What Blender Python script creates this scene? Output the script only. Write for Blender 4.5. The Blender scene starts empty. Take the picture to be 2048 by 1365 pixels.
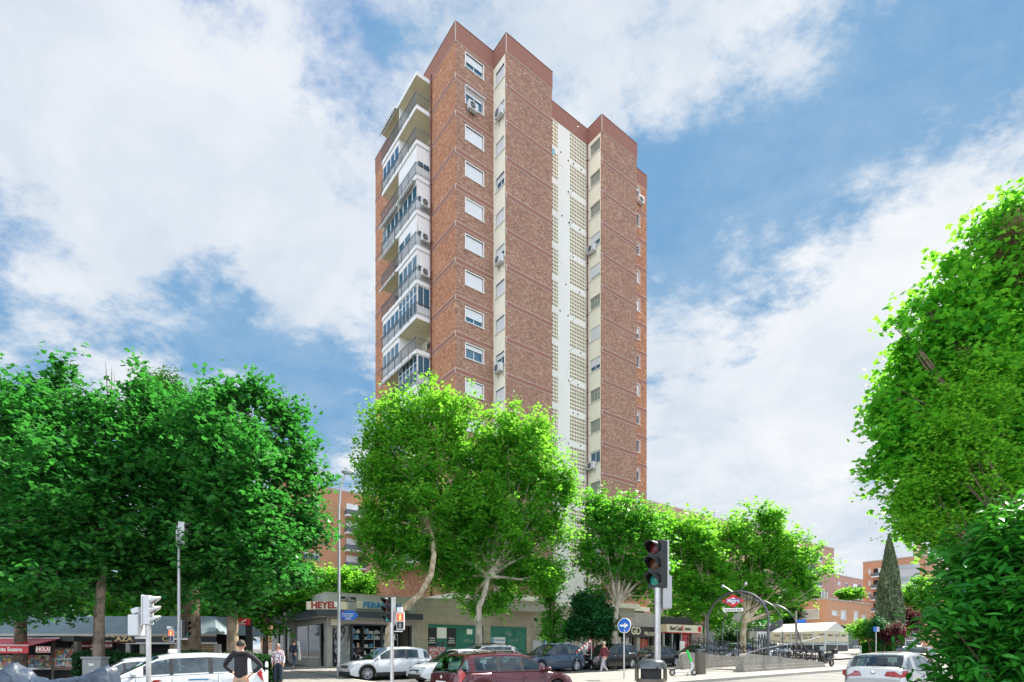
import bpy, bmesh, math, random
import numpy as np
from mathutils import Vector, Matrix
rnd = random.Random(7)
R = math.radians
sc = bpy.context.scene
COL = sc.collection

# ------------------------------------------------------------------ camera, sky, sun, exposure
FPX, HOR, EYE = 1105.0, 1305.0, 1.55          # focal length and horizon in 2048-px picture units, eye height
cam = bpy.data.cameras.new('camera'); co = bpy.data.objects.new('camera', cam); COL.objects.link(co)
co.location = (0, 0, EYE); co.rotation_euler = (R(90), 0, 0)
cam.sensor_width = 36; cam.lens = 36*FPX/2048; cam.shift_y = (HOR-682.5)/2048
cam.clip_start = .1; cam.clip_end = 3000
sc.camera = co
SUN = Vector((.775, .625, 0)).normalized()*math.cos(R(50)) + Vector((0, 0, math.sin(R(50))))
sl = bpy.data.lights.new('sun', 'SUN'); so = bpy.data.objects.new('sun', sl); COL.objects.link(so)
so.rotation_euler = SUN.to_track_quat('Z', 'Y').to_euler()
sl.energy = 4.2; sl.angle = R(.6); sl.color = (1, .93, .82)
so.location = (0, 0, 90)
sc.view_settings.view_transform = 'Standard'; sc.view_settings.look = 'None'
sc.view_settings.exposure = 1.76; sc.view_settings.gamma = 1
sc.render.engine = 'CYCLES'
try:
    sc.cycles.max_bounces = 6; sc.cycles.diffuse_bounces = 3; sc.cycles.glossy_bounces = 3
    sc.cycles.transmission_bounces = 4; sc.cycles.transparent_max_bounces = 6
except Exception: pass

def dirpx(px, py):
    return Vector(((px-1024)/FPX, 1, (HOR-py)/FPX)).normalized()

w = bpy.data.worlds.new('World'); sc.world = w; w.use_nodes = True
nt = w.node_tree; nt.nodes.clear()
def N(t, **k):
    n = nt.nodes.new(t)
    for a, b in k.items(): setattr(n, a, b)
    return n
def L(a, b): nt.links.new(a, b)
out = N('ShaderNodeOutputWorld'); bg = N('ShaderNodeBackground'); L(bg.outputs[0], out.inputs[0])
bg.inputs[1].default_value = .10
sky = N('ShaderNodeTexSky'); sky.sky_type = 'NISHITA'; sky.sun_disc = False
sky.sun_elevation = R(50); sky.sun_rotation = math.atan2(SUN.x, SUN.y)
sky.air_density = 1.0; sky.dust_density = .1; sky.ozone_density = 1.6
tc = N('ShaderNodeTexCoord')
def math_(op, a, b=None, c=None, clamp=False):
    n = N('ShaderNodeMath', operation=op); n.use_clamp = clamp
    for i, x in enumerate((a, b, c)):
        if x is None: continue
        if hasattr(x, 'default_value') or hasattr(x, 'is_linked'): L(x, n.inputs[i])
        else: n.inputs[i].default_value = x
    return n.outputs[0]
# clouds live on a flat layer overhead: direction divided by its height
sepd = N('ShaderNodeSeparateXYZ'); L(tc.outputs['Generated'], sepd.inputs[0])
zc = math_('MAXIMUM', sepd.outputs[2], .0); zc = math_('ADD', zc, .28)
cxy = N('ShaderNodeCombineXYZ'); L(math_('DIVIDE', sepd.outputs[0], zc), cxy.inputs[0]); L(math_('DIVIDE', sepd.outputs[1], zc), cxy.inputs[1])
def noise(vec, scale, detail, rough, dist=0.0, off=(0, 0, 0), rot=0.0, sx=1.0):
    m = N('ShaderNodeMapping'); L(vec, m.inputs[0]); m.inputs[1].default_value = off; m.inputs[2].default_value = (0, 0, rot); m.inputs[3].default_value = (sx, 1, 1)
    n = N('ShaderNodeTexNoise'); L(m.outputs[0], n.inputs['Vector']); n.inputs['Scale'].default_value = scale
    n.inputs['Detail'].default_value = detail; n.inputs['Roughness'].default_value = rough; n.inputs['Distortion'].default_value = dist
    return n.outputs[0]
n1 = noise(cxy.outputs[0], 1.5, 9, .60, .25, (3.1, 1.7, 0), .6, .75)
n2 = noise(cxy.outputs[0], 5.2, 9, .66, .15, (7.3, 2.2, 0), .5, .8)
n4 = noise(cxy.outputs[0], 13, 6, .65, .1, (2.3, 5.2, 0), .4, .8)
cov = math_('ADD', math_('ADD', math_('MULTIPLY', n1, .38), math_('MULTIPLY', n2, .50)), math_('MULTIPLY', n4, .24)); cov = math_('MULTIPLY_ADD', math_('SUBTRACT', cov, .56), 1.75, .485)
# broad clear patches and banks of cloud, each a direction in the sky
def blob(px, py, width, amt):
    d = dirpx(px, py); v = N('ShaderNodeVectorMath', operation='DOT_PRODUCT'); L(tc.outputs['Generated'], v.inputs[0]); v.inputs[1].default_value = d
    k = math_('SUBTRACT', 1.0, v.outputs['Value']); k = math_('DIVIDE', k, (1-math.cos(R(width))))
    k = math_('SUBTRACT', 1.0, k, clamp=True); k = math_('POWER', k, 1.5)
    return math_('MULTIPLY', k, amt)
BL = [(1470, 470, 9, -0.158), (1390, 330, 5, -0.086), (1600, 300, 8, -0.130), (1780, 250, 9, -0.130), (1930, 150, 9, -0.086), (1340, 560, 6, -0.115), (1500, 600, 6, -0.072), (2030, 40, 8, -0.072),
      (430, 590, 7, -0.158), (560, 700, 6, -0.130), (650, 800, 6, -0.130), (360, 700, 5, -0.058), (660, 900, 5, -0.072), (60, 610, 8, -0.101), (700, 150, 5, -0.072), (560, 60, 5, -0.036), (760, 110, 4, -0.043),
      (100, 120, 18, .14), (250, 350, 14, .10), (560, 380, 12, .10), (560, 590, 5, .10), (200, 700, 7, .12), (1000, 60, 14, .10), (1300, 90, 12, .13), (1560, 190, 4, .07), (1620, 760, 16, .16), (1830, 560, 10, .10), (1450, 1000, 18, .16), (1450, 495, 2.5, .10), (1950, 350, 6, .05), (620, 500, 6, .08), (1400, 440, 3, .08)]
for b_ in BL: cov = math_('ADD', cov, blob(*b_))
cov = math_('ADD', cov, math_('MULTIPLY', math_('SUBTRACT', 1.0, math_('MULTIPLY', sepd.outputs[2], 3.2), clamp=True), .12))
mr = N('ShaderNodeMapRange'); mr.interpolation_type = 'SMOOTHSTEP'; L(cov, mr.inputs[0]); mr.inputs[1].default_value = .35; mr.inputs[2].default_value = .60
dens = mr.outputs[0]
n3 = noise(cxy.outputs[0], 2.2, 8, .62, .3, (1.3, 9.2, 0))
ccol = N('ShaderNodeMixRGB'); L(math_('MULTIPLY_ADD', n3, 3.2, -1.05, clamp=True), ccol.inputs[0]); ccol.inputs[1].default_value = (1.85, 2.12, 2.48, 1); ccol.inputs[2].default_value = (2.80, 2.86, 2.94, 1)
# clouds behind the camera are brightened, an added fill for shaded faces
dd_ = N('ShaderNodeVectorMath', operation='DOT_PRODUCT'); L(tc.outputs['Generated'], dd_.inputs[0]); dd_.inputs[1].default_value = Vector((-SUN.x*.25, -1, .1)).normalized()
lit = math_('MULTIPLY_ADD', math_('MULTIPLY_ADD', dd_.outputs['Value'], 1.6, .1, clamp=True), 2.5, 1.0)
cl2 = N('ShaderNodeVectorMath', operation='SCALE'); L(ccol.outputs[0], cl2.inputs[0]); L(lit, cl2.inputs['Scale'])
tint = N('ShaderNodeMixRGB', blend_type='MULTIPLY'); tint.inputs[0].default_value = 1; L(sky.outputs[0], tint.inputs[1]); tint.inputs[2].default_value = (.60, .62, .66, 1)
cap = N('ShaderNodeMixRGB', blend_type='DARKEN'); cap.inputs[0].default_value = 1; L(tint.outputs[0], cap.inputs[1]); capc = N('ShaderNodeMixRGB'); L(math_('MULTIPLY_ADD', n2, 4.0, -1.5, clamp=True), capc.inputs[0]); capc.inputs[1].default_value = (.60, 1.22, 2.0, 1); capc.inputs[2].default_value = (.95, 1.50, 2.15, 1); L(capc.outputs[0], cap.inputs[2])
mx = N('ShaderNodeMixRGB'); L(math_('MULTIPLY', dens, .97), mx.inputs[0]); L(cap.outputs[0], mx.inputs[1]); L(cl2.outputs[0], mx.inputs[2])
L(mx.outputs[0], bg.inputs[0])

# ------------------------------------------------------------------ street frame: u runs along the street, v away across it
U = Vector((.794, .607, 0)).normalized(); V = Vector((-U.y, U.x, 0)); AU = math.atan2(U.y, U.x)
def ST(s, t): return (U*s + V*t)
def gz(x, y):
    if y < 12: return 0.0
    if y < 18: return .0215*(y-12)**2/12
    if y < 35: return .0645 + .0215*(y-18)
    if y < 41: return .430 + .0215*(y-35) + .0145*(y-35)**2/12
    if y < 78: return .6025 + .036*(y-41)
    return 1.9345
def PX(px, Y, z=None):
    x = (px-1024)/FPX*Y
    return Vector((x, Y, gz(x, Y) if z is None else z))
def ZP(py, Y): return EYE + (HOR-py)/FPX*Y

# ------------------------------------------------------------------ materials
MAT = {}
def newmat(name):
    m = bpy.data.materials.new(name); m.use_nodes = True
    return m, m.node_tree, m.node_tree.nodes, m.node_tree.nodes['Principled BSDF']
def simple(name, col, rough=.6, metal=0.0, var=.0, scale=3.0, bump=0.0, coat=0.0, spec=None, emit=None, bscale=None):
    if name in MAT: return MAT[name]
    m, t, nn, b = newmat(name)
    b.inputs['Base Color'].default_value = (*col, 1); b.inputs['Roughness'].default_value = rough; b.inputs['Metallic'].default_value = metal
    if spec is not None: b.inputs['Specular IOR Level'].default_value = spec
    if coat: b.inputs['Coat Weight'].default_value = coat; b.inputs['Coat Roughness'].default_value = .04
    if emit: b.inputs['Emission Color'].default_value = (*emit[0], 1); b.inputs['Emission Strength'].default_value = emit[1]
    if var or bump:
        tcn = nn.new('ShaderNodeTexCoord'); n = nn.new('ShaderNodeTexNoise'); t.links.new(tcn.outputs['Object'], n.inputs['Vector'])
        n.inputs['Scale'].default_value = scale; n.inputs['Detail'].default_value = 8; n.inputs['Roughness'].default_value = .6
    if var:
        r = nn.new('ShaderNodeMapRange'); t.links.new(n.outputs[0], r.inputs[0]); r.inputs[1].default_value = .3; r.inputs[2].default_value = .7
        r.inputs[3].default_value = 1-var; r.inputs[4].default_value = 1+var
        mu = nn.new('ShaderNodeVectorMath'); mu.operation = 'SCALE'; mu.inputs[0].default_value = col; t.links.new(r.outputs[0], mu.inputs['Scale'])
        t.links.new(mu.outputs[0], b.inputs['Base Color'])
    if bump:
        bn = nn.new('ShaderNodeTexNoise'); t.links.new(tcn.outputs['Object'], bn.inputs['Vector']); bn.inputs['Scale'].default_value = bscale or scale*6; bn.inputs['Detail'].default_value = 4
        bp = nn.new('ShaderNodeBump'); bp.inputs['Strength'].default_value = bump; bp.inputs['Distance'].default_value = .02
        t.links.new(bn.outputs[0], bp.inputs['Height']); t.links.new(bp.outputs[0], b.inputs['Normal'])
    MAT[name] = m; return m
def brickmat(name, c1, c2, mortar, bw=.25, bh=.066, ms=.012, blot=.25, wall=True, white=0.0, rough=.85, blotscale=.35):
    """coursed masonry in the wall's own frame: along the wall (x+y) and up (z)"""
    m, t, nn, b = newmat(name); lk = t.links.new
    tcn = nn.new('ShaderNodeTexCoord'); sp = nn.new('ShaderNodeSeparateXYZ'); lk(tcn.outputs['Object'], sp.inputs[0])
    cb = nn.new('ShaderNodeCombineXYZ')
    if wall:
        ad = nn.new('ShaderNodeMath'); lk(sp.outputs[0], ad.inputs[0]); lk(sp.outputs[1], ad.inputs[1]); lk(ad.outputs[0], cb.inputs[0]); lk(sp.outputs[2], cb.inputs[1])
    else: lk(sp.outputs[0], cb.inputs[0]); lk(sp.outputs[1], cb.inputs[1])
    br = nn.new('ShaderNodeTexBrick'); lk(cb.outputs[0], br.inputs['Vector']); br.inputs['Scale'].default_value = 1
    br.inputs['Color1'].default_value = (*c1, 1); br.inputs['Color2'].default_value = (*c2, 1); br.inputs['Mortar'].default_value = (*mortar, 1)
    br.inputs['Mortar Size'].default_value = ms; br.inputs['Brick Width'].default_value = bw; br.inputs['Row Height'].default_value = bh; br.inputs['Bias'].default_value = -.1
    no = nn.new('ShaderNodeTexNoise'); lk(cb.outputs[0], no.inputs['Vector']); no.inputs['Scale'].default_value = blotscale; no.inputs['Detail'].default_value = 9; no.inputs['Roughness'].default_value = .75
    r = nn.new('ShaderNodeMapRange'); lk(no.outputs[0], r.inputs[0]); r.inputs[1].default_value = .3; r.inputs[2].default_value = .7; r.inputs[3].default_value = 1-blot; r.inputs[4].default_value = 1+blot
    mu = nn.new('ShaderNodeVectorMath'); mu.operation = 'SCALE'; lk(br.outputs[0], mu.inputs[0]); lk(r.outputs[0], mu.inputs['Scale'])
    res = mu.outputs[0]
    # bricks of other firings, one tone per brick
    if white >= 0:
        def cellnoise(w0, h0, o):
            vm = nn.new('ShaderNodeMapping'); lk(cb.outputs[0], vm.inputs[0]); vm.inputs[1].default_value = (o, o*1.7, 0); vm.inputs[3].default_value = (1/w0, 1/h0, 1)
            fl = nn.new('ShaderNodeVectorMath'); fl.operation = 'FLOOR'; lk(vm.outputs[0], fl.inputs[0]); wn = nn.new('ShaderNodeTexWhiteNoise'); wn.noise_dimensions = '2D'; lk(fl.outputs[0], wn.inputs['Vector']); return wn.outputs['Value']
        av = nn.new('ShaderNodeMath'); av.operation = 'MULTIPLY_ADD'; lk(cellnoise(.125, .066, 0), av.inputs[0]); av.inputs[1].default_value = .6
        a2 = nn.new('ShaderNodeMath'); a2.operation = 'MULTIPLY'; lk(cellnoise(.25, .132, 3.3), a2.inputs[0]); a2.inputs[1].default_value = .4; lk(a2.outputs[0], av.inputs[2])
        cr = nn.new('ShaderNodeValToRGB'); lk(av.outputs[0], cr.inputs[0]); e = cr.color_ramp.elements
        e[0].position = .14; e[0].color = (.17, .10, .08, 1); e[1].position = .88; e[1].color = (.66, .54, .42, 1)
        for ps, cl in ((.30, (.28, .135, .10)), (.42, (.41, .205, .145)), (.54, (.40, .215, .125)), (.66, (.50, .37, .23)), (.76, (.44, .33, .235))): q_ = e.new(ps); q_.color = (*cl, 1)
        tn = nn.new('ShaderNodeMixRGB'); tn.blend_type = 'MULTIPLY'; tn.inputs[0].default_value = 1; lk(cr.outputs[0], tn.inputs[1]); tn.inputs[2].default_value = (*c1, 1)
        mo = nn.new('ShaderNodeMixRGB'); lk(br.outputs['Fac'], mo.inputs[0]); lk(tn.outputs[0], mo.inputs[1]); mo.inputs[2].default_value = (*mortar, 1)
        sc_ = nn.new('ShaderNodeVectorMath'); sc_.operation = 'SCALE'; lk(mo.outputs[0], sc_.inputs[0]); lk(r.outputs[0], sc_.inputs['Scale']); res = sc_.outputs[0]
    if white > 0:   # lime bloom in scattered patches
        w2 = nn.new('ShaderNodeTexNoise'); lk(cb.outputs[0], w2.inputs['Vector']); w2.inputs['Scale'].default_value = 1.3; w2.inputs['Detail'].default_value = 8; w2.inputs['Roughness'].default_value = .72
        mr2 = nn.new('ShaderNodeMapRange'); lk(w2.outputs[0], mr2.inputs[0]); mr2.inputs[1].default_value = .64; mr2.inputs[2].default_value = .72; mr2.inputs[4].default_value = white
        mw = nn.new('ShaderNodeMixRGB'); lk(mr2.outputs[0], mw.inputs[0]); lk(res, mw.inputs[1]); mw.inputs[2].default_value = (.42, .38, .38, 1); res = mw.outputs[0]
    lk(res, b.inputs['Base Color']); b.inputs['Roughness'].default_value = rough
    bp = nn.new('ShaderNodeBump'); bp.inputs['Strength'].default_value = .35; bp.inputs['Distance'].default_value = .006; lk(br.outputs['Fac'], bp.inputs['Height']); bp.invert = True; lk(bp.outputs[0], b.inputs['Normal'])
    MAT[name] = m; return m
def leafmat(name, c1, c2, trans=(.25, .4, .04), tf=.45, gloss=.35):
    m, t, nn, b = newmat(name); lk = t.links.new
    g = nn.new('ShaderNodeNewGeometry'); cr = nn.new('ShaderNodeValToRGB'); lk(g.outputs['Random Per Island'], cr.inputs[0])
    cr.color_ramp.elements[0].color = (*c1, 1); cr.color_ramp.elements[1].color = (*c2, 1); cr.color_ramp.elements[0].position = .1; cr.color_ramp.elements[1].position = .95
    lk(cr.outputs[0], b.inputs['Base Color']); b.inputs['Roughness'].default_value = gloss+.12; b.inputs['Specular IOR Level'].default_value = .18
    tr = nn.new('ShaderNodeBsdfTranslucent')
    mc = nn.new('ShaderNodeMixRGB'); mc.blend_type = 'MIX'; mc.inputs[0].default_value = .75; lk(cr.outputs[0], mc.inputs[1]); mc.inputs[2].default_value = (*trans, 1); lk(mc.outputs[0], tr.inputs[0])
    mi = nn.new('ShaderNodeMixShader'); mi.inputs[0].default_value = tf; lk(b.outputs[0], mi.inputs[1]); lk(tr.outputs[0], mi.inputs[2])
    lk(mi.outputs[0], nn['Material Output'].inputs[0])
    MAT[name] = m; return m
def barkmat(name, c1, c2, scale=2.5):
    m, t, nn, b = newmat(name); lk = t.links.new
    tcn = nn.new('ShaderNodeTexCoord'); no = nn.new('ShaderNodeTexNoise'); mp = nn.new('ShaderNodeMapping'); mp.inputs[3].default_value = (1, 1, .6); lk(tcn.outputs['Object'], mp.inputs[0]); lk(mp.outputs[0], no.inputs['Vector'])
    no.inputs['Scale'].default_value = scale; no.inputs['Detail'].default_value = 6; no.inputs['Roughness'].default_value = .7
    cr = nn.new('ShaderNodeValToRGB'); lk(no.outputs[0], cr.inputs[0]); cr.color_ramp.elements[0].position = .42; cr.color_ramp.elements[1].position = .56
    cr.color_ramp.elements[0].color = (*c1, 1); cr.color_ramp.elements[1].color = (*c2, 1); lk(cr.outputs[0], b.inputs['Base Color']); b.inputs['Roughness'].default_value = .9
    MAT[name] = m; return m

M = MAT
brickmat('brick', (.80, .67, .63), (1, 1, 1), (.30, .19, .145), white=.30, blot=.12)
brickmat('brick_warm', (1.0, .69, .53), (1, 1, 1), (.37, .20, .115), blot=.12)
brickmat('brick_orange', (.50, .215, .115), (.43, .18, .095), (.50, .33, .2), blot=.12, white=-1)
brickmat('brick_pink', (.45, .21, .155), (.38, .17, .13), (.45, .33, .28), blot=.12, white=-1)
brickmat('granite_tile', (.36, .32, .245), (.33, .29, .22), (.22, .19, .15), bw=.72, bh=.62, ms=.012, blot=.16, white=-1, blotscale=1.2)
brickmat('paving', (.235, .225, .205), (.19, .182, .168), (.09, .088, .084), bw=.4, bh=.4, ms=.015, blot=.18, wall=False, white=-1)
simple('tile_red', (.275, .122, .086), .75, var=.14, scale=9)
simple('line_white', (.50, .42, .38), .7)
simple('cream', (.76, .73, .60), .85, var=.05, scale=.8)
simple('cream_white', (.72, .71, .66), .85, var=.04, scale=.6)
simple('white_paint', (.74, .74, .73), .6, var=.04, scale=2)
simple('white_metal', (.56, .57, .58), .4)
simple('shutter', (.66, .68, .70), .5)
simple('grey_metal', (.38, .39, .40), .42, .55, var=.08, scale=4)
simple('galvanised', (.50, .50, .50), .38, .75, var=.12, scale=7)
simple('dark_metal', (.03, .033, .036), .42, .4)
simple('black', (.012, .012, .013), .5)
simple('black_rubber', (.018, .018, .019), .8)
simple('dark_inside', (.02, .022, .025), .8)
simple('concrete', (.36, .345, .31), .85, var=.16, scale=2.5, bump=.3)
simple('concrete_light', (.38, .36, .31), .85, var=.12, scale=1.5)
simple('granite', (.27, .25, .215), .75, var=.3, scale=5, bump=.3)
simple('soffit', (.72, .68, .50), .9, var=.08, scale=1.5)
simple('lattice', (.74, .69, .54), .8); simple('glass_sky', (.03, .11, .17), .05, spec=1.0)
simple('glass_dark', (.012, .016, .018), .06, spec=.8)
simple('interior', (.03, .032, .034), .8)
simple('glass_milky', (.35, .42, .42), .12)
simple('curtain', (.55, .52, .42), .9, var=.15, scale=9)
simple('red', (.55, .012, .02), .45); simple('dark_red', (.22, .012, .02), .6); simple('blue_sign', (.012, .13, .50), .4)
simple('sign_white', (.78, .77, .72), .5); simple('sign_cream', (.66, .60, .44), .55)
simple('heyel_red', (.30, .01, .012), .5); simple('ferre_blue', (.02, .22, .48), .5)
simple('green_panel', (.015, .165, .115), .6, var=.35, scale=2.2)
simple('fascia_dark', (.028, .036, .045), .5); simple('gd_dark', (.02, .018, .017), .5)
simple('gold', (.58, .42, .17), .5); simple('tarp', (.028, .045, .075), .48, var=.2, scale=4)
simple('skin', (.50, .27, .18), .55); simple('skin_dark', (.33, .17, .11), .55); simple('hair', (.02, .014, .01), .7); simple('hair_grey', (.28, .27, .26), .7)
simple('navy', (.012, .022, .05), .8); simple('black_cloth', (.016, .015, .019), .85, var=.2, scale=9, bump=.3); simple('khaki', (.36, .27, .18), .85, bump=.2); simple('grey_cloth', (.33, .32, .35), .85, bump=.2)
simple('maroon', (.14, .02, .035), .8); simple('jeans', (.05, .07, .11), .85); simple('shoe', (.10, .05, .04), .6)
simple('bin_body', (.12, .105, .085), .5, .3, var=.08); simple('bin_lid', (.10, .11, .115), .22, .6)
simple('cabinet_grey', (.22, .23, .23), .6); simple('awning_roof', (.11, .155, .17), .6, var=.18, scale=1.5); simple('tent', (.72, .71, .66), .6, var=.06, scale=1)
simple('lens_red', (.10, .006, .010), .25); simple('lens_red_lit', (.6, .05, .02), .3, emit=((1, .07, .02), .30)); simple('lens_amber', (.10, .03, .012), .3); simple('lens_green', (.01, .22, .17), .25)
simple('man_lit', (1, .7, .2), .4, emit=((1, .55, .1), .5)); simple('man_off', (.25, .28, .3), .5)
simple('tail_lamp', (.35, .008, .012), .12, coat=1); simple('head_lamp', (.45, .48, .5), .06, spec=1); simple('chrome', (.7, .7, .7), .15, 1)
simple('plate', (.62, .62, .62), .5); simple('iron', (.016, .017, .02), .45, .5)
simple('lime', (.02, .55, .08), .4); simple('graffiti', (.012, .012, .014), .7); simple('graffiti_pale', (.55, .60, .58), .7); simple('purple', (.13, .02, .16), .7); simple('orange_red', (.50, .10, .05), .7)
simple('rusty', (.16, .055, .04), .6)
simple('shelf_box_a', (.18, .42, .50), .6); simple('shelf_box_b', (.5, .5, .45), .6); simple('shelf_box_c', (.05, .20, .36), .6); simple('shelf_box_d', (.5, .30, .05), .6); simple('shelf_box_e', (.45, .06, .05), .6)
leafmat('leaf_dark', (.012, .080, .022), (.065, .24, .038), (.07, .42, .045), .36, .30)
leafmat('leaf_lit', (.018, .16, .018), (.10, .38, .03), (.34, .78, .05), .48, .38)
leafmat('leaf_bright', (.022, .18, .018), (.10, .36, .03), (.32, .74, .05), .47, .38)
leafmat('leaf_laurel', (.012, .13, .016), (.045, .27, .025), (.12, .5, .03), .24, .20)
leafmat('leaf_vine', (.04, .24, .02), (.16, .46, .03), (.40, .85, .05), .46, .4)
leafmat('leaf_mid', (.015, .14, .018), (.075, .30, .028), (.22, .65, .04), .43, .35)
leafmat('needle', (.07, .115, .065), (.24, .30, .16), (.07, .12, .04), .15, .6)
leafmat('leaf_shrub', (.010, .085, .03), (.04, .18, .05), (.06, .3, .06), .26, .45)
leafmat('leaf_hedge', (.010, .05, .018), (.03, .10, .03), (.05, .2, .03), .25, .5)
leafmat('leaf_plum', (.05, .012, .022), (.10, .03, .03), (.2, .04, .05), .3, .5)
leafmat('leaf_dry', (.18, .13, .07), (.30, .22, .12), (.3, .25, .12), .3, .8)
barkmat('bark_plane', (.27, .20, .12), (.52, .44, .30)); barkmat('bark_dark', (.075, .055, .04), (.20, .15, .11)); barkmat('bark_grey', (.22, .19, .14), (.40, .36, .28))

# floral print, magazine covers, asphalt
def asphaltmat():
    m, t, nn, b = newmat('asphalt'); lk = t.links.new
    tcn = nn.new('ShaderNodeTexCoord'); a = nn.new('ShaderNodeTexNoise'); lk(tcn.outputs['Object'], a.inputs['Vector']); a.inputs['Scale'].default_value = .35; a.inputs['Detail'].default_value = 8
    c = nn.new('ShaderNodeTexNoise'); lk(tcn.outputs['Object'], c.inputs['Vector']); c.inputs['Scale'].default_value = 60; c.inputs['Detail'].default_value = 2
    mm = nn.new('ShaderNodeMath'); mm.operation = 'MULTIPLY_ADD'; lk(c.outputs[0], mm.inputs[0]); mm.inputs[1].default_value = .35; lk(a.outputs[0], mm.inputs[2])
    cr = nn.new('ShaderNodeValToRGB'); lk(mm.outputs[0], cr.inputs[0]); cr.color_ramp.elements[0].position = .5; cr.color_ramp.elements[1].position = .85
    cr.color_ramp.elements[0].color = (.05, .052, .055, 1); cr.color_ramp.elements[1].color = (.13, .128, .122, 1); lk(cr.outputs[0], b.inputs['Base Color']); b.inputs['Roughness'].default_value = .75
    MAT['asphalt'] = m
asphaltmat()
def speckmat(name, base, cols, scale, thr=.5, rough=.7):
    m, t, nn, b = newmat(name); lk = t.links.new
    tcn = nn.new('ShaderNodeTexCoord'); v = nn.new('ShaderNodeTexVoronoi'); lk(tcn.outputs['Object'], v.inputs['Vector']); v.inputs['Scale'].default_value = scale
    sp = nn.new('ShaderNodeSeparateColor'); lk(v.outputs['Color'], sp.inputs[0])
    cr = nn.new('ShaderNodeValToRGB'); cr.color_ramp.interpolation = 'CONSTANT'; lk(sp.outputs[0], cr.inputs[0])
    e = cr.color_ramp.elements; e[0].color = (*base, 1); e[1].position = thr; e[1].color = (*cols[0], 1)
    for i, c in enumerate(cols[1:]):
        q = e.new(thr+(1-thr)*(i+1)/len(cols)); q.color = (*c, 1)
    lk(cr.outputs[0], b.inputs['Base Color']); b.inputs['Roughness'].default_value = rough
    MAT[name] = m
speckmat('floral', (.70, .66, .66), [(.10, .05, .14), (.42, .10, .20), (.15, .25, .35), (.6, .5, .52)], 26, .42)
speckmat('magazines', (.10, .10, .11), [(.5, .1, .07), (.55, .42, .08), (.12, .3, .45), (.6, .58, .52), (.45, .2, .25), (.1, .28, .14)], 11, .25)
speckmat('red_poster', (.45, .015, .025), [(.55, .08, .08), (.62, .25, .22), (.3, .01, .02)], 5, .5)
speckmat('pasted', (.50, .05, .07), [(.65, .60, .58), (.55, .2, .22), (.6, .6, .6)], 13, .45)

def stain(name, amt=.55, scale=.45, thr=.5):
    """weathered patches worked into an existing wall material"""
    m = MAT[name]; t = m.node_tree; nn = t.nodes; b = nn['Principled BSDF']; src = b.inputs['Base Color'].links[0].from_socket
    tcn = nn.new('ShaderNodeTexCoord'); mp = nn.new('ShaderNodeMapping'); mp.inputs[3].default_value = (1, 1, .55); t.links.new(tcn.outputs['Object'], mp.inputs[0])
    n = nn.new('ShaderNodeTexNoise'); t.links.new(mp.outputs[0], n.inputs['Vector']); n.inputs['Scale'].default_value = scale; n.inputs['Detail'].default_value = 7; n.inputs['Roughness'].default_value = .6
    r = nn.new('ShaderNodeMapRange'); t.links.new(n.outputs[0], r.inputs[0]); r.inputs[1].default_value = thr; r.inputs[2].default_value = thr+.10; r.inputs[4].default_value = amt
    x = nn.new('ShaderNodeMixRGB'); t.links.new(r.outputs[0], x.inputs[0]); t.links.new(src, x.inputs[1]); x.inputs[2].default_value = (.12, .12, .11, 1); t.links.new(x.outputs[0], b.inputs['Base Color'])
stain('granite_tile', .5, .4, .54); stain('concrete', .35, .5, .55); stain('asphalt', .35, .12, .52); stain('paving', .45, .35, .56); stain('granite', .5, .8, .55)
def carglass():
    m = bpy.data.materials.new('glass_car'); m.use_nodes = True; t = m.node_tree; nn = t.nodes; nn.clear(); lk = t.links.new
    o = nn.new('ShaderNodeOutputMaterial'); tr = nn.new('ShaderNodeBsdfTransparent'); tr.inputs[0].default_value = (.36, .47, .46, 1); g = nn.new('ShaderNodeBsdfGlossy'); g.inputs['Roughness'].default_value = .02; g.inputs[0].default_value = (.75, .85, .9, 1)
    f = nn.new('ShaderNodeLayerWeight'); f.inputs[0].default_value = .5; pw = nn.new('ShaderNodeMath'); pw.operation = 'POWER'; lk(f.outputs['Facing'], pw.inputs[0]); pw.inputs[1].default_value = 3.0; ml = nn.new('ShaderNodeMath'); ml.operation = 'MULTIPLY_ADD'; lk(pw.outputs[0], ml.inputs[0]); ml.inputs[1].default_value = .8; ml.inputs[2].default_value = .10; mi = nn.new('ShaderNodeMixShader'); lk(ml.outputs[0], mi.inputs[0]); lk(tr.outputs[0], mi.inputs[1]); lk(g.outputs[0], mi.inputs[2]); lk(mi.outputs[0], o.inputs[0]); MAT['glass_car'] = m
carglass()

leafmat('leaf_near', (.018, .20, .018), (.11, .46, .03), (.34, .85, .05), .46, .35)

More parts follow.
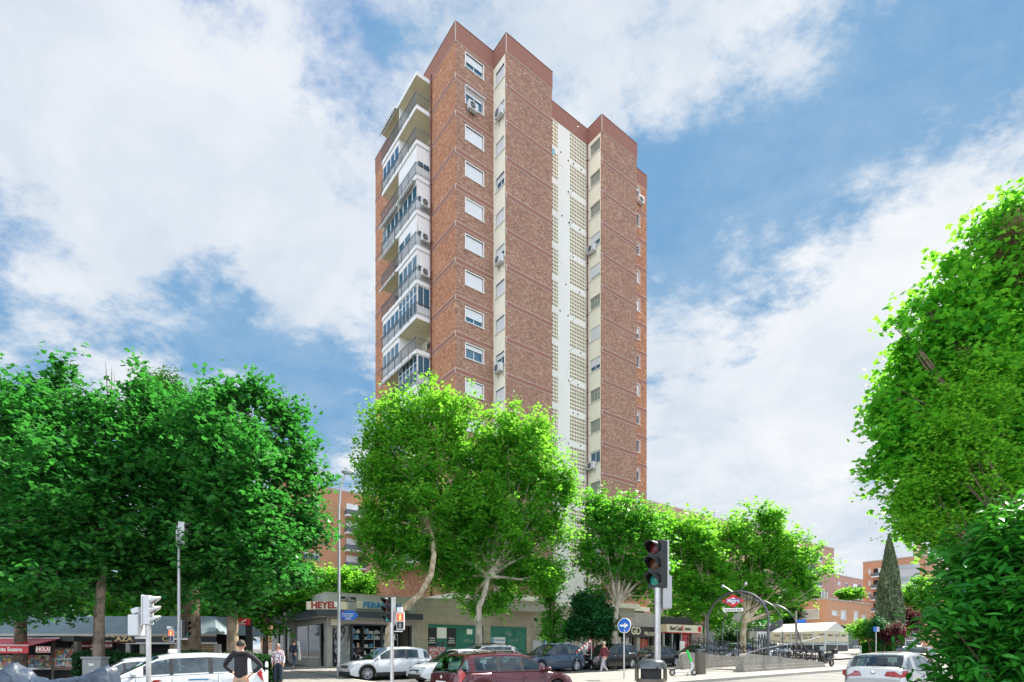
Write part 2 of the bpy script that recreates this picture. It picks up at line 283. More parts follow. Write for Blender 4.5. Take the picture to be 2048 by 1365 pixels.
# ------------------------------------------------------------------ mesh helpers
class MB:
    def __init__(s): s.v = []; s.f = []; s.mi = []; s.m = 0
    def add(s, vs, fs):
        o = len(s.v); s.v += [tuple(q) for q in vs]; s.f += [tuple(i+o for i in f) for f in fs]; s.mi += [s.m]*len(fs); return s
    def quad(s, a, b, c, d): return s.add([a, b, c, d], [(0, 1, 2, 3)])
    def box(s, x0, x1, y0, y1, z0, z1):
        return s.add([(x0,y0,z0),(x1,y0,z0),(x1,y1,z0),(x0,y1,z0),(x0,y0,z1),(x1,y0,z1),(x1,y1,z1),(x0,y1,z1)],
                     [(0,3,2,1),(4,5,6,7),(0,1,5,4),(1,2,6,5),(2,3,7,6),(3,0,4,7)])
    def cbox(s, c, d, rz=0, ry=0, rx=0):
        m = Matrix.Translation(c) @ Matrix.Rotation(rz, 4, 'Z') @ Matrix.Rotation(ry, 4, 'Y') @ Matrix.Rotation(rx, 4, 'X')
        x, y, z = d[0]/2, d[1]/2, d[2]/2
        vs = [m @ Vector(q) for q in [(-x,-y,-z),(x,-y,-z),(x,y,-z),(-x,y,-z),(-x,-y,z),(x,-y,z),(x,y,z),(-x,y,z)]]
        return s.add(vs, [(0,3,2,1),(4,5,6,7),(0,1,5,4),(1,2,6,5),(2,3,7,6),(3,0,4,7)])
    def tube(s, pts, rs, n=8, cap=True):
        pts = [Vector(p) for p in pts]
        if not hasattr(rs, '__len__'): rs = [rs]*len(pts)
        rings = []; ref = None
        for i, p in enumerate(pts):
            a = pts[max(i-1, 0)]; b = pts[min(i+1, len(pts)-1)]; d = (b-a)
            d = d.normalized() if d.length > 1e-9 else Vector((0, 0, 1))
            if ref is None: ref = Vector((1, 0, 0)) if abs(d.x) < .8 else Vector((0, 1, 0))
            e1 = (ref - d*ref.dot(d)); e1 = e1.normalized() if e1.length > 1e-6 else d.orthogonal().normalized(); e2 = d.cross(e1); ref = e1
            rings.append([p + (e1*math.cos(2*math.pi*k/n) + e2*math.sin(2*math.pi*k/n))*rs[i] for k in range(n)])
        vs = [q for r in rings for q in r]; fs = []
        for i in range(len(pts)-1):
            for k in range(n): fs.append((i*n+k, i*n+(k+1) % n, (i+1)*n+(k+1) % n, (i+1)*n+k))
        if cap: fs.append(tuple(range(n-1, -1, -1))); fs.append(tuple((len(pts)-1)*n+k for k in range(n)))
        return s.add(vs, fs)
    def prism(s, poly, z0, z1):
        n = len(poly); vs = [(x, y, z0) for x, y in poly]+[(x, y, z1) for x, y in poly]
        return s.add(vs, [tuple(range(n-1, -1, -1)), tuple(range(n, 2*n))]+[(i, (i+1) % n, n+(i+1) % n, n+i) for i in range(n)])
    def plate(s, poly, y0, y1):   # polygon in x-z, thickness along y
        n = len(poly); vs = [(x, y0, z) for x, z in poly]+[(x, y1, z) for x, z in poly]
        return s.add(vs, [tuple(range(n)), tuple(range(2*n-1, n-1, -1))]+[((i+1) % n, i, n+i, n+(i+1) % n) for i in range(n)])
    def ball(s, c, r, nu=12, nv=8):
        r = r if hasattr(r, '__len__') else (r, r, r); vs = [(c[0], c[1], c[2]+r[2])]; fs = []
        for j in range(1, nv):
            a = math.pi*j/nv
            for i in range(nu): b = 2*math.pi*i/nu; vs.append((c[0]+r[0]*math.sin(a)*math.cos(b), c[1]+r[1]*math.sin(a)*math.sin(b), c[2]+r[2]*math.cos(a)))
        vs.append((c[0], c[1], c[2]-r[2])); l = len(vs)-1
        for i in range(nu):
            fs.append((0, 1+i, 1+(i+1) % nu)); fs.append((l, 1+(nv-2)*nu+(i+1) % nu, 1+(nv-2)*nu+i))
            for j in range(nv-2): fs.append((1+j*nu+i, 1+(j+1)*nu+i, 1+(j+1)*nu+(i+1) % nu, 1+j*nu+(i+1) % nu))
        return s.add(vs, fs)
    def build(s, name, mat, parent=None, smooth=False, loc=None, rz=0, bevel=0, sharp=35):
        me = bpy.data.meshes.new(name); me.from_pydata(s.v, [], s.f)
        mats = mat if isinstance(mat, (list, tuple)) else [mat]
        for q in mats: me.materials.append(M[q] if isinstance(q, str) else q)
        if len(mats) > 1: me.polygons.foreach_set('material_index', s.mi)
        if smooth: me.polygons.foreach_set('use_smooth', [True]*len(s.f)); me.set_sharp_from_angle(angle=R(sharp))
        me.update()
        o = bpy.data.objects.new(name, me); COL.objects.link(o)
        if parent: o.parent = parent
        if loc is not None: o.location = loc
        if rz: o.rotation_euler.z = rz
        if bevel:
            b = o.modifiers.new('bevel', 'BEVEL'); b.width = bevel; b.segments = 2; b.limit_method = 'ANGLE'
        return o
def box(name, mat, parent, *b, bevel=0): return MB().box(*b).build(name, mat, parent, bevel=bevel)
def tag(o, label=None, cat=None, group=None, kind=None):
    if label: o['label'] = label
    if cat: o['category'] = cat
    if group: o['group'] = group
    if kind: o['kind'] = kind
    return o
def thing(name, label, cat, loc=(0, 0, 0), rz=0, group=None):
    o = bpy.data.objects.new(name, None); COL.objects.link(o); o.location = loc; o.rotation_euler.z = rz; o.empty_display_size = .3
    return tag(o, label, cat, group)
def kids(o): return [c for c in COL.objects if c.parent == o]
def copy_tree(o, parent=None):
    c = o.copy(); COL.objects.link(c)
    c.parent = parent
    for ch in kids(o): copy_tree(ch, c)
    return c
def text(name, s, size, mat, parent, loc, rz=0, ext=.01, align='CENTER', rx=90, bold=0.0, sx=1.0, shear=0.0):
    cu = bpy.data.curves.new(name, 'FONT'); cu.body = s; cu.size = size; cu.extrude = ext; cu.align_x = align; cu.align_y = 'CENTER'; cu.offset = bold; cu.resolution_u = 3; cu.shear = shear
    o = bpy.data.objects.new(name, cu); COL.objects.link(o)
    dg = bpy.context.evaluated_depsgraph_get(); dg.update(); me = bpy.data.meshes.new_from_object(o.evaluated_get(dg))
    bpy.data.objects.remove(o); bpy.data.curves.remove(cu)
    me.materials.clear(); me.materials.append(M[mat])
    o = bpy.data.objects.new(name, me); COL.objects.link(o); o.parent = parent; o.location = loc; o.rotation_euler = (R(rx), 0, rz); o.scale = (sx, 1, 1)
    return o
def sheet(name, s0, s1, t0, t1, off, mat, step=2.0):
    """a ground sheet in street coordinates that follows the terrain"""
    ns = max(1, int((s1-s0)/step)); n_t = max(1, int((t1-t0)/step)); vs = []; fs = []
    for i in range(ns+1):
        for j in range(n_t+1):
            p = ST(s0+(s1-s0)*i/ns, t0+(t1-t0)*j/n_t); vs.append((p.x, p.y, gz(p.x, p.y)+off))
    for i in range(ns):
        for j in range(n_t): a = i*(n_t+1)+j; fs.append((a, a+n_t+1, a+n_t+2, a+1))
    m = MB(); m.add(vs, fs); o = m.build(name, mat, smooth=True); return tag(o, kind='structure')
def kerb(name, pts, w=.16, h=.14, mat='concrete_light'):
    m = MB(); P = []
    for a, b in zip(pts[:-1], pts[1:]):
        n = max(1, int((b-a).length/2))
        for i in range(n): P.append(a.lerp(b, i/n))
    P.append(pts[-1])
    for a, b in zip(P[:-1], P[1:]):
        d = (b-a).normalized(); q = Vector((-d.y, d.x, 0))*w/2; za, zb = gz(a.x, a.y), gz(b.x, b.y)
        v = [a-q, b-q, b+q, a+q]; zs = [za, zb, zb, za]
        m.add([(p.x, p.y, z-.1) for p, z in zip(v, zs)]+[(p.x, p.y, z+h) for p, z in zip(v, zs)], [(4,5,6,7),(0,1,5,4),(1,2,6,5),(2,3,7,6),(3,0,4,7)])
    return tag(m.build(name, mat), kind='structure')

# ------------------------------------------------------------------ ground
gm = MB(); xs = [-600, -300, -150, -90]+list(range(-60, 121, 6))+[150, 220, 350, 600]; ys = [-300, -100, -30, 0, 6, 12]+list(range(14, 84, 2))+[90, 110, 150, 250, 500, 1200]
gm.add([(x, y, gz(x, y)) for x in xs for y in ys], [(i*len(ys)+j, (i+1)*len(ys)+j, (i+1)*len(ys)+j+1, i*len(ys)+j+1) for i in range(len(xs)-1) for j in range(len(ys)-1)])
tag(gm.build('ground', 'asphalt', smooth=True), kind='structure')
sheet('pavement', -60, 9.4, 20.08, 60, .134, 'paving'); sheet('pavement', 9.48, 130, 26.08, 37.5, .138, 'paving')
sheet('pavement', 13.4, 42, 14.45, 20.95, .136, 'paving'); sheet('pavement', -16, 11.4, -10, 8.9, .134, 'paving')
sheet('pavement', 52, 120, 21.0, 26, .130, 'paving')
def Vs(*st): return [ST(*p) for p in st]
kerb('kerb', Vs((-60, 20), (9.4, 20), (9.4, 26), (130, 26)))
kerb('kerb', Vs((13.3, 21), (13.3, 14.4), (42, 14.4), (42, 21), (13.3, 21)))
kerb('kerb', Vs((-16, 9), (11.5, 9), (11.5, -10)))
for i in range(9):   # zebra crossing bars before the waiting taxi
    p = ST(-2.0+i*1.0, 0)
    vs = [ST(3.2+a, 10.2+i*1.05+b) for a, b in ((0, 0), (3.2, 0), (3.2, .5), (0, .5))]
    o = MB().add([(q.x, q.y, gz(q.x, q.y)+.006) for q in vs], [(0, 1, 2, 3)]).build('road_marking', 'white_paint'); tag(o, kind='structure')

# ------------------------------------------------------------------ facade with real openings
def facade(mb, P0, d, L, z0, z1, holes, nrm, depth=.18, rev=True):
    """wall along d from P0; holes are (a0,a1,b0,b1) along it and up; reveals run back by depth"""
    A = sorted(set([0, L]+[h[0] for h in holes]+[h[1] for h in holes])); B = sorted(set([z0, z1]+[h[2] for h in holes]+[h[3] for h in holes]))
    A = [a for a in A if 0 <= a <= L]; B = [b for b in B if z0 <= b <= z1]
    def P(a, z, k=0): return (P0[0]+d[0]*a-nrm[0]*k, P0[1]+d[1]*a-nrm[1]*k, z)
    hs = holes
    for i in range(len(A)-1):
        am = (A[i]+A[i+1])/2; run = None; col = [h for h in hs if h[0] < am < h[1]]
        z = z0
        for h in sorted(col, key=lambda q: q[2]):
            if h[2] > z: mb.quad(P(A[i], z), P(A[i+1], z), P(A[i+1], h[2]), P(A[i], h[2]))
            z = h[3]
        if z < z1: mb.quad(P(A[i], z), P(A[i+1], z), P(A[i+1], z1), P(A[i], z1))
    if rev:
        for a0, a1, b0, b1 in hs:
            mb.quad(P(a0, b0), P(a0, b1), P(a0, b1, depth), P(a0, b0, depth)); mb.quad(P(a1, b0), P(a1, b0, depth), P(a1, b1, depth), P(a1, b1))
            mb.quad(P(a0, b0), P(a0, b0, depth), P(a1, b0, depth), P(a1, b0)); mb.quad(P(a0, b1), P(a1, b1), P(a1, b1, depth), P(a0, b1, depth))

def window(parent, P, rz, w, h, shut=.5, frame='white_paint', glass='glass_sky', surround=True, sill='white_paint', mull=1, name='window', yellow=False):
    """a window whose wall face is y=0 and outside is -y; origin bottom-left; set .16 back in its opening"""
    f = MB(); t = .05
    f.box(0, w, .10, .17, 0, t); f.box(0, w, .10, .17, h-t, h); f.box(0, t, .10, .17, t, h-t); f.box(w-t, w, .10, .17, t, h-t)
    for k in range(mull): x = w*(k+1)/(mull+1); f.box(x-t/2, x+t/2, .115, .165, t, h-t)
    if surround: f.box(-.07, 0, -.025, .10, -.0, h+.06); f.box(w, w+.07, -.025, .10, 0, h+.06); f.box(-.0, w, -.025, .10, h, h+.06)
    o = f.build(name, frame, parent, loc=P, rz=rz)
    MB().box(t, w-t, .14, .155, t, h-t).build('pane', glass, o)
    if sill: MB().box(-.10, w+.10, -.09, .10, -.06, -.002).build('sill', sill, o)
    if shut > 0:
        s = MB(); hh = (h-.04)*shut; n = max(2, int(hh/.055))
        for k in range(n):
            z1 = h-.01-hh*k/n; z0 = h-.01-hh*(k+1)/n; s.box(.02, w-.02, .075, .092, z0+.006, z1); 
        s.box(.02, w-.02, .082, .095, h-.01-hh, h-.01)
        s.build('shutter', 'shutter', o)
    return o
def aircon(parent, P, rz, w=.85, h=.62, d=.32):
    """outdoor unit on brackets; wall y=0, outside -y"""
    m = MB().box(0, w, -d-.12, -.12, 0, h); o = m.build('air_conditioner', 'white_metal', parent, loc=P, rz=rz, bevel=.02)
    g = MB(); c = (w*.40, h/2); r = h*.40
    for rr in (r, r*.66, r*.3): g.tube([(c[0]+rr*math.cos(a*math.pi/10), -d-.128, c[1]+rr*math.sin(a*math.pi/10)) for a in range(21)], .010, 4)
    g.box(c[0]-r, c[0]+r, -d-.135, -d-.125, c[1]-.008, c[1]+.008); g.box(c[0]-.008, c[0]+.008, -d-.135, -d-.125, c[1]-r, c[1]+r); g.build('fan_guard', 'grey_metal', o)
    f = MB(); f.tube([(c[0], -d-.121, c[1]), (c[0], -d-.124, c[1])], r*.98, 20); f.build('fan_opening', 'dark_inside', o)
    b = MB(); 
    for x in (.1, w-.12): b.box(x, x+.035, -d-.15, 0, -.05, -.002); b.box(x, x+.035, -.035, 0, -.38, -.05); b.tube([(x+.017, -d-.1, -.04), (x+.017, -.02, -.36)], .014, 5)
    b.build('bracket', 'galvanised', o)
    return o

# ------------------------------------------------------------------ the tower
simple('grey_rail', (.13, .165, .19), .45, .4); simple('glass_curtained', (.24, .27, .22), .15, spec=.8)
FH = 2.845; ZT = 46.32; NF = 14
AX, AY = (911-1024)/FPX*42.7, 42.7
T = thing('apartment_tower', 'tall slim brick apartment tower with stepped wings, white grille strip and glazed balconies', 'apartment building', (AX, AY, 0), AU)
TW = dict(B=3.60, D=8.41, F=14.43, H=19.25, I=22.85, w=-1.73, e=.10, back=15.04)
def tower():
    B, D, F_, H_, I_, wy, ey, yb = (TW[k] for k in ('B', 'D', 'F', 'H', 'I', 'w', 'e', 'back'))
    z0, z1 = 5.95, 48.85
    rows = [ZT-FH*k for k in range(NF)]      # band tops; the window of storey k stands on band k
    # window openings
    hA = [(.94, 2.59, r+1.07, r+2.19) for r in rows]
    hBC = [(.36, 1.50, r+.80, r+1.88) for r in rows]
    hG = [(.32, 1.60, r+1.02, r+2.18) for r in rows]
    hI = [(1.86, 2.48, r+1.02, r+2.20) for r in rows]
    gr1 = [(9.45-D, 10.74-D, r+.16, r+2.50) for r in rows]; gr2 = [(12.2-D, 14.25-D, r+.10, r+2.45) for r in rows]
    bl = MB()
    facade(bl, (0, 0), (1, 0), B, z0, z1, hA, (0, -1))                     # A-B
    facade(bl, (B+.0, wy), (1, 0), D-B, z0, z1, [], (0, -1))                # C-D
    facade(bl, (F_, wy), (1, 0), H_-F_, z0, z1, [], (0, -1))                # G-H
    bl.build('brick_wall', 'brick', T)
    bw = MB()
    facade(bw, (0, yb), (0, -1), yb, z0, z1, [(yb-10.55, yb-3.95, r+.42-FH*0, r+FH-.02) for r in rows[1:]] + [(yb-10.55, yb-3.95, rows[0]-FH*0+.0, rows[0]+2.35)], (-1, 0), depth=.9)   # the long left face with the balcony bay
    bw.quad((B, wy, z0), (B, wy+.12, z0), (B, wy+.12, z1), (B, wy, z1)); bw.quad((F_, wy, z0), (F_, wy+.13, z0), (F_, wy+.13, z1), (F_, wy, z1))
    facade(bw, (H_, 0), (1, 0), I_-H_, z0, z1, hI, (0, -1)); bw.quad((D, wy, z0), (D, ey, z0), (D, ey, z1), (D, wy, z1)); bw.quad((H_, wy, z0), (H_, 0, z0), (H_, 0, z1), (H_, wy, z1))
    bw.quad((I_, 0, z0), (I_, yb, z0), (I_, yb, z1), (I_, 0, z1)); bw.quad((I_, yb, z0), (0, yb, z0), (0, yb, z1), (I_, yb, z1))
    bw.build('brick_wall', 'brick_warm', T)
    cr = MB(); facade(cr, (B, 0), (0, -1), -wy-.12, z0, z1, hBC, (-1, 0)); facade(cr, (F_, ey), (0, -1), ey-wy-.13, z0, z1+.2, hG, (-1, 0))
    cr.build('rendered_wall', 'cream', T)
    cw = MB(); facade(cw, (D, ey), (1, 0), F_-D, z0-.6, 49.25, gr1+gr2, (0, -1), depth=.16)
    cw.build('rendered_wall', 'cream_white', T)
    MB().box(D+.05, F_-.05, ey+.9, ey+.95, z0, 49.2).build('light_well', 'dark_inside', T)
    # terracotta grilles
    for k, r in enumerate(rows):
        for a0, a1, n, b0, b1 in ((9.45, 10.74, 7, r+.16, r+2.50), (12.2, 14.25, 10, r+.10, r+2.45)):
            g = MB(); 
            for i in range(n+1): x = a0+(a1-a0)*i/n; g.box(x-.042, x+.042, ey+.006, ey+.043, b0, b1)
            for j in range(8): z = b0+(b1-b0)*j/7; g.box(a0+.0, a1, ey+.004, ey+.045, z-.06, z+.06)
            g.build('lattice_grille', 'lattice', T)
    # bands and parapet, 2 cm proud
    def ring(mb, za, zb, o, mat=None, gap=True):
        mb.box(-o, B, -o, 0, za, zb); mb.box(B-o, D, wy-o, wy, za, zb); mb.box(B-o, B, wy, wy+.12, za, zb); mb.box(F_-o, H_, wy-o, wy, za, zb); mb.box(F_-o, F_, wy, wy+.13, za, zb)
        mb.box(H_+.001, I_, -o, 0, za, zb)
        mb.box(-o, 0, 0, 3.93, za, zb); mb.box(-o, 0, 10.57, yb, za, zb)
    for r in rows:
        m = MB(); ring(m, r-.375, r-.04, .02); bd = m.build('band', 'tile_red', T)
        m = MB(); ring(m, r-.04, r, .03); ring(m, r-.415, r-.375, .03)
        for (x, y) in ((-.032, -.032), (B-.03, wy-.032), (F_-.03, wy-.032)): m.box(x, x+.05, y, y+.05, r-.375, r-.04)
        m.build('trim_line', 'line_white', bd)
    m = MB(); P = [(0, 0), (B, 0), (B, wy), (D, wy), (D, ey), (F_, ey), (F_, wy), (H_, wy), (H_, 0), (I_, 0), (I_, yb), (0, yb)]
    def off(o): return [(-o, -o), (B-o, -o), (B-o, wy-o), (D+o, wy-o), (D+o, ey-o), (F_-o, ey-o), (F_-o, wy-o), (H_+o, wy-o), (H_+o, -o), (I_+o, -o), (I_+o, yb+o), (-o, yb+o)]
    m.prism(off(.03), 48.85, 50.28); m.build('parapet', 'tile_red', T)
    m = MB(); m.prism(off(.05), 50.28, 50.34); m.build('coping', 'rusty', T)
    m = MB(); ring(m, 48.81, 48.85, .035); 
    for (x, y) in ((-.034, -.034), (B-.034, wy-.034), (F_-.034, wy-.034)): m.box(x-.004, x+.05, y-.004, y+.05, 48.85, 50.28)
    m.build('trim_line', 'line_white', T)
    m = MB(); o = off(.22); m.prism(o, 5.72, 5.95+.18); m.build('floor_slab', 'cream', T)
    m = MB(); m.prism(off(-.15), 4.9, 5.71); m.build('recessed_base', 'concrete', T)
    # windows of the right-hand faces
    sh = [.52, .22, 1, 1, 1, .93, 1, .62, .30, 1, 1, .6, .8, .35]
    for k, (r, s_) in enumerate(zip(rows, sh)): window(T, (.94, 0, r+1.07), 0, 1.65, 1.12, s_)
    sh = [1, .62, 1, .40, 1, .45, .9, 1, .35, 1, .7, 1, 1, .5]
    for r, s_ in zip(rows, sh): window(T, (B, -.36, r+.80), -math.pi/2, 1.14, 1.08, s_)
    sh = [0, 0, 0, .55, .82, 0, .9, .62, 0, 0, .12, 0, 0, .7]
    for k, (r, s_) in enumerate(zip(rows, sh)): window(T, (F_, ey-.32, r+1.02), -math.pi/2, 1.28, 1.16, s_, frame='galvanised' if s_ == 0 else 'white_paint', glass='glass_curtained' if s_ == 0 else 'glass_sky', surround=False, mull=1+(s_ == 0))
    for k, r in enumerate(rows): window(T, (H_+1.86, 0, r+1.02), 0, .62, 1.18, [.3, 0, .2, .9, 1, .5, 0, .9][k % 8], mull=0)
    # air conditioners
    aircon(T, (.98, 0, rows[1]+.52), 0); aircon(T, (B, -.72, rows[1]+.52), -math.pi/2); aircon(T, (B, -.72, rows[5]+.25), -math.pi/2); aircon(T, (B, -.62, rows[8]+.25), -math.pi/2)
    aircon(T, (F_, -.25, rows[3]+.50), -math.pi/2); aircon(T, (F_, -.20, rows[10]+.52), -math.pi/2); aircon(T, (H_+1.95, 0, rows[0]+.42), 0, .8)
    # rolled awning and side rail of the second window down
    m = MB(); m.tube([(.85, -.16, rows[1]+2.32), (2.7, -.16, rows[1]+2.32)], .07, 8); m.box(.82, .86, -.16, 0, rows[1]+1.5, rows[1]+2.4); m.build('rolled_awning', 'white_metal', T)
    # drainpipes
    m = MB(); m.tube([(-.09, 3.72, 6), (-.09, 3.72, 49.2)], .065, 8); m.tube([(F_-.1, ey-.08, 5.0), (F_-.1, ey-.08, 48.9)], .055, 8)
    for k in range(18): z = 6.5+k*2.4; m.box(-.16, 0, 3.63, 3.81, z, z+.05); m.box(F_-.17, F_, ey-.16, ey, z, z+.05)
    m.build('drainpipe', 'rusty', T)
    # vents and clothes-line arms on the white strip
    m = MB(); q = random.Random(3)
    for r in rows:
        for x, dz in ((11.05, .05), (11.9, -.15), (12.4, -.16), (13.3, -.2)):
            if q.random() < .62:
                xx = x+q.uniform(-.3, .3); zz = r+dz+q.uniform(-.1, .1); m.tube([(xx, ey+.0, zz), (xx, ey-.05, zz)], .065, 8)
    m.build('vent', 'dark_metal', T)
    m = MB()
    for r in rows:
        if q.random() < .8: x = q.choice((10.9, 12.1, 12.4)); m.tube([(x, ey, r+2.45), (x+.1, ey-.75, r+2.6)], .022, 5)
        if q.random() < .35: m.tube([(9.5, ey-.5, r+1.1), (10.9, ey-.5, r+1.1)], .015, 4)
        if q.random() < .35: m.tube([(12.2, ey-.4, r+1.5), (14.2, ey-.4, r+1.5)], .015, 4)
    m.build('clothes_line', 'galvanised', T)
    MB().box(9.6, 9.9, ey-.5, ey-.47, rows[1]+1.6, rows[1]+2.1).build('laundry', 'shelf_box_a', T)
    # roof plant seen only from afar
    MB().box(8, 15, 5, 11, 50.34, 52.2).build('lift_house', 'brick_warm', T)
tower()

# ------------------------------------------------------------------ the balcony bay of the tower
def balconies():
    p = 1.30; y0, y1 = 3.93, 10.55; ym = (y0+y1)/2+.05
    S = [ZT-.42-FH*k for k in range(NF)]     # slab undersides under storey k
    # inner wall of the loggias: cream, with dark doors
    m = MB(); m.box(.9, .95, y0-.0, y1, 6.0, 48.8); m.build('loggia_wall', 'soffit', T)
    dd = MB()
    for s in S:
        for a in (y0+.5, ym+.4): dd.box(.86, .90, a, a+1.7, s+.25, s+2.35)
    dd.build('balcony_door', 'glass_dark', T)
    # roof slab over the top balcony
    for k in range(-1, NF):
        s = ZT-.42-FH*k if k >= 0 else 48.62
        o = MB().box(-p, .9, y0, y1, s, s+.22).build('balcony_slab', 'soffit', T)
        MB().box(-p-.03, -p, y0-.03, y1+.03, s-.04, s+.30).box(-p, 0, y0-.03, y0, s-.04, s+.30).build('slab_edge', 'white_paint', o)
    # railing per floor
    def rail(s):
        m = MB(); zt = s+1.30; zb = s+.36
        for z, r_ in ((zt, .028), (zb, .016), (zb+.14, .012), (zt-.12, .012)):
            m.tube([(0, y0-.0, z), (-p-.06, y0-.0, z), (-p-.06, y1, z)], r_, 4)
        n = 46
        for i in range(n+1): y = y0+(y1-y0)*i/n; m.box(-p-.070, -p-.050, y-.011, y+.011, zb, zt)
        for i in range(10): x = -p-.06+(p+.0)*i/10; m.box(x-.008, x+.008, y0-.008, y0+.008, zb, zt)
        for i in range(6): y = y0+(y1-y0)*i/5; m.box(-p-.08, -p-.04, y-.018, y+.018, s+.2, zt)
        return m.build('balcony_railing', 'iron_pale' if False else 'grey_rail', T)
    for s in S: rail(s)
    x = -p+.08
    def closure(k, a, b, kind, end):
        """enclosed bay from y=a to y=b, kind: panel share below / strip window / full glazing"""
        s = S[k]+.22; top = S[k-1] if k > 0 else 48.62; H = top-s
        m = MB(); g = MB()
        sill = {'panel': 1.15, 'strip': .95, 'glass': .35, 'blind': .9}[kind]
        hd = {'panel': .80, 'strip': .45, 'glass': .12, 'blind': .12}[kind]
        m.box(x-.03, x+.03, a, b, s, s+sill); m.box(x-.03, x+.03, a, b, top-hd, top)
        n = {'panel': 3, 'strip': 4, 'glass': 5, 'blind': 2}[kind]
        for i in range(n+1): y = a+(b-a)*i/n; m.box(x-.035, x+.035, max(a, y-.045), min(b, y+.045), s+sill, top-hd)
        if kind == 'glass': m.box(x-.03, x+.03, a, b, top-.75, top-.69)
        if kind == 'panel': m.box(x-.028, x+.028, a, a+(b-a)*.3, s+sill, top-hd)
        if kind == 'blind': m.box(x-.02, x+.02, a+.04, b-.04, s+sill, top-hd)
        g.box(x-.006, x+.006, a, b, s+sill, top-hd)
        if end:   # return to the wall on the near side
            ye = a+.05; m.box(x+.03, 0, ye-.03, ye+.03, s, s+.9); m.box(x+.03, 0, ye-.03, ye+.03, top-.12, top); m.box(x+.03, x+.10, ye-.03, ye+.03, s+.9, top-.12); m.box(-.10, 0, ye-.03, ye+.03, s+.9, top-.12); m.box(x+.56, x+.60, ye-.03, ye+.03, s+.9, top-.12)
            g.box(x+.1, -.1, ye-.006, ye+.006, s+.9, top-.12)
            if end == 'shut': m.box(x+.1, -.1, ye-.02, ye-.01, s+1.35, top-.12)
        o = m.build('balcony_enclosure', 'white_paint', T); g.build('pane', 'glass_sky', o)
        # side closing the far end
        return o
    def awning(k, a, b, drop=.45, out=.25):
        top = (S[k-1] if k > 0 else 48.62)-.02; m = MB(); n = int((b-a)/.13)
        for i in range(n):
            y = a+(b-a)*i/n; yy = a+(b-a)*(i+1)/n; m.m = i % 2
            zq = top-drop-(.05 if i % 2 else 0)
            m.box(-p-.12-out, -p-.10-out, y, yy, zq, top-drop+.22); m.add([(-p-.05, y, top), (-p-.05, yy, top), (-p-.11-out, yy, top-drop+.22), (-p-.11-out, y, top-drop+.22), (-p-.05, y, top-.01), (-p-.05, yy, top-.01), (-p-.11-out, yy, top-drop+.2), (-p-.11-out, y, top-drop+.2)], [(0, 1, 2, 3), (7, 6, 5, 4)])
        m.build('striped_awning', ['sign_white', 'dark_metal'], T)
    def divider(k):
        s = S[k]+.22; top = S[k-1] if k > 0 else 48.62
        MB().box(-p+.1, .9, ym-.04, ym+.04, s, top).build('balcony_divider', 'white_paint', T)
    plan = [('open', 'open'), ('open', 'strip'), ('blind', 'open'), ('strip', 'strip'), ('panel', 'open'), ('strip', 'open'), ('glass', 'strip'),
            ('open', 'strip'), ('glass', 'open'), ('panel', 'strip'), ('open', 'glass'), ('glass', 'open'), ('open', 'strip'), ('open', 'open')]
    for k, (n_, f_) in enumerate(plan):
        divider(k)
        if n_ != 'open': closure(k, y0+.02, ym, n_, 'shut' if k in (2, 3, 4, 5) else 'glass')
        if f_ != 'open': closure(k, ym, y1-.02, f_, None)
    for k, side in ((0, 1), (3, 0), (3, 1), (4, 1), (5, 1), (8, 0), (8, 1), (11, 1)):
        awning(k, *((y0+.2, ym-.1) if side == 0 else (ym+.1, y1-.1)))
    for k in (3, 4, 5): aircon(T, (-1.0, y0-.03, S[k]+.62), 0, .75, .6, .25)
balconies()

# ------------------------------------------------------------------ street-front shops, in the tower's frame
A0 = Vector((AX, AY, 0))
def LX(px, y=-.17):      # distance along the shop front at which a sight line of the photograph meets it
    k = (px-1024)/FPX; b = A0+V*y
    return (k*b.y-b.x)/(U.x-k*U.y)
def LY(px, x):
    k = (px-1024)/FPX; b = A0+U*x
    return (k*b.y-b.x)/(V.x-k*V.y)
def DEP(x, y): return (A0+U*x+V*y).y
def LZ(py, x, y=-.17): return EYE+(HOR-py)/FPX*DEP(x, y)
ZR = 5.52; PY = -.17
XH = LX(654); XW = LX(829); XP = LX(1237); XG = LX(1331)

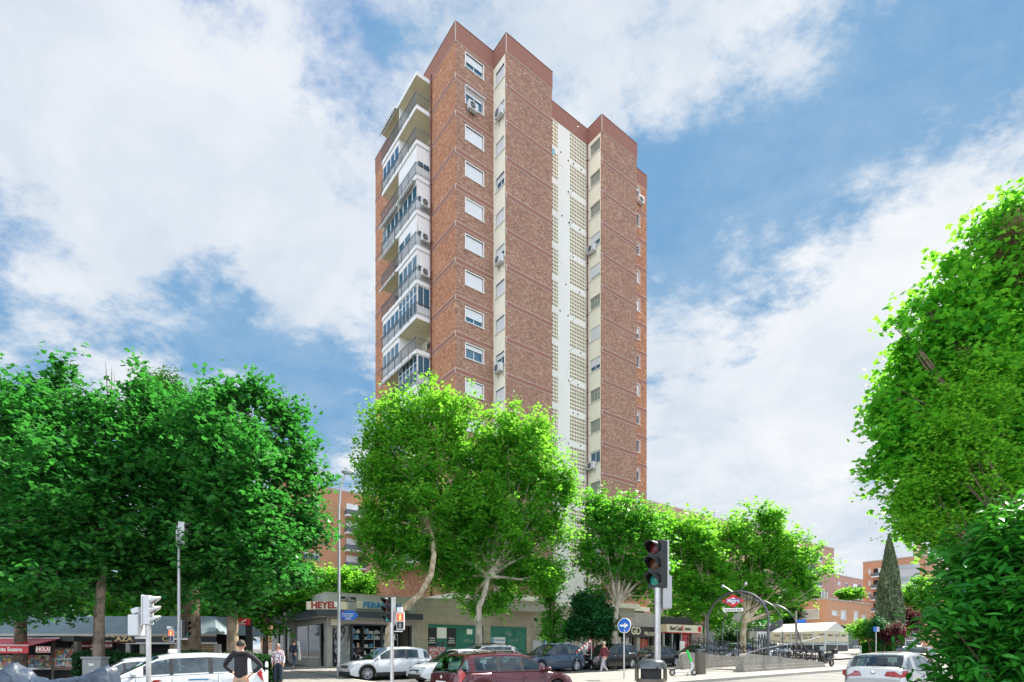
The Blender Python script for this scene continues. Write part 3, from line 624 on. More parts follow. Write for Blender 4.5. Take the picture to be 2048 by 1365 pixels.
def hardware_shop():
    S = thing('hardware_shop', 'low corner hardware shop with dark canopy, window shelves and blue and red signs', 'shop', (AX, AY, 0), AU)
    x0, x1, y0, y1 = XH, XW, PY, LY(598, XH)
    yb = 12.0
    zc0, zc1 = 3.86, 4.29; zl = 3.50
    w = MB()
    # upper wall and lintel, columns
    w.box(x0, x1, y0, yb, zc1-.02, ZR-.05)
    w.build('upper_wall', 'cream_white_dull', S)
    w = MB(); w.box(x0, x1-.002, y0+.02, yb, zl, zc0+.2)
    cx = LX(665); w.box(x0, cx, y0+.02, y0+.55, 0, zl)
    for a, b in ((LX(824), x1),): w.box(a, b, y0+.02, y0+.5, 0, zl)
    for pa, pb in ((590, 578), (570, 566), (556, 550)): w.box(x0+.02, x0+.4, LY(pa, x0), LY(pb, x0), 0, zl)
    w.box(x0+.02, x0+.2, LY(637, x0), LY(590, x0), 0, 1.15)
    w.build('wall', 'concrete', S)
    MB().box(x0-.02, x1+.0, y0-.02, yb, ZR-.05, ZR+.03).build('coping', 'concrete_light', S)
    c = MB(); c.box(x0-.95, LX(846, -1.1), y0-.95, y0-.002, zc0, zc1); c.box(x0-.95, x0-.002, y0-.0, yb, zc0, zc1); cc = c.build('canopy', 'fascia_dark', S)
    MB().box(x0-.9, x1+.3, y0-.9, y0, zc0-.03, zc0-.003).box(x0-.9, x0, y0, yb, zc0-.03, zc0-.003).build('soffit', 'cream_white_dull', cc)
    # interior
    MB().box(x0+.3, x1-.3, y0+1.9, y0+2, .3, zl).box(x0+2.6, x0+2.7, y0+.3, yb, .3, zl).build('interior_wall', 'dark_inside', S)
    # roller shutters with spray paint
    def shutter(P, rz, wd, h, z0, seed):
        m = MB(); n = int(h/.075)
        for i in range(n): z = z0+h*i/n; m.add([(0, 0, z), (wd, 0, z), (wd, .025, z+h/n*.5), (0, .025, z+h/n*.5), (0, 0, z+h/n), (wd, 0, z+h/n)], [(0, 1, 2, 3), (3, 2, 5, 4)])
        o = m.build('roller_shutter', 'grey_metal', S, loc=P, rz=rz)
        q = random.Random(seed); g = MB()
        for i in range(7):
            c0 = Vector((q.uniform(.15, wd-.15), -.012, z0+q.uniform(.3, h-.4))); pts = []
            a = q.uniform(0, 6)
            for k in range(16): a += q.uniform(-.9, 1.1); c0 = c0+Vector((math.cos(a)*.13, 0, math.sin(a)*.2)); c0.x = min(max(c0.x, .08), wd-.08); c0.z = min(max(c0.z, z0+.1), z0+h-.1); pts.append(c0.copy())
            g.tube(pts, q.choice((.02, .035, .05)), 4)
        g.build('spray_paint', 'graffiti', o)
        g = MB()
        for i in range(3):
            c0 = Vector((q.uniform(.15, wd-.15), -.01, z0+q.uniform(.1, h*.5))); pts = []; a = q.uniform(0, 6)
            for k in range(8): a += q.uniform(-.9, 1.1); c0 = c0+Vector((math.cos(a)*.1, 0, math.sin(a)*.12)); c0.x = min(max(c0.x, .08), wd-.08); pts.append(c0.copy())
            g.tube(pts, .03, 4)
        g.build('spray_paint', ('orange_red', 'graffiti_pale')[seed % 2], o)
    g0 = gz(*(A0+U*x0).xy)+.12
    shutter((LX(666), y0+.2, 0), 0, LX(703)-LX(666), zl-g0, g0, 1)
    shutter((x0+.25, LY(639, x0), 0), -math.pi/2, LY(639, x0)-LY(652, x0), zl-g0, g0, 2)
    # display window with mullions
    f = MB(); xs = [LX(706), LX(764), LX(767), LX(822)]
    f.box(LX(704), LX(707), y0+.1, y0+.3, g0, zl); f.box(LX(763), LX(768), y0+.1, y0+.25, g0, zl); f.box(LX(820), LX(824), y0+.1, y0+.3, g0, zl); f.box(LX(707), LX(820), y0+.1, y0+.25, g0, g0+.12); f.box(LX(707), LX(820), y0+.1, y0+.25, zl-.1, zl)
    f.build('window_frame', 'dark_metal', S)
    sh = MB(); xa, xb = LX(708), LX(805); ss = [LZ(p, LX(730)) for p in (1266, 1278, 1295, 1309, 1322)]
    for z in ss: sh.box(xa, xb, y0+.75, y0+1.25, z-.03, z)
    for i in range(5): x = xa+(xb-xa)*i/4; sh.box(x-.02, x+.02, y0+.8, y0+.84, .5, ss[0])
    sh.build('shelf', 'white_metal', S)
    q = random.Random(5); 
    for z in ss[:-1]:
        x = xa+.1
        while x < xb-.3:
            wd = q.uniform(.14, .42); h = q.uniform(.14, .36)
            if q.random() < .8:
                m = MB(); m.box(-wd/2, wd/2, -.12, .12, 0, h)
                if q.random() < .4: m.tube([(0, 0, h), (0, 0, h+.08)], wd*.25, 8)
                o = m.build('boxed_goods', q.choice(['shelf_box_a', 'shelf_box_a', 'shelf_box_b', 'shelf_box_b', 'shelf_box_c', 'sign_white', 'shelf_box_d', 'shelf_box_e']))
                P = A0+U*(x+wd/2)+V*(y0+1.0); o.location = (P.x, P.y, z+.002); o.rotation_euler.z = AU
                tag(o, 'small household goods standing on the shelves of the hardware shop window', 'goods', 'goods on the hardware shop shelves')
            x += wd+q.uniform(.02, .12)
    # left side glazing, slanting away
    ya, yb_ = LY(637, x0), LY(590, x0); m = MB(); m.box(x0+.1, x0+.13, ya, yb_, 1.15, zl); m.build('shop_window', 'glass_dark', S)
    m = MB(); 
    for yy in (ya, LY(613, x0), yb_): m.box(x0+.05, x0+.16, yy-.04, yy+.04, 1.15, zl)
    m.box(x0+.05, x0+.16, ya, yb_, 1.13, 1.2); m.build('window_frame', 'galvanised', S)
    m = MB(); m.box(x0+.1, x0+.16, LY(578, x0), LY(570, x0), .5, zl); m.box(x0+.1, x0+.16, LY(566, x0), LY(556, x0), .5, zl-.3); m.box(x0+.1, x0+.16, LY(550, x0), LY(541, x0), .5, zl); m.build('door', 'glass_dark', S)
    m = MB(); m.box(-.22, .22, -.06, 0, -.22, .22); m.build('alarm_box', 'sign_cream', S, loc=(x0+.45, y0-.01, 3.55))
    # signs
    xa, xb = LX(714, -.4), LX(822, -.4); m = MB(); m.box(xa, xb, y0-.24, y0-.003, 4.52, 5.02); sg = m.build('fascia_sign', 'sign_cream', S, bevel=.02)
    text('lettering', 'FERRETERIA', .56, 'ferre_blue', sg, ((xa+xb)/2+.02, y0-.26, 4.77), bold=.026, sx=(xb-xa)/3.7)
    # corner sign, set square to the crossing
    W2 = 1.32; m = MB(); m.prism([(-W2-.05, -.2), (-W2+.12, -.55), (W2-.28, -.55), (W2+.0, -.3), (W2, .1), (-W2-.05, .1)], 4.33, 4.86); bd = m.build('corner_sign', 'sign_cream', S, bevel=.015, loc=(x0+.05, y0-.05, 0), rz=-AU)
    text('lettering', 'HEYEL', .60, 'heyel_red', bd, (-.0-.1, -.565, 4.60), bold=.02, sx=.98)
    m = MB(); m.box(W2-.75, W2-.3, -.553, -.551, 4.36, 4.82); m.build('print_patch', 'sign_white', bd)
    # street name plate
    xn = LX(696); m = MB(); m.box(xn-.55, xn+.55, y0-.03, y0-.001, 4.98, 5.30)
    pl = m.build('street_name_plate', 'black', S)
    text('lettering', 'CALLE', .13, 'sign_white', pl, (xn, y0-.035, 5.22), ext=.002, bold=.003); text('lettering', 'SANTA VIRGILIA', .15, 'sign_white', pl, (xn, y0-.035, 5.07), ext=.002, bold=.003, sx=.9)
    return S
simple('cream_white_dull', (.40, .40, .36), .7, var=.06, scale=1)
hardware_shop()

def podium():
    S = thing('stone_clad_podium', 'long low stone-clad wall block under the tower with green boarded shopfronts', 'building', (AX, AY, 0), AU)
    y0 = PY; x0, x1 = XW+.003, XP
    g1 = (LX(856)-x0, LX(967)-x0, .85, 3.66); g2 = (LX(981)-x0, LX(1053)-x0, .9, 3.66)
    d1 = (LX(1066)-x0, LX(1086)-x0, .0, 2.6); d2 = (LX(1113)-x0, LX(1145)-x0, 0, 2.75); d3 = (LX(1159)-x0, LX(1174)-x0, 0, 2.8); vt = (LX(1068)-x0, LX(1075)-x0, LZ(1243, LX(1070)), LZ(1236, LX(1070)))
    m = MB(); facade(m, (x0, y0), (1, 0), x1-x0, 0, ZR, [g1, g2, d1, d2, d3, vt], (0, -1), depth=.2)
    m.quad((x0, 14, 0), (x0, y0, 0), (x0, y0, ZR), (x0, 14, ZR)); m.quad((x1, y0, 0), (x1, 14, 0), (x1, 14, ZR), (x1, y0, ZR))
    m.build('wall', 'granite_tile', S)
    MB().box(x0-.02, x1+.3, y0-.03, 16, ZR, ZR+.10).build('coping', 'concrete_light', S)
    for nm, a, mt in (('boarded_shopfront', g1, 'green_panel'), ('boarded_shopfront', g2, 'green_panel'), ('side_door', d1, 'grey_metal'), ('side_door', d2, 'grey_metal'), ('side_door', d3, 'grey_metal'), ('vent', vt, 'dark_metal')):
        m = MB(); m.box(x0+a[0], x0+a[1], y0+.08, y0+.12, a[2], a[3])
        if nm == 'boarded_shopfront':
            n = max(2, round((a[1]-a[0])/1.25))
            for i in range(n+1): x = x0+a[0]+(a[1]-a[0])*i/n; m.box(x-.03, x+.03, y0+.055, y0+.08, a[2], a[3])
            m.box(x0+a[0], x0+a[1], y0+.05, y0+.078, a[3]-.3, a[3]-.22)
        o = m.build(nm, mt, S)
    def poster(p0, p1, za, zb, mat, name='poster'):
        return MB().box(LX(p0), LX(p1), y0+.035, y0+.05, za, zb).build(name, mat, S)
    a = poster(857, 873, 2.0, 3.4, 'black'); text('lettering', 'Nuevo\nespacio\nde barrio', .17, 'sign_white', a, ((LX(857)+LX(873))/2, y0+.03, 2.45), ext=.002, bold=.003)
    a = poster(895, 912, 1.95, 3.4, 'black'); text('lettering', 'Nuevo\nespacio\nde barrio', .17, 'sign_white', a, ((LX(895)+LX(912))/2, y0+.03, 2.45), ext=.002, bold=.003)
    poster(874.5, 893.5, 2.6, 3.42, 'sign_white'); poster(934, 945, 2.95, 3.36, 'sign_white'); poster(858, 891, .95, 1.95, 'pasted'); poster(943, 966, 1.3, 1.95, 'pasted')
    a = poster(989, 1011, 1.65, 2.78, 'sign_white'); cx = (LX(989)+LX(1011))/2
    text('lettering', 'DISPONIBLE', .21, 'blue_sign', a, (cx, y0+.03, 2.52), ext=.002, bold=.005, sx=.92); text('lettering', '917 90 75 22', .21, 'blue_sign', a, (cx, y0+.03, 2.2), ext=.002, bold=.005, sx=.95)
    poster(983.5, 988.8, 1.7, 2.78, 'shelf_box_a'); a = poster(1087, 1100, 2.0, 2.75, 'sign_white'); 
    m = MB(); m.box(LX(1087), LX(1087)+.25, y0-.014, y0-.001, 2.0, 2.75); m.build('poster', 'blue_sign', S)
    MB().box(LX(1087)+.26, LX(1100), y0-.014, y0-.001, 2.0, 2.75).build('poster', 'sign_white', S)
    q = random.Random(11)   # scrawled tags on the boards
    for cx_, cz, w_, mt in ((LX(938), 2.45, .9, 'graffiti_pale'), (LX(1030), 2.55, .9, 'graffiti_pale'), (LX(883), 2.2, .7, 'purple'), (LX(925), 1.6, .9, 'graffiti_pale'), (LX(1018), 3.1, .6, 'graffiti_pale'), (LX(1040), 1.6, .7, 'graffiti'), (LX(1025), 1.8, .8, 'graffiti_pale')):
        g = MB(); x = cx_-w_/2
        while x < cx_+w_/2:
            pts = [(x+q.uniform(-.04, .04), y0+.05, cz+q.uniform(-.18, .18)) for _ in range(4)]; g.tube(pts, .013 if w_ > .85 else .02, 4); x += .13
        g.build('spray_paint', mt, S)
    # square ledge over the passage on the right
    # hairdresser's: brown section, dark fascia
    H = thing('hairdresser_shop', 'low shopfront with dark fascia lettered in cream beside the stone-clad wall', 'shop', (AX, AY, 0), AU)
    xa, xm, xb = XP+.31, LX(1252), XG
    m = MB(); m.box(xa, xm-.1, y0+.1, 14, LZ(1241, LX(1245)), ZR-.1); m.build('brown_band', 'tile_brown', H)
    m = MB(); m.box(xm-.1, xb, y0+.02, 14, 3.9, ZR); m.build('upper_wall', 'concrete', H)
    zf0, zf1 = LZ(1263, LX(1290)), LZ(1241, LX(1290)); zf0, zf1 = 3.05, 4.12
    m = MB(); m.box(xm-.6, xb+.1, y0-.18, y0+.015, zf0, zf1); fa = m.build('fascia', 'gd_dark', H)
    text('lettering', 'GD', 1.05, 'sign_cream', fa, (LX(1272, y0-.2), y0-.2, 3.66), bold=.03, sx=.95); text('lettering', 'PELUQUERIA', .50, 'sign_cream', fa, (LX(1289, y0-.2), y0-.2, 3.42), bold=.012, align='LEFT', sx=.95)
    m = MB()
    for p0, p1 in ((1237.5, 1243), (1252, 1259), (1275, 1281), (1314, 1322)): m.box(LX(p0), LX(p1), y0+.05, y0+.5, 0, zf0)
    m.build('pillar', 'concrete', H)
    m = MB(); m.box(xa, xb, y0+.55, y0+.6, 0, 4.0); m.build('shop_window', 'glass_dark', H)
    m = MB()
    for p in (1262, 1270, 1284, 1295, 1305, 1313): m.box(LX(p)-.04, LX(p)+.04, y0+.48, y0+.55, .5, zf0)
    m.build('window_frame', 'grey_metal', H)
    MB().box(LX(1289), LX(1303), y0+.5, y0+.54, 2.0, 2.9).build('poster', 'orange_red', H)
simple('tile_brown', (.34, .20, .13), .7, var=.08)
podium()

def bank_kiosk():
    S = thing('bank_branch', 'small bank branch with cream fascia and red poster under the plane trees', 'bank', (AX, AY, 0), AU)
    xa, xb = LX(1332, -1.4), LX(1398, -1.4); y0 = -1.4
    MB().box(xa, xb-.3, y0+.5, 8, 4.45, LZ(1232, xa, y0)).build('roof_box', 'gd_dark', S)
    f = MB().box(xa, LX(1405, y0-.1), y0-.1, y0+3, 3.62, 4.42).build('fascia', 'sign_cream', S)
    MB().box(xa, LX(1405, y0-.1), y0-.104, y0+3, 3.55, 3.617).build('fascia_edge', 'red', f)
    text('lettering', 'iberCaja', .62, 'black', f, (LX(1352, y0-.12), y0-.12, 4.02), bold=.01, sx=.95); text('lettering', '€', .7, 'red', f, (LX(1365, y0-.12), y0-.12, 4.0), bold=.02); text('lettering', 'Madrid', .36, 'black', f, (LX(1376, y0-.12), y0-.12, 4.0), bold=.01)
    MB().box(LX(1396, y0-.1), LX(1402, y0-.1), y0-.115, y0-.101, 3.75, 4.3).build('emblem', 'red', f)
    m = MB(); m.box(xa, xb, y0+.9, y0+1.0, .5, 3.55); m.build('shop_window', 'glass_dark', S)
    m = MB()
    for p in (1333, 1350, 1368, 1390): m.box(LX(p, y0)-.09, LX(p, y0)+.09, y0+.3, y0+.5, .5, 3.55)
    m.build('pillar', 'grey_metal', S)
    P = MB().box(LX(1371, y0), LX(1388, y0), y0+.6, y0+.66, 1.3, 3.5).build('poster', 'red_poster', S)
    MB().box(LX(1354, y0), LX(1363, y0), y0-.4, y0-.3, 1.1, 2.7).build('info_panel', 'sign_white', S)
bank_kiosk()

# ------------------------------------------------------------------ blocks of flats in the distance
def block(label, corner, L, D, zb, zt, mat, fh, front=(), side=(), along=U, cat='apartment building', cop='coping_c', name='apartment_block'):
    """corner = near corner; front face runs along `along` (outside to its right-hand side), side face runs back to the left"""
    ang = math.atan2(along.y, along.x); S = thing(name, label, cat, (corner[0], corner[1], 0), ang)
    def holes(cols):
        h = []
        for kind, a, w_, b0, b1 in cols:
            z = zt-1.0-fh
            while z > zb+.5: h.append((a, a+w_, z+b0, z+b1)) if kind == 'w' else None; z -= fh
        return h
    hf, hs = holes(front), holes(side)
    m = MB(); facade(m, (0, 0), (1, 0), L, zb, zt, hf, (0, -1), depth=.3); facade(m, (0, D), (0, -1), D, zb, zt, [(D-h[1], D-h[0], h[2], h[3]) for h in hs], (-1, 0), depth=.3)
    m.quad((L, 0, zb), (L, D, zb), (L, D, zt), (L, 0, zt)); m.quad((L, D, zb), (0, D, zb), (0, D, zt), (L, D, zt)); m.quad((0, 0, zt), (L, 0, zt), (L, D, zt), (0, D, zt))
    m.build('wall', mat, S)
    MB().box(-.1, L+.1, -.1, D+.1, zt, zt+.35).build('coping', cop, S)
    q = random.Random(int(L*7+D)); 
    for cols, isf in ((front, 1), (side, 0)):
        for kind, a, w_, b0, b1 in cols:
            z = zt-1.0-fh
            while z > zb+.5:
                if kind == 'w':
                    m = MB(); g = MB(); s_ = q.choice((.3, .6, 1, 0, .9)); h = b1-b0
                    if isf: m.box(a, a+w_, .12, .17, z+b0, z+b0+.07); m.box(a, a+.07, .12, .17, z+b0, z+b1); m.box(a+w_-.07, a+w_, .12, .17, z+b0, z+b1); m.box(a+w_/2-.04, a+w_/2+.04, .12, .17, z+b0, z+b1); m.box(a+.02, a+w_-.02, .1, .14, z+b1-h*s_-.07, z+b1); g.box(a, a+w_, .2, .22, z+b0, z+b1); m.box(a-.1, a+w_+.1, -.08, .1, z+b0-.08, z+b0)
                    else: m.box(.12, .17, a, a+w_, z+b0, z+b0+.07); m.box(.12, .17, a, a+.07, z+b0, z+b1); m.box(.12, .17, a+w_-.07, a+w_, z+b0, z+b1); m.box(.12, .17, a+w_/2-.04, a+w_/2+.04, z+b0, z+b1); m.box(.1, .14, a+.02, a+w_-.02, z+b1-h*s_-.07, z+b1); g.box(.2, .22, a, a+w_, z+b0, z+b1)
                    o = m.build('window', 'white_metal', S); g.build('pane', 'glass_sky', o)
                elif kind == 'b':   # balcony with slab, railing, glazing behind, striped valance
                    m = MB(); r_ = MB(); g = MB(); wn = MB()
                    if isf:
                        m.box(a, a+w_, -1.1, -.003, z-.05, z+.22); r_.box(a, a+w_, -1.12, -1.08, z+.22, z+1.0); r_.box(a-.02, a+.02, -1.08, 0, z+.22, z+1.0); r_.box(a+w_-.02, a+w_+.02, -1.08, 0, z+.22, z+1.0)
                        g.box(a+.2, a+w_-.2, -.02, -.004, z+.25, z+2.2); wn.box(a+.3, a+w_*.5, -.06, -.02, z+.25, z+2.2)
                    else:
                        m.box(-1.1, -.003, a, a+w_, z-.05, z+.22); r_.box(-1.12, -1.08, a, a+w_, z+.22, z+1.0); r_.box(-1.08, 0, a-.02, a+.02, z+.22, z+1.0)
                        g.box(-.02, -.004, a+.2, a+w_-.2, z+.25, z+2.2); wn.box(-.06, -.02, a+.3, a+w_*.5, z+.25, z+2.2)
                    o = m.build('balcony', 'white_paint', S); r_.build('railing', 'grey_rail', o); g.build('pane', 'glass_dark', o); wn.build('blind', 'shutter', o)
                z -= fh
    return S
simple('panel_grey', (.50, .51, .53), .6); simple('coping_c', (.45, .36, .30), .8)
# orange-brick block behind the corner shop
P = PX(600, 83.0, 0)
def corner_at(px, Y): p = PX(px, Y, 0); return (p.x, p.y)
def s_to(px, c, d=U):      # distance along d from c to a sight line
    k = (px-1024)/FPX; return (k*c[1]-c[0])/(d.x-k*d.y)
c1 = corner_at(560, 84); L1 = s_to(770, c1)
block('orange brick block with striped-valance balconies behind the corner hardware shop', c1, L1, 12, 0, ZP(983, DEP(0, 0)*0+c1[1]+U.y*s_to(673, c1)), 'brick_orange', 2.85,
      front=[('w', s_to(607, c1), 1.5, 1.0, 2.1), ('w', s_to(622, c1), 1.3, 1.0, 2.1), ('b', s_to(689, c1), s_to(742, c1)-s_to(689, c1), 0, 0)])
c1b = corner_at(752, 88); block('pinkish brick wing between the orange block and the tower', c1b, 6, 10, 0, ZP(1035, 90), 'brick_pink', 2.85, front=[('w', 1.2, 1.2, 1.0, 2.1)])
# long red block to the right of the tower, above the trees
c2 = corner_at(1300, 92); L2 = s_to(1668, c2)
zt2 = ZP(1100, c2[1]+U.y*L2)
block('long red brick block with white windows rising above the metro trees', c2, L2, 14, 0, zt2, 'brick_pink', 2.9,
      front=[('w', L2-a, 1.6, 1.0, 2.2) for a in (62, 55, 48, 41, 34)]+[('b', L2-26, 7, 0, 0), ('b', L2-16, 7, 0, 0), ('w', L2-30, 1.6, 1.0, 2.2)])
c3 = corner_at(1640, 165); L3 = s_to(1735, c3)
block('low distant pink brick block seen in the gap beside the cypress', c3, L3, 12, 0, ZP(1162, 185), 'brick_pink', 2.9, front=[('w', L3*.35, 2.2, 1, 2.2), ('w', L3*.5, 2.2, 1, 2.2), ('b', L3*.66, L3*.2, 0, 0)])
c4 = corner_at(1850, 128)      # near corner hidden by the hedge; the long side runs back to the left
d4 = lambda px: ((px-1024)/FPX*c4[1]-c4[0])/(V.x-(px-1024)/FPX*V.y)
D4 = d4(1726)
S4 = block('tall apartment block with white panelled facade and balconies behind the pointed cypress', c4, 16, D4, 0, ZP(1127, 128+V.y*D4), 'brick_orange', 2.85,
      side=[('b', d4(1768), d4(1745)-d4(1768), 0, 0), ('w', d4(1742), (d4(1730)-d4(1742))*.5, .9, 2.3)])
zt4 = ZP(1127, 128+V.y*D4); m = MB(); m.box(-.12, -.02, 1, d4(1790), 2, zt4-1.5); wp4 = m.build('white_panel', 'panel_grey', S4)
m = MB()
for i in range(9): z = zt4-2.6-i*2.85; m.box(-.16, -.121, 2, d4(1793), z, z+1.1)
m.build('panel_window', 'glass_milky', wp4)
MB().box(2, 6, d4(1838), d4(1820), zt4, zt4+3.2).build('roof_hut', 'brick_pink', S4)
# orange end wall of that block
e4 = Vector((c4[0], c4[1], 0))+V*D4

# two-storey brick building at the far crossing
c5 = corner_at(1652, 72); L5 = s_to(1742, c5); D5 = ((1597-1024)/FPX*c5[1]-c5[0])/(V.x-(1597-1024)/FPX*V.y)
z5 = ZP(1199, 72); zb5 = ZP(1249, 72)
S5 = thing('brick_corner_building', 'two-storey orange brick corner building above the white terrace tent', 'building', (c5[0], c5[1], 0), AU)
def h5(pa, pb, ya, yb_, x): return (s_to(pa, c5), s_to(pb, c5), ZP(yb_, c5[1]+U.y*s_to((pa+pb)/2, c5)), ZP(ya, c5[1]+U.y*s_to((pa+pb)/2, c5)))
hf = [h5(1664, 1675.5, 1222.5, 1231, 0), h5(1682, 1691.5, 1222, 1240, 0), h5(1708, 1716.5, 1224, 1242, 0), h5(1724, 1732, 1231.5, 1246, 0)]
def h5s(pa, pb, ya, yb_):
    f_ = lambda p: ((p-1024)/FPX*c5[1]-c5[0])/(V.x-(p-1024)/FPX*V.y)
    a, b = f_(pb), f_(pa); Y = c5[1]+V.y*(a+b)/2
    return (a, b, ZP(yb_, Y), ZP(ya, Y))
hs = [h5s(1605, 1637, 1220, 1238)]
m = MB(); facade(m, (0, 0), (1, 0), L5, zb5, z5, hf, (0, -1), depth=.2); facade(m, (0, D5), (0, -1), D5, zb5, z5, [(D5-h[1], D5-h[0], h[2], h[3]) for h in hs], (-1, 0), depth=.2)
m.quad((L5, 0, zb5), (L5, 12, zb5), (L5, 12, z5), (L5, 0, z5)); m.quad((0, 0, z5), (L5, 0, z5), (L5, D5, z5), (0, D5, z5)); m.build('wall', 'brick_orange', S5)
MB().box(-.08, L5+.08, -.08, D5+.08, z5, z5+.18).build('coping', 'concrete_light', S5)
for i, h in enumerate(hf):
    o = window(S5, (h[0], 0, h[2]), 0, h[1]-h[0], h[3]-h[2], (1, .95, .95, .5)[i], surround=True)
o = window(S5, (0, hs[0][1], hs[0][2]), -math.pi/2, hs[0][1]-hs[0][0], hs[0][3]-hs[0][2], .02, glass='curtain', mull=2)
m = MB()
for i in range(14): y = hs[0][0]+(hs[0][1]-hs[0][0])*i/13; m.box(-.06, -.04, y-.02, y+.02, hs[0][2], hs[0][3])
m.build('window_bars', 'white_metal', S5)
m = MB(); m.box(.3, L5-.3, .4, .5, 0, zb5-.3); m.box(.4, .5, .3, D5-.3, 0, zb5-.3); m.build('shop_window', 'glass_dark', S5)
MB().box(-.05, L5+.05, -.05, D5, zb5-.9, zb5-.002).build('fascia', 'gd_dark', S5)
MB().box(L5-2.2, L5, -.02, .4, 0, zb5-.9).build('pillar', 'orange_red', S5)
# roof machine
m = MB(); m.box(-1.1, 1.1, -.8, .8, .5, 1.7); m.box(-.9, .9, -.7, .7, 0, .5)
P = Vector((c5[0], c5[1], 0))+U*(s_to(1683, c5))+V*3; o = m.build('rooftop_cooler', 'dark_metal', None, loc=(P.x, P.y, z5+.0), rz=AU); tag(o, 'grey ventilation machine on the roof of the two-storey brick building', 'cooler')
m = MB()
for i in range(5): m.box(-1.0+.45*i, -.8+.45*i, -.83, -.8, .6, 1.6)
m.build('louvre', 'white_metal', o)

# white terrace tent in front of it
def tent():
    Y0 = 64.0; c = corner_at(1650, Y0); g = gz(*c)
    S = thing('terrace_tent', 'white terrace tent with clear plastic sides in front of the brick corner building', 'tent', (c[0], c[1], g), AU)
    he = ZP(1262, Y0)-g; hr = ZP(1250, Y0)-g; L_ = s_to(1695, c); D_ = ((1541-1024)/FPX*c[1]-c[0])/(V.x-(1541-1024)/FPX*V.y)
    m = MB(); m.add([(0, 0, he), (L_, 0, he), (L_/2, 0, hr+.4), (0, D_, he), (L_, D_, he), (L_/2, D_, hr+.4)], [(0, 2, 5, 3), (2, 1, 4, 5), (0, 1, 2)]); m.build('roof', 'tent', S)
    m = MB(); m.box(-.04, 0, 0, D_, he-1.35, he+.02); m.box(0, L_, -.04, 0, he-1.2, he+.02); v_ = m.build('valance', 'sign_cream', S)
    q = random.Random(4)
    for i in range(9):
        wd = ['CAFE', 'BAR', 'TAPAS', 'MENU DEL DIA', 'RACIONES', 'COPAS'][i % 6]
        o = text('lettering', wd, .34, 'black', v_, (-.06, D_*(.06+.1*i), he-.45-.35*(i % 2)), rz=-math.pi/2, ext=.003, bold=.005)
    for i in range(3): text('lettering', ['TERRAZA', 'COCINA', 'ABIERTO'][i], .3, 'black', v_, (L_*(.2+.3*i), -.06, he-.5), ext=.003, bold=.005)
    m = MB()
    for y in [D_*i/5 for i in range(6)]: m.box(-.07, .07, y-.08, y+.08, 0, he)
    for x in (L_/2, L_): m.box(x-.08, x+.08, -.07, .07, 0, he)
    m.box(-.05, .05, 0, D_, 1.0, 1.08); m.box(0, L_, -.05, .05, 1.0, 1.08); m.build('frame', 'white_metal', S)
    m = MB(); m.box(-.02, .02, .1, D_, 1.08, he-1.3); m.box(.1, L_, -.02, .02, 1.08, he-1.2); m.build('clear_side', 'glass_milky', S)
    m = MB(); m.box(-.03, .03, .1, D_, .05, 1.0); m.box(.1, L_, -.03, .03, .05, 1.0); m.build('lower_panel', 'fascia_dark', S)
    return S
tent()
# shop with a graffiti-covered shutter behind the metro mouth
def far_shop():
    c = corner_at(1500, 70); S = thing('corner_shop', 'brick and beige shop with graffiti-covered shutter behind the metro entrance', 'shop', (c[0], c[1], 0), 0)
    W_ = 64/FPX*70; 
    MB().box(0, W_, 0, 8, ZP(1228, 70), ZP(1205, 70)).build('upper_wall', 'brick_orange', S)
    MB().box(0, W_*.8, -.06, 0, ZP(1240, 70), ZP(1227, 70)).build('blind', 'sign_cream', S)
    MB().box(0, W_, .0, 8, ZP(1262, 70), ZP(1240.1, 70)).build('fascia', 'fascia_dark', S)
    a = MB().box(.1, W_*.62, -.14, -.01, ZP(1252, 70), ZP(1242, 70)).build('shop_sign', 'sign_white', S); MB().box(.1, W_*.62, -.15, -.142, ZP(1245, 70), ZP(1242, 70)).build('sign_stripe', 'lime', a)
    MB().box(0, W_, .1, 8, 0, ZP(1262.1, 70)).build('wall', 'concrete', S)
    sh = MB().box(W_*.22, W_*.75, .04, .098, gz(0, 70), ZP(1264, 70)).build('roller_shutter', 'shutter', S)
    q = random.Random(9); g = MB(); z0, z1 = ZP(1284, 70), ZP(1268, 70); x = W_*.26
    while x < W_*.7:
        pts = [(x, .02, z0), (x+.1, .02, z1), (x+.22, .02, z0+(z1-z0)*q.uniform(.2, .6)), (x+.28, .02, z0)]; g.tube(pts, .055, 4); x += .36
    g.build('spray_paint', 'graffiti', sh)
    MB().box(-6, -.05, 1, 8, 0, ZP(1215, 70)).build('side_wall', 'concrete', S); MB().box(-5.5, -1, .9, .98, gz(0, 70)+.2, ZP(1266, 70)).build('shop_window', 'glass_dark', S); MB().box(-6, -.1, .85, .98, ZP(1262, 70), ZP(1248, 70)).build('sign_band', 'fascia_dark', S)
far_shop()

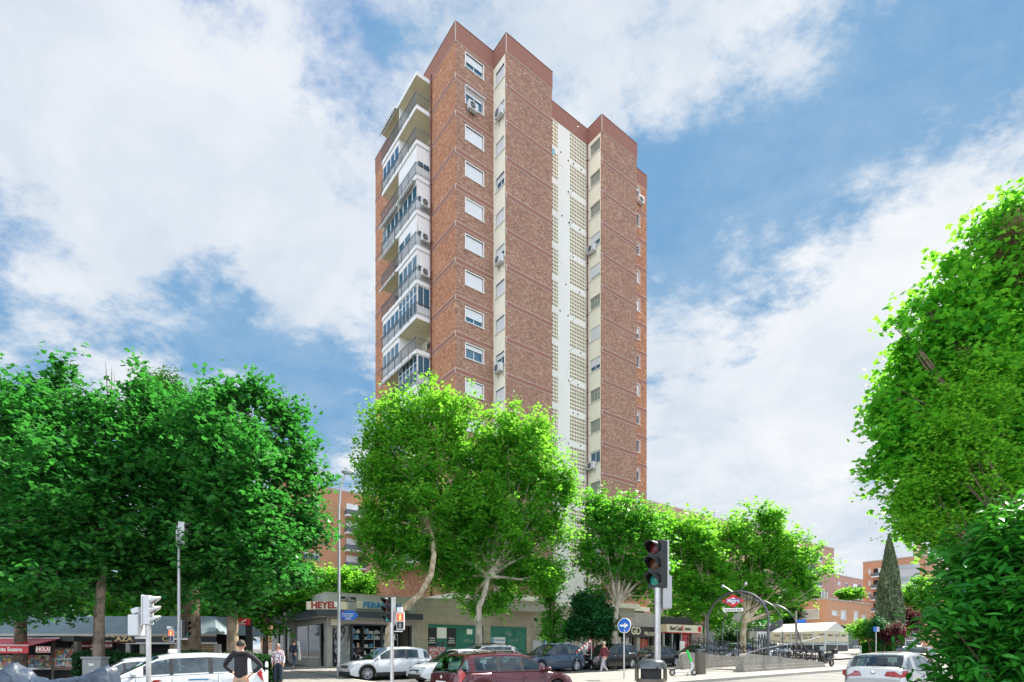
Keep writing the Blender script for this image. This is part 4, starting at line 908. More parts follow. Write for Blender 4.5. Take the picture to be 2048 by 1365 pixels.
# ------------------------------------------------------------------ left: terrace restaurant and newspaper kiosk
def terrace():
    Y0 = 29; x0, x1 = (-80-1024)/FPX*Y0, (432-1024)/FPX*Y0; g = gz(0, Y0)+.13
    S = thing('terrace_restaurant', 'glazed terrace restaurant with grey awning roof and gold letters on black, behind the kiosk', 'restaurant', (0, Y0, g))
    ze = ZP(1268, Y0)-g; zr = ZP(1250, Y0)-g; zv = ZP(1284, Y0)-g
    m = MB(); m.add([(x0, 0, ze), (x1, 0, ze), (x1-.9, 1.6, zr+.55), (x0, 1.6, zr+.55), (x0, 5, zr+.6), (x1-.9, 5, zr+.6), (x1, 6, ze)], [(0, 1, 2, 3), (3, 2, 5, 4), (1, 6, 5, 2)]); m.build('awning_roof', 'awning_roof', S)
    MB().box(x0, x1, -.04, .04, ze-.13, ze).build('eave_rail', 'concrete_light', S)
    v_ = MB().box(x0, x1, .0, .03, zv, ze-.135).build('valance', 'black', S)
    zt = (zv+ze-.14)/2; k = Y0/FPX
    for s_, px in (('CHALUPA', 96), ('TERRAZA', 229), ('CAFETERIA', 362), ('RESTAURANTE', -20)):
        text('lettering', s_, .36, 'gold', v_, ((px-1024)*k, -.02, zt), ext=.004, bold=.008, sx=(1.25 if s_ != 'CAFETERIA' else 1.1))
    MB().box(x0, x1, .04, .12, zv-.12, zv-.02).build('beam', 'white_metal', S)
    m = MB()
    for px in (-60, 40, 150, 206, 281, 350, 430): m.box((px-1024)*k-.13, (px-1024)*k+.13, .13, .38, 0, zv-.12)
    m.build('post', 'concrete_light', S)
    m = MB(); m.box(x0, x1, .42, .45, .95, zv-.1); m.build('window', 'glass_dark', S)
    MB().box((332-1024)*k, x1, .30, .41, .9, zv-.13).build('bamboo_screen', 'bamboo', S); MB().box(x0, x1, .4, .5, 0, .95).build('low_wall', 'brick_pink', S)
    MB().box(x0, x1-.5, 5, 5.2, 0, zr+.5).build('back_wall', 'dark_inside', S)
    for px in range(-40, 420, 55):
        pass
m_, t_, nn_, b_ = newmat('bamboo'); tcn = nn_.new('ShaderNodeTexCoord'); wv = nn_.new('ShaderNodeTexWave'); wv.wave_type = 'BANDS'; wv.bands_direction = 'Z'; wv.inputs['Scale'].default_value = 3.2; wv.inputs['Distortion'].default_value = 1.5; t_.links.new(tcn.outputs['Object'], wv.inputs[0])
cr_ = nn_.new('ShaderNodeValToRGB'); cr_.color_ramp.elements[0].color = (.12, .07, .035, 1); cr_.color_ramp.elements[1].color = (.62, .40, .22, 1); t_.links.new(wv.outputs[0], cr_.inputs[0]); t_.links.new(cr_.outputs[0], b_.inputs['Base Color']); MAT['bamboo'] = m_
terrace()

def kiosk():
    Y0 = 23.0; k = Y0/FPX; g = gz(0, Y0)+.13
    S = thing('newspaper_kiosk', 'dark newspaper kiosk with red awnings and magazines in its window', 'kiosk', (0, Y0, g))
    X = lambda px: (px-1024)*k
    Z = lambda py, d=0: ZP(py, Y0+d)-g
    MB().box(X(-90), X(146), .05, 2.4, Z(1283), Z(1272)).build('roof', 'dark_metal', S)
    MB().box(X(-90), X(96), 1.0, 2.3, 0, Z(1283)).box(X(98), X(143), .55, 2.3, 0, .55).build('body', 'dark_inside', S)
    m = MB(); m.box(X(143), X(151), .1, .35, 0, Z(1283)); m.box(X(97), X(101), .15, .3, 0, Z(1283)); m.box(X(101), X(143), .15, .28, Z(1299), Z(1296)); m.box(X(101), X(143), .15, .28, Z(1341), Z(1336)); m.build('frame', 'bin_body', S)
    o = MB().box(X(101), X(143), .20, .22, Z(1336), Z(1299)).build('magazine_window', 'magazines', S)
    MB().box(X(101), X(143), .17, .21, Z(1320), Z(1317)).box(X(101), X(143), .17, .21, Z(1332), Z(1330)).build('rack', 'grey_metal', o)
    MB().box(X(-80), X(96), .9, .98, Z(1336), Z(1311)).build('magazine_rack', 'magazines', S); MB().box(X(-80), X(97), .1, 1, Z(1340), Z(1336)).build('counter', 'galvanised', S)
    a = MB(); zt, zb = Z(1278), Z(1292, -.9)
    a.add([(X(-90), 0, zt), (X(118), 0, zt), (X(104)+.0, -1.1, zb), (X(-90), -1.1, zb), (X(-90), 0, zt-.02), (X(118), 0, zt-.02), (X(104), -1.1, zb-.02), (X(-90), -1.1, zb-.02)], [(0, 3, 2, 1), (4, 5, 6, 7), (1, 2, 6, 5)])
    a.box(X(-90), X(104), -1.13, -1.10, zb-.30, zb); aw = a.build('red_awning', 'red', S)
    MB().box(X(-90), X(105), -1.15, -1.08, zb, zb+.04).box(X(-90), X(119), -.04, .04, zt, zt+.05).build('awning_rail', 'white_metal', aw)
    k2 = (Y0-1.13)/FPX; text('lettering', 'Quiosco Santa Susana', .22, 'sign_white', aw, ((45-1024)*k2, -1.14, zb-.15), ext=.003, bold=.006, align='RIGHT')
    b = MB().box((73-1024)*k2, (101-1024)*k2, -1.145, -1.132, zb-.27, zb-.03).build('magazine_logo', 'sign_white', aw); MB().box((74-1024)*k2, (100-1024)*k2, -1.152, -1.146, zb-.255, zb-.045).build('logo_ground', 'red', b)
    text('lettering', '¡HOLA!', .21, 'sign_white', b, ((87-1024)*k2, -1.155, zb-.15), ext=.003, bold=.008, sx=.86)
    # second awning, further round
    a = MB(); Y2 = 1.2; kk = (Y0+Y2)/FPX; za = ZP(1284, Y0+Y2)-g
    a.box((147-1024)*kk, (222-1024)*kk, Y2-.02, Y2+.02, za-.29, za-.04); a.box((147-1024)*kk, (222-1024)*kk, Y2, Y2+1.6, za-.04, za); aw2 = a.build('dark_red_awning', 'dark_red', S)
    MB().box((147-1024)*kk, (223-1024)*kk, Y2-.05, Y2+.04, za, za+.05).build('awning_rail', 'white_metal', aw2)
    for px in (154, 215): text('lettering', '¡HOLA!', .17, 'sign_white', aw2, ((px-1024)*kk, Y2-.03, za-.17), ext=.003, bold=.005, sx=.8)
    text('lettering', 'Quiosco Sta. Susana', .15, 'sign_white', aw2, ((184-1024)*kk, Y2-.03, za-.17), ext=.003, bold=.004)
    m = MB(); m.box((150-1024)*kk, (200-1024)*kk, Y2+1.0, Y2+1.6, 0, za-.05); m.build('back_cabin', 'dark_inside', S)
kiosk()
p = PX(191, 17.0); p.z += .13
o = thing('utility_cabinet', 'grey metal utility cabinet with a small label between kiosk and parked white car', 'utility cabinet', p)
MB().box(-.29, .29, -.16, .16, 0, 1.18).build('body', 'cabinet_grey', o, bevel=.01); MB().box(-.32, .32, -.19, .19, 1.18, 1.24).build('lid', 'cabinet_grey', o); MB().box(-.27, .27, -.17, -.162, .05, 1.12).build('door', 'cabinet_grey', o)
text('lettering', '26A', .1, 'sign_white', o, (0, -.175, 1.0), ext=.002, bold=.004)

# ------------------------------------------------------------------ trees and plants
def leaf_mesh(name, C, size, rng, flat=.55, shape='kite', droop=0.0):
    """one small bent blade per centre C (N,3), random turn and tilt"""
    n = len(C); a = rng.uniform(0, 2*np.pi, n); tx = rng.normal(0, flat, n); ty = rng.normal(0, flat, n)
    nr = np.stack([tx, ty, np.ones(n)], 1); nr /= np.linalg.norm(nr, axis=1)[:, None]
    d = np.stack([np.cos(a), np.sin(a), np.full(n, -droop)], 1); d -= nr*np.sum(d*nr, 1)[:, None]; d /= np.linalg.norm(d, axis=1)[:, None]+1e-9
    e = np.cross(nr, d); s = size*rng.uniform(.6, 1.35, n)
    if shape == 'kite': T = [(-.5, 0, 0), (-.05, .42, .08), (.6, 0, -.06), (-.05, -.42, .08)]; F = [(0, 1, 2, 3)]
    elif shape == 'plane':   # broad lobed blade
        T = [(-.5, 0, 0), (-.42, .30, .0), (-.02, .55, .06), (.08, .22, .04), (.6, 0, -.08), (.08, -.22, .04), (-.02, -.55, .06), (-.42, -.30, .0)]; F = [(0, 1, 2, 3), (0, 3, 4, 5), (0, 5, 6, 7)]
    elif shape == 'laurel': T = [(-.5, 0, 0), (-.25, .15, .05), (.1, .19, .06), (.42, .09, -.02), (.62, 0, -.12), (.42, -.09, -.02), (.1, -.19, .06), (-.25, -.15, .05), (.1, 0, 0), (-.25, 0, 0)]; F = [(0, 1, 9), (9, 1, 2, 8), (8, 2, 3, 4), (8, 4, 5, 6), (9, 8, 6, 7), (0, 9, 7)]
    elif shape == 'spray': T = [(-.6, -.10, 0), (-.6, .10, 0), (.6, .05, .0), (.6, -.05, .0)]; F = [(0, 1, 2, 3)]
    k = len(T); V_ = np.empty((n, k, 3))
    for i, (x, y, z) in enumerate(T): V_[:, i] = C+(d*x+e*y+nr*z)*s[:, None]
    me = bpy.data.meshes.new(name); me.vertices.add(n*k); me.vertices.foreach_set('co', V_.reshape(-1))
    lens = [len(f) for f in F]; tot = sum(lens); base = np.concatenate([np.array(f) for f in F]); idx = (np.arange(n)[:, None]*k+base[None]).reshape(-1)
    me.loops.add(n*tot); me.loops.foreach_set('vertex_index', idx.astype(np.int32))
    starts = np.cumsum([0]+lens[:-1]); st = (np.arange(n)[:, None]*tot+starts[None]).reshape(-1)
    me.polygons.add(n*len(F)); me.polygons.foreach_set('loop_start', st.astype(np.int32)); me.polygons.foreach_set('loop_total', np.tile(lens, n).astype(np.int32))
    me.update(calc_edges=True); me.validate()
    return me
def vnoise(P, f, seed):
    """cheap smooth noise in about -1..1, a sum of sines in random directions"""
    r = np.random.default_rng(seed); o = np.zeros(len(P))
    for i in range(7):
        d = r.normal(size=3); d /= np.linalg.norm(d); o += np.sin(P@d*f*(1+.35*i)+r.uniform(0, 6.28))
    return o/3.2
def crown(lobes, clusters, per, spread, rng, inner=.35, gap=-.25, ragged=.22):
    """leaf sprays scattered through the lobes; lobe surfaces are ragged and holes are left open"""
    L_ = np.array(lobes, float); vol = L_[:, 3]*L_[:, 4]*L_[:, 5]; w_ = vol**.72; w_ /= w_.sum(); n = clusters*3
    i = rng.choice(len(L_), n, p=w_); v = rng.normal(size=(n, 3)); v /= np.linalg.norm(v, axis=1)[:, None]
    r = (inner**3+(1-inner**3)*rng.uniform(0, 1, n))**(1/3)
    sc0 = float(np.median(L_[:, 3:6])); rag = 1+ragged*vnoise(v*2.2+L_[i, :3], 1.6, 5)+ragged*.8*vnoise(v*3+L_[i, :3]*2, 3.1, 6)
    P = L_[i, :3]+v*L_[i, 3:6]*(r*rag)[:, None]
    g = vnoise(P/max(sc0, .3), 3.4, 9); P = P[g > gap]; v = v[g > gap]; m = min(clusters, len(P)); P = P[:m]; v = v[:m]
    ax = v*.7+rng.normal(size=(m, 3))*.45+np.array([0, 0, .35]); ax /= np.linalg.norm(ax, axis=1)[:, None]
    t = np.clip(rng.normal(0, spread*1.5, (m, per, 1)), -spread*2.2, spread*2.2); C = P[:, None, :]+ax[:, None, :]*t+np.clip(rng.normal(size=(m, per, 3)), -1.8, 1.8)*np.array([spread*.55, spread*.55, spread*.4])
    return P, C.reshape(-1, 3)
def tree(name, label, cat, base, lobes, leaves, size, seed, bark='bark_plane', leaf='leaf_dark', r0=.2, fork=None, trunk_pts=None, clusters=None, spread=.32, per=26, shape='plane', inner=.35, group=None, flat=.55, boughs=60, twigs=True, droop=.25, gap=-.25, ragged=.22):
    """base: point on the ground; lobes: (x,y,z,rx,ry,rz) in world metres; everything is stored relative to the base"""
    rng = np.random.default_rng(seed); q = random.Random(seed); base = Vector(base)
    S = thing(name, label, cat, base, 0, group)
    lb = [(x-base.x, y-base.y, z-base.z, a, b, c) for x, y, z, a, b, c in lobes]
    cl = clusters or max(20, leaves//per)
    P, C = crown(lb, cl, per, spread, rng, inner, gap, ragged)
    me = leaf_mesh('crown', C, size, rng, flat, shape, droop); me.materials.append(M[leaf]); o = bpy.data.objects.new('crown', me); COL.objects.link(o); o.parent = S
    tp = [Vector(p)-base for p in trunk_pts] if trunk_pts else [Vector((0, 0, 0)), Vector((.05, 0, fork or 3))]
    tp[0].z -= .15
    m = MB(); n = len(tp); m.tube(tp, [r0*(1.25 if i == 0 else 1-.3*i/(n-1)) for i in range(n)], 12, cap=True)
    m.build('trunk', bark, S, smooth=True)
    lm = MB(); top = tp[-1]
    for x, y, z, a, b, c in lb:
        e = Vector((x, y, z+c*.3)); mid = top.lerp(e, .5)+Vector((q.uniform(-.3, .3), q.uniform(-.3, .3), -.15*(e-top).length*.5+q.uniform(-.1, .3)))
        a1 = top.lerp(mid, .5)+Vector((q.uniform(-.1, .1), q.uniform(-.1, .1), .0))
        lm.tube([top-Vector((0, 0, .1)), a1, mid, mid.lerp(e, .6), e], [r0*.6, r0*.42, r0*.3, r0*.16, r0*.05], 7)
        for i in range(4):
            k = Vector((x+q.uniform(-a, a)*.8, y+q.uniform(-b, b)*.8, z+q.uniform(-c, c)*.8)); lm.tube([mid, mid.lerp(k, .5)+Vector((0, 0, q.uniform(-.2, .3))), k], [r0*.18, r0*.11, r0*.03], 5)
    if twigs:
        for i in range(min(boughs, len(P))):
            e = Vector(P[q.randrange(len(P))]); j = min(lb, key=lambda l: (l[0]-e.x)**2+(l[1]-e.y)**2+(l[2]-e.z)**2); s_ = Vector(j[:3])
            lm.tube([s_, s_.lerp(e, .6)+Vector((q.uniform(-.15, .15), q.uniform(-.15, .15), q.uniform(-.1, .2))), e], [r0*.10, r0*.06, r0*.02], 4)
    lm.build('limbs', bark, S, smooth=True)
    return S
def lobe(px, py, Y, rx, rz, ry=None, dy=0):
    k = Y/FPX; return ((px-1024)*k, Y+dy, ZP(py, Y), rx*k, (ry if ry is not None else rx)*k, rz*k)

barkmat('bark_trunk', (.13, .10, .065), (.27, .21, .14))
# the two great dark plane trees on the left (plus the one half out of frame)
YA = 20.5
def LB(lst, Y, dys=None): return [lobe(px, py, Y, rx, rz, ry, dy) for px, py, rx, rz, ry, dy in lst]
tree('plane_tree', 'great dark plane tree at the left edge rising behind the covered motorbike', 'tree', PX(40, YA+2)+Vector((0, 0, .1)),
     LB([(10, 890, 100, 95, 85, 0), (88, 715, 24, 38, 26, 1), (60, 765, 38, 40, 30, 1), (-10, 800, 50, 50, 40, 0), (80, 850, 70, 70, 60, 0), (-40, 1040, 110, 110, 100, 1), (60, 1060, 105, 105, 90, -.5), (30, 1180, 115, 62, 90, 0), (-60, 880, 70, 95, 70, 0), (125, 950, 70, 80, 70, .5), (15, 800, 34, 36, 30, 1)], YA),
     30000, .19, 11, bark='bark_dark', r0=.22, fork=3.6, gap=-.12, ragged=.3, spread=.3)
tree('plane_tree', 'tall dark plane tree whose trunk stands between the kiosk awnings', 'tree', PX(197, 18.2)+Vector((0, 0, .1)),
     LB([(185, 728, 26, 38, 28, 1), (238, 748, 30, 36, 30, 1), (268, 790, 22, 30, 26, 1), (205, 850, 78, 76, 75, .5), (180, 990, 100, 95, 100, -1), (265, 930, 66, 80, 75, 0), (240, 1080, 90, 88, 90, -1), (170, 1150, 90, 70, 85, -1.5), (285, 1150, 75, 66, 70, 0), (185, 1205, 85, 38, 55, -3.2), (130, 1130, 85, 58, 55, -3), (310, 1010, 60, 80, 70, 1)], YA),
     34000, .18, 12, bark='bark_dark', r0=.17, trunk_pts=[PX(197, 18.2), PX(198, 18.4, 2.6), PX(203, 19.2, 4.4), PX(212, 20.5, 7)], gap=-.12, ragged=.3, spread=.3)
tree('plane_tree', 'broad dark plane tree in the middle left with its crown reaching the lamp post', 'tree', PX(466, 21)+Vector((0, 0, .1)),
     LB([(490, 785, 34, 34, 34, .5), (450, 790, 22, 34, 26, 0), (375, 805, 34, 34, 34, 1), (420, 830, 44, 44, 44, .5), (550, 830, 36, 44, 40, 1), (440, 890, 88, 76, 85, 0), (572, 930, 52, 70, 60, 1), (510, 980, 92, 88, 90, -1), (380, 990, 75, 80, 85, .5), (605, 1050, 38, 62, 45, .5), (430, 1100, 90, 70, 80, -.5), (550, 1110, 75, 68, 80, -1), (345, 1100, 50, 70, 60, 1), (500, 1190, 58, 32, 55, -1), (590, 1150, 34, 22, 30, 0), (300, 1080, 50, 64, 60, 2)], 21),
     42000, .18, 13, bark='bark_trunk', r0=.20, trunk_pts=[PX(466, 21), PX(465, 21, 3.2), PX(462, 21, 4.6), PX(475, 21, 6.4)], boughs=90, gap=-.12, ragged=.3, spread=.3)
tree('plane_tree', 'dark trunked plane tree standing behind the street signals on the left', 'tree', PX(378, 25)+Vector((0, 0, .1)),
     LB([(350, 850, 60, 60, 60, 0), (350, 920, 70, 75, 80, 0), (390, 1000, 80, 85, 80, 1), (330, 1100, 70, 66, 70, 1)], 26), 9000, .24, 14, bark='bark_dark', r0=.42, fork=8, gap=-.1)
tree('pine_tree', 'yellowish pine top showing between the two dark plane trees', 'tree', PX(330, 40), LB([(330, 785, 40, 32, 40, 0), (315, 830, 45, 40, 40, 0), (345, 860, 50, 40, 40, 0)], 40), 9000, .34, 15, bark='bark_dark', leaf='leaf_mid', r0=.3, fork=14, shape='spray')
# sunlit park trees behind the terrace
for i, (px, Y, lobs, n_, lab) in enumerate([
    (90, 40, [(90, 1140, 100, 80, 60, 0), (20, 1180, 80, 60, 60, 0), (170, 1190, 80, 55, 60, 0)], 16000, 'sunlit park tree behind the left end of the terrace roof'),
    (330, 38, [(330, 1150, 90, 75, 60, 0), (270, 1210, 70, 45, 50, 0), (400, 1200, 70, 55, 50, 0)], 20000, 'sunlit park tree behind the terrace between the signal posts'),
    (530, 40, [(530, 1150, 80, 75, 60, 0), (590, 1180, 60, 55, 50, 0), (470, 1190, 70, 60, 50, 0), (520, 1235, 80, 40, 40, 0)], 22000, 'sunlit park tree between the red sign and the hardware shop')]):
    tree('park_tree', lab, 'tree', PX(px, Y), LB(lobs, Y), n_, .26, 20+i, leaf='leaf_bright', bark='bark_dark', r0=.2, fork=3, shape='kite', boughs=10)
for i, (px, py, rx, rz, Y) in enumerate([(700, 1172, 62, 34, 56), (610, 1168, 40, 32, 58), (548, 1165, 30, 26, 60)]):
    tree('street_tree', ['round yellow-green tree showing over the hardware shop roof', 'small bright tree left of the lamp post above the shop roof', 'bright tree half hidden behind the dark plane crown'][i], 'tree', PX(px, Y), LB([(px, py, rx, rz, rx*.8, 0), (px-rx*.4, py-rz*.3, rx*.5, rz*.6, rx*.5, 0), (px+rx*.35, py+rz*.2, rx*.6, rz*.7, rx*.5, 0)], Y), 8000, .3, 30+i, leaf='leaf_bright', bark='bark_dark', r0=.15, fork=4, shape='kite', boughs=6)
# bright planes along the podium
YC = 35.5
g_ = gz(0, 33)+.13
tree('plane_tree', 'bright plane tree with a crooked mottled trunk leaning over the hardware shop sign', 'tree', PX(772, 31.0)+Vector((0, 0, .1)),
     LB([(845, 820, 55, 52, 50, 0), (780, 850, 50, 55, 50, 0), (905, 830, 50, 45, 45, 0), (770, 930, 44, 60, 50, 0), (840, 910, 80, 75, 70, 0), (930, 890, 55, 60, 55, 0), (785, 1020, 58, 62, 60, 0), (880, 1010, 80, 75, 70, -.5), (760, 1090, 48, 40, 45, 0), (850, 1090, 60, 40, 50, 0), (748, 1050, 40, 50, 45, 0), (745, 960, 34, 50, 40, 0), (800, 1120, 60, 36, 50, 0), (735, 880, 20, 26, 24, 0), (960, 1000, 50, 60, 50, 0), (855, 1140, 40, 26, 36, .6), (920, 1080, 45, 45, 45, 0)], 33.5),
     44000, .185, 41, leaf='leaf_bright', bark='bark_plane', r0=.21, trunk_pts=[PX(772, 31.0), PX(778, 31, ZP(1258, 31)), PX(800, 31.3, ZP(1222, 31)), PX(842, 31.6, ZP(1188, 31.5)), PX(862, 32, ZP(1150, 32)), PX(868, 32.5, ZP(1110, 32.5)), PX(862, 33, ZP(1060, 33))], boughs=120)
tree('plane_tree', 'bright spreading plane tree with straight pale trunk before the green boards', 'tree', PX(957, 33.0)+Vector((0, 0, .1)),
     LB([(1055, 862, 52, 40, 40, 0), (1000, 880, 45, 50, 45, 0), (1050, 930, 70, 60, 60, 0), (970, 970, 60, 70, 60, 0), (1100, 950, 45, 45, 45, 0), (1090, 1010, 58, 60, 50, 0), (1010, 1050, 75, 65, 60, -.5), (940, 1060, 55, 60, 55, 0), (1060, 1110, 60, 50, 50, 0), (960, 1140, 50, 40, 45, 0), (1130, 970, 24, 25, 24, 0), (920, 1165, 45, 30, 36, 0), (895, 1110, 46, 40, 40, -.4), (1085, 1160, 46, 34, 40, 0), (1120, 1060, 34, 40, 34, 0), (1010, 1150, 50, 36, 40, .5), (985, 1215, 34, 14, 26, 0), (940, 1215, 50, 16, 30, 0), (1000, 1190, 30, 20, 25, 0)], 34.5),
     46000, .185, 42, leaf='leaf_bright', bark='bark_grey', r0=.21, trunk_pts=[PX(957, 33), PX(958, 33, ZP(1250, 33)), PX(958, 33, ZP(1215, 33)), PX(968, 33.2, ZP(1190, 33)), PX(978, 33.6, ZP(1150, 33.4))], boughs=110)
tree('plane_sapling', 'slim ivy-like young plane growing against the stone wall beside the dark shrub', 'tree', PX(1103, 36.5)+Vector((0, 0, .1)),
     LB([(1100, 1165, 20, 22, 20, 0), (1114, 1145, 16, 16, 18, 0), (1098, 1195, 14, 14, 16, 0), (1106, 1235, 17, 18, 18, 0), (1101, 1262, 19, 15, 18, 0), (1110, 1285, 10, 12, 12, 0)], 36.5),
     3600, .19, 43, leaf='leaf_mid', bark='bark_dark', r0=.13, trunk_pts=[PX(1103, 36.5), PX(1103, 36.5, ZP(1250, 36.5)), PX(1104, 36.5, ZP(1205, 36.5)), PX(1098, 36.5, ZP(1165, 36.5))], boughs=30)
tree('plane_tree', 'plane tree with a pale candelabra trunk beside the round blue sign', 'tree', PX(1229, 37.0)+Vector((0, 0, .1)),
     LB([(1200, 1010, 40, 30, 35, 0), (1250, 1030, 50, 40, 40, 0), (1195, 1070, 45, 50, 45, 0), (1255, 1090, 60, 50, 50, 0), (1300, 1060, 40, 40, 40, 0), (1190, 1130, 38, 30, 35, 0), (1260, 1150, 55, 35, 45, 0), (1310, 1130, 35, 35, 35, 0), (1290, 1180, 35, 18, 30, 0), (1205, 1185, 30, 14, 26, 0)], 38),
     17000, .21, 44, leaf='leaf_mid', bark='bark_grey', r0=.23, trunk_pts=[PX(1226, 37), PX(1230, 37, ZP(1255, 37)), PX(1234, 37, ZP(1207, 37))], boughs=90, inner=.5)
tree('plane_tree', 'plane tree behind the big signal post spreading over the bank branch', 'tree', PX(1413, 44), 
     LB([(1330, 1060, 45, 35, 40, 0), (1380, 1070, 50, 40, 45, 0), (1340, 1120, 55, 45, 45, 0), (1410, 1110, 55, 50, 45, 0), (1350, 1170, 45, 35, 40, 0), (1420, 1175, 45, 35, 40, 0), (1380, 1210, 50, 25, 40, 0), (1310, 1040, 25, 20, 25, 0)], 44),
     20000, .23, 45, leaf='leaf_lit', bark='bark_grey', r0=.2, trunk_pts=[PX(1413, 44), PX(1413, 44, ZP(1232, 44))])
tree('plane_tree', 'broad plane tree with a forked ochre trunk behind the metro sign arch', 'tree', PX(1484, 45)+Vector((0, 0, .1)),
     LB([(1450, 1070, 50, 40, 45, 0), (1520, 1050, 45, 38, 40, 0), (1490, 1110, 70, 55, 55, 0), (1570, 1110, 55, 50, 50, 0), (1610, 1130, 45, 45, 45, 0), (1550, 1170, 65, 50, 50, 0), (1610, 1180, 32, 25, 30, 0), (1470, 1170, 60, 40, 50, 0), (1560, 1215, 38, 18, 35, 0), (1545, 1042, 22, 16, 20, 0)], 46),
     27000, .23, 46, leaf='leaf_lit', bark='bark_plane', r0=.27, trunk_pts=[PX(1484, 45), PX(1486, 45, ZP(1270, 45)), PX(1490, 45, ZP(1243, 45))], boughs=80)
tree('street_tree', 'bright tree with a bushy crown filling in behind the bank branch', 'tree', PX(1440, 62), LB([(1350, 1200, 60, 40, 50, 0), (1440, 1220, 70, 45, 50, 0), (1520, 1225, 40, 35, 40, 0), (1400, 1160, 60, 50, 50, 0)], 62), 16000, .34, 47, leaf='leaf_bright', bark='bark_dark', r0=.2, fork=5, shape='kite', boughs=8)
tree('laurel_bush', 'rounded dark green bush at the foot of the forked plane tree', 'bush', PX(1468, 50), LB([(1468, 1278, 30, 17, 30, 0)], 50), 4000, .2, 48, leaf='leaf_hedge', r0=.04, fork=.4, shape='kite', boughs=4)
tree('evergreen_shrub', 'dense rounded dark evergreen shrub against the stone wall', 'shrub', PX(1188, 37.5)+Vector((0, 0, .1)),
     LB([(1185, 1240, 38, 34, 34, 0), (1165, 1210, 20, 24, 20, 0), (1200, 1222, 22, 26, 22, 0), (1155, 1255, 26, 22, 24, 0), (1210, 1258, 26, 22, 24, 0), (1162, 1196, 8, 12, 8, 0), (1135, 1262, 18, 14, 16, 0)], 37.5), 22000, .17, 49, leaf='leaf_shrub', bark='bark_dark', r0=.08, fork=1.0, shape='kite', inner=.2, spread=.2, boughs=10)

# the tall cypress, shrubs and orange tree at the far crossing
def cypress():
    Y = 62.0; b = PX(1779, Y); S = thing('cypress_tree', 'tall pointed grey-green cypress beside the brick corner building', 'tree', b); rng = np.random.default_rng(5); k = Y/FPX
    H_ = ZP(1072, Y)-b.z; n = 26000; t = rng.uniform(0.01, 1, n)**.8; prof = np.interp(t, [0, .08, .35, .6, .8, .93, 1], [.8, 1.0, .95, .74, .42, .18, .03])*23*k*1.0
    a = rng.uniform(0, 2*np.pi, n); rr = prof*(.80+.26*rng.uniform(0, 1, n)+.10*np.sin(a*5+t*14)); C = np.stack([rr*np.cos(a), rr*np.sin(a), t*H_], 1)
    me = leaf_mesh('crown', C, .42, rng, .9, 'kite'); 
    v = np.empty(len(me.vertices)*3); me.vertices.foreach_get('co', v); v = v.reshape(-1, 4, 3); c = v.mean(1, keepdims=True); d_ = v-c; d_[:, :, 2] *= 1.7; d_[:, :, :2] *= .5; me.vertices.foreach_set('co', (c+d_).reshape(-1)); me.update()
    me.materials.append(M['needle']); o = bpy.data.objects.new('crown', me); COL.objects.link(o); o.parent = S
    m = MB(); m.tube([(0, 0, -.2), (0, 0, H_*.9)], [.3, .05], 8); m.build('trunk', 'bark_dark', S); m = MB()
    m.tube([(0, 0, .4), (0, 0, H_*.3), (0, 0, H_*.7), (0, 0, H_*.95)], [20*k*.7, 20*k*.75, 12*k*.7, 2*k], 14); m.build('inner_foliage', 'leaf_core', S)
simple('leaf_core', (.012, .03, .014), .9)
cypress()
tree('orange_tree', 'small orange tree with bright leaves beside the terrace tent', 'tree', PX(1740, 60), LB([(1722, 1262, 20, 12, 20, 0), (1745, 1266, 16, 13, 16, 0), (1730, 1256, 16, 10, 16, 0)], 60), 5000, .22, 51, leaf='leaf_bright', bark='bark_dark', r0=.10, trunk_pts=[PX(1742, 60), PX(1738, 60, ZP(1284, 60)), PX(1733, 60, ZP(1275, 60))], shape='kite', boughs=8)
tree('dark_bush', 'dark rounded bush at the foot of the cypress', 'bush', PX(1768, 58), LB([(1765, 1268, 18, 16, 16, 0), (1758, 1255, 12, 12, 12, 0)], 58), 5000, .2, 52, leaf='leaf_shrub', bark='bark_dark', r0=.06, fork=.8, shape='kite', boughs=4)
tree('purple_bush', 'domed purple-leaved bush right of the cypress foot', 'bush', PX(1785, 57), LB([(1784, 1270, 20, 12, 20, 0)], 57), 4000, .18, 53, leaf='leaf_plum', bark='bark_dark', r0=.05, fork=.6, shape='kite', boughs=4)
tree('plum_tree', 'purple-leaved tree behind the laurel hedge edge', 'tree', PX(1812, 75), LB([(1812, 1245, 20, 24, 20, 0)], 75), 4000, .3, 54, leaf='leaf_plum', bark='bark_dark', r0=.1, fork=1.5, shape='kite', boughs=4)
tree('street_tree', 'yellow-green tree between the cypress and the laurel hedge', 'tree', PX(1835, 80), LB([(1828, 1200, 30, 22, 30, 0), (1850, 1180, 30, 26, 30, 0), (1840, 1230, 40, 25, 30, 0)], 80), 9000, .36, 55, leaf='leaf_bright', bark='bark_dark', r0=.2, fork=3, shape='kite', boughs=6)
tree('street_tree', 'bright tree behind the roof of the two-storey brick building', 'tree', PX(1700, 120), LB([(1705, 1190, 22, 10, 22, 0), (1690, 1192, 14, 9, 14, 0)], 120), 5000, .5, 56, leaf='leaf_bright', bark='bark_dark', r0=.2, fork=5, shape='kite', boughs=4)
tree('dark_tree', 'dark evergreen behind the terrace tent between the two brick buildings', 'tree', PX(1580, 76), LB([(1580, 1235, 25, 30, 25, 0), (1560, 1225, 18, 25, 18, 0)], 76), 7000, .34, 57, leaf='leaf_hedge', bark='bark_dark', r0=.2, fork=3, shape='kite', boughs=4)

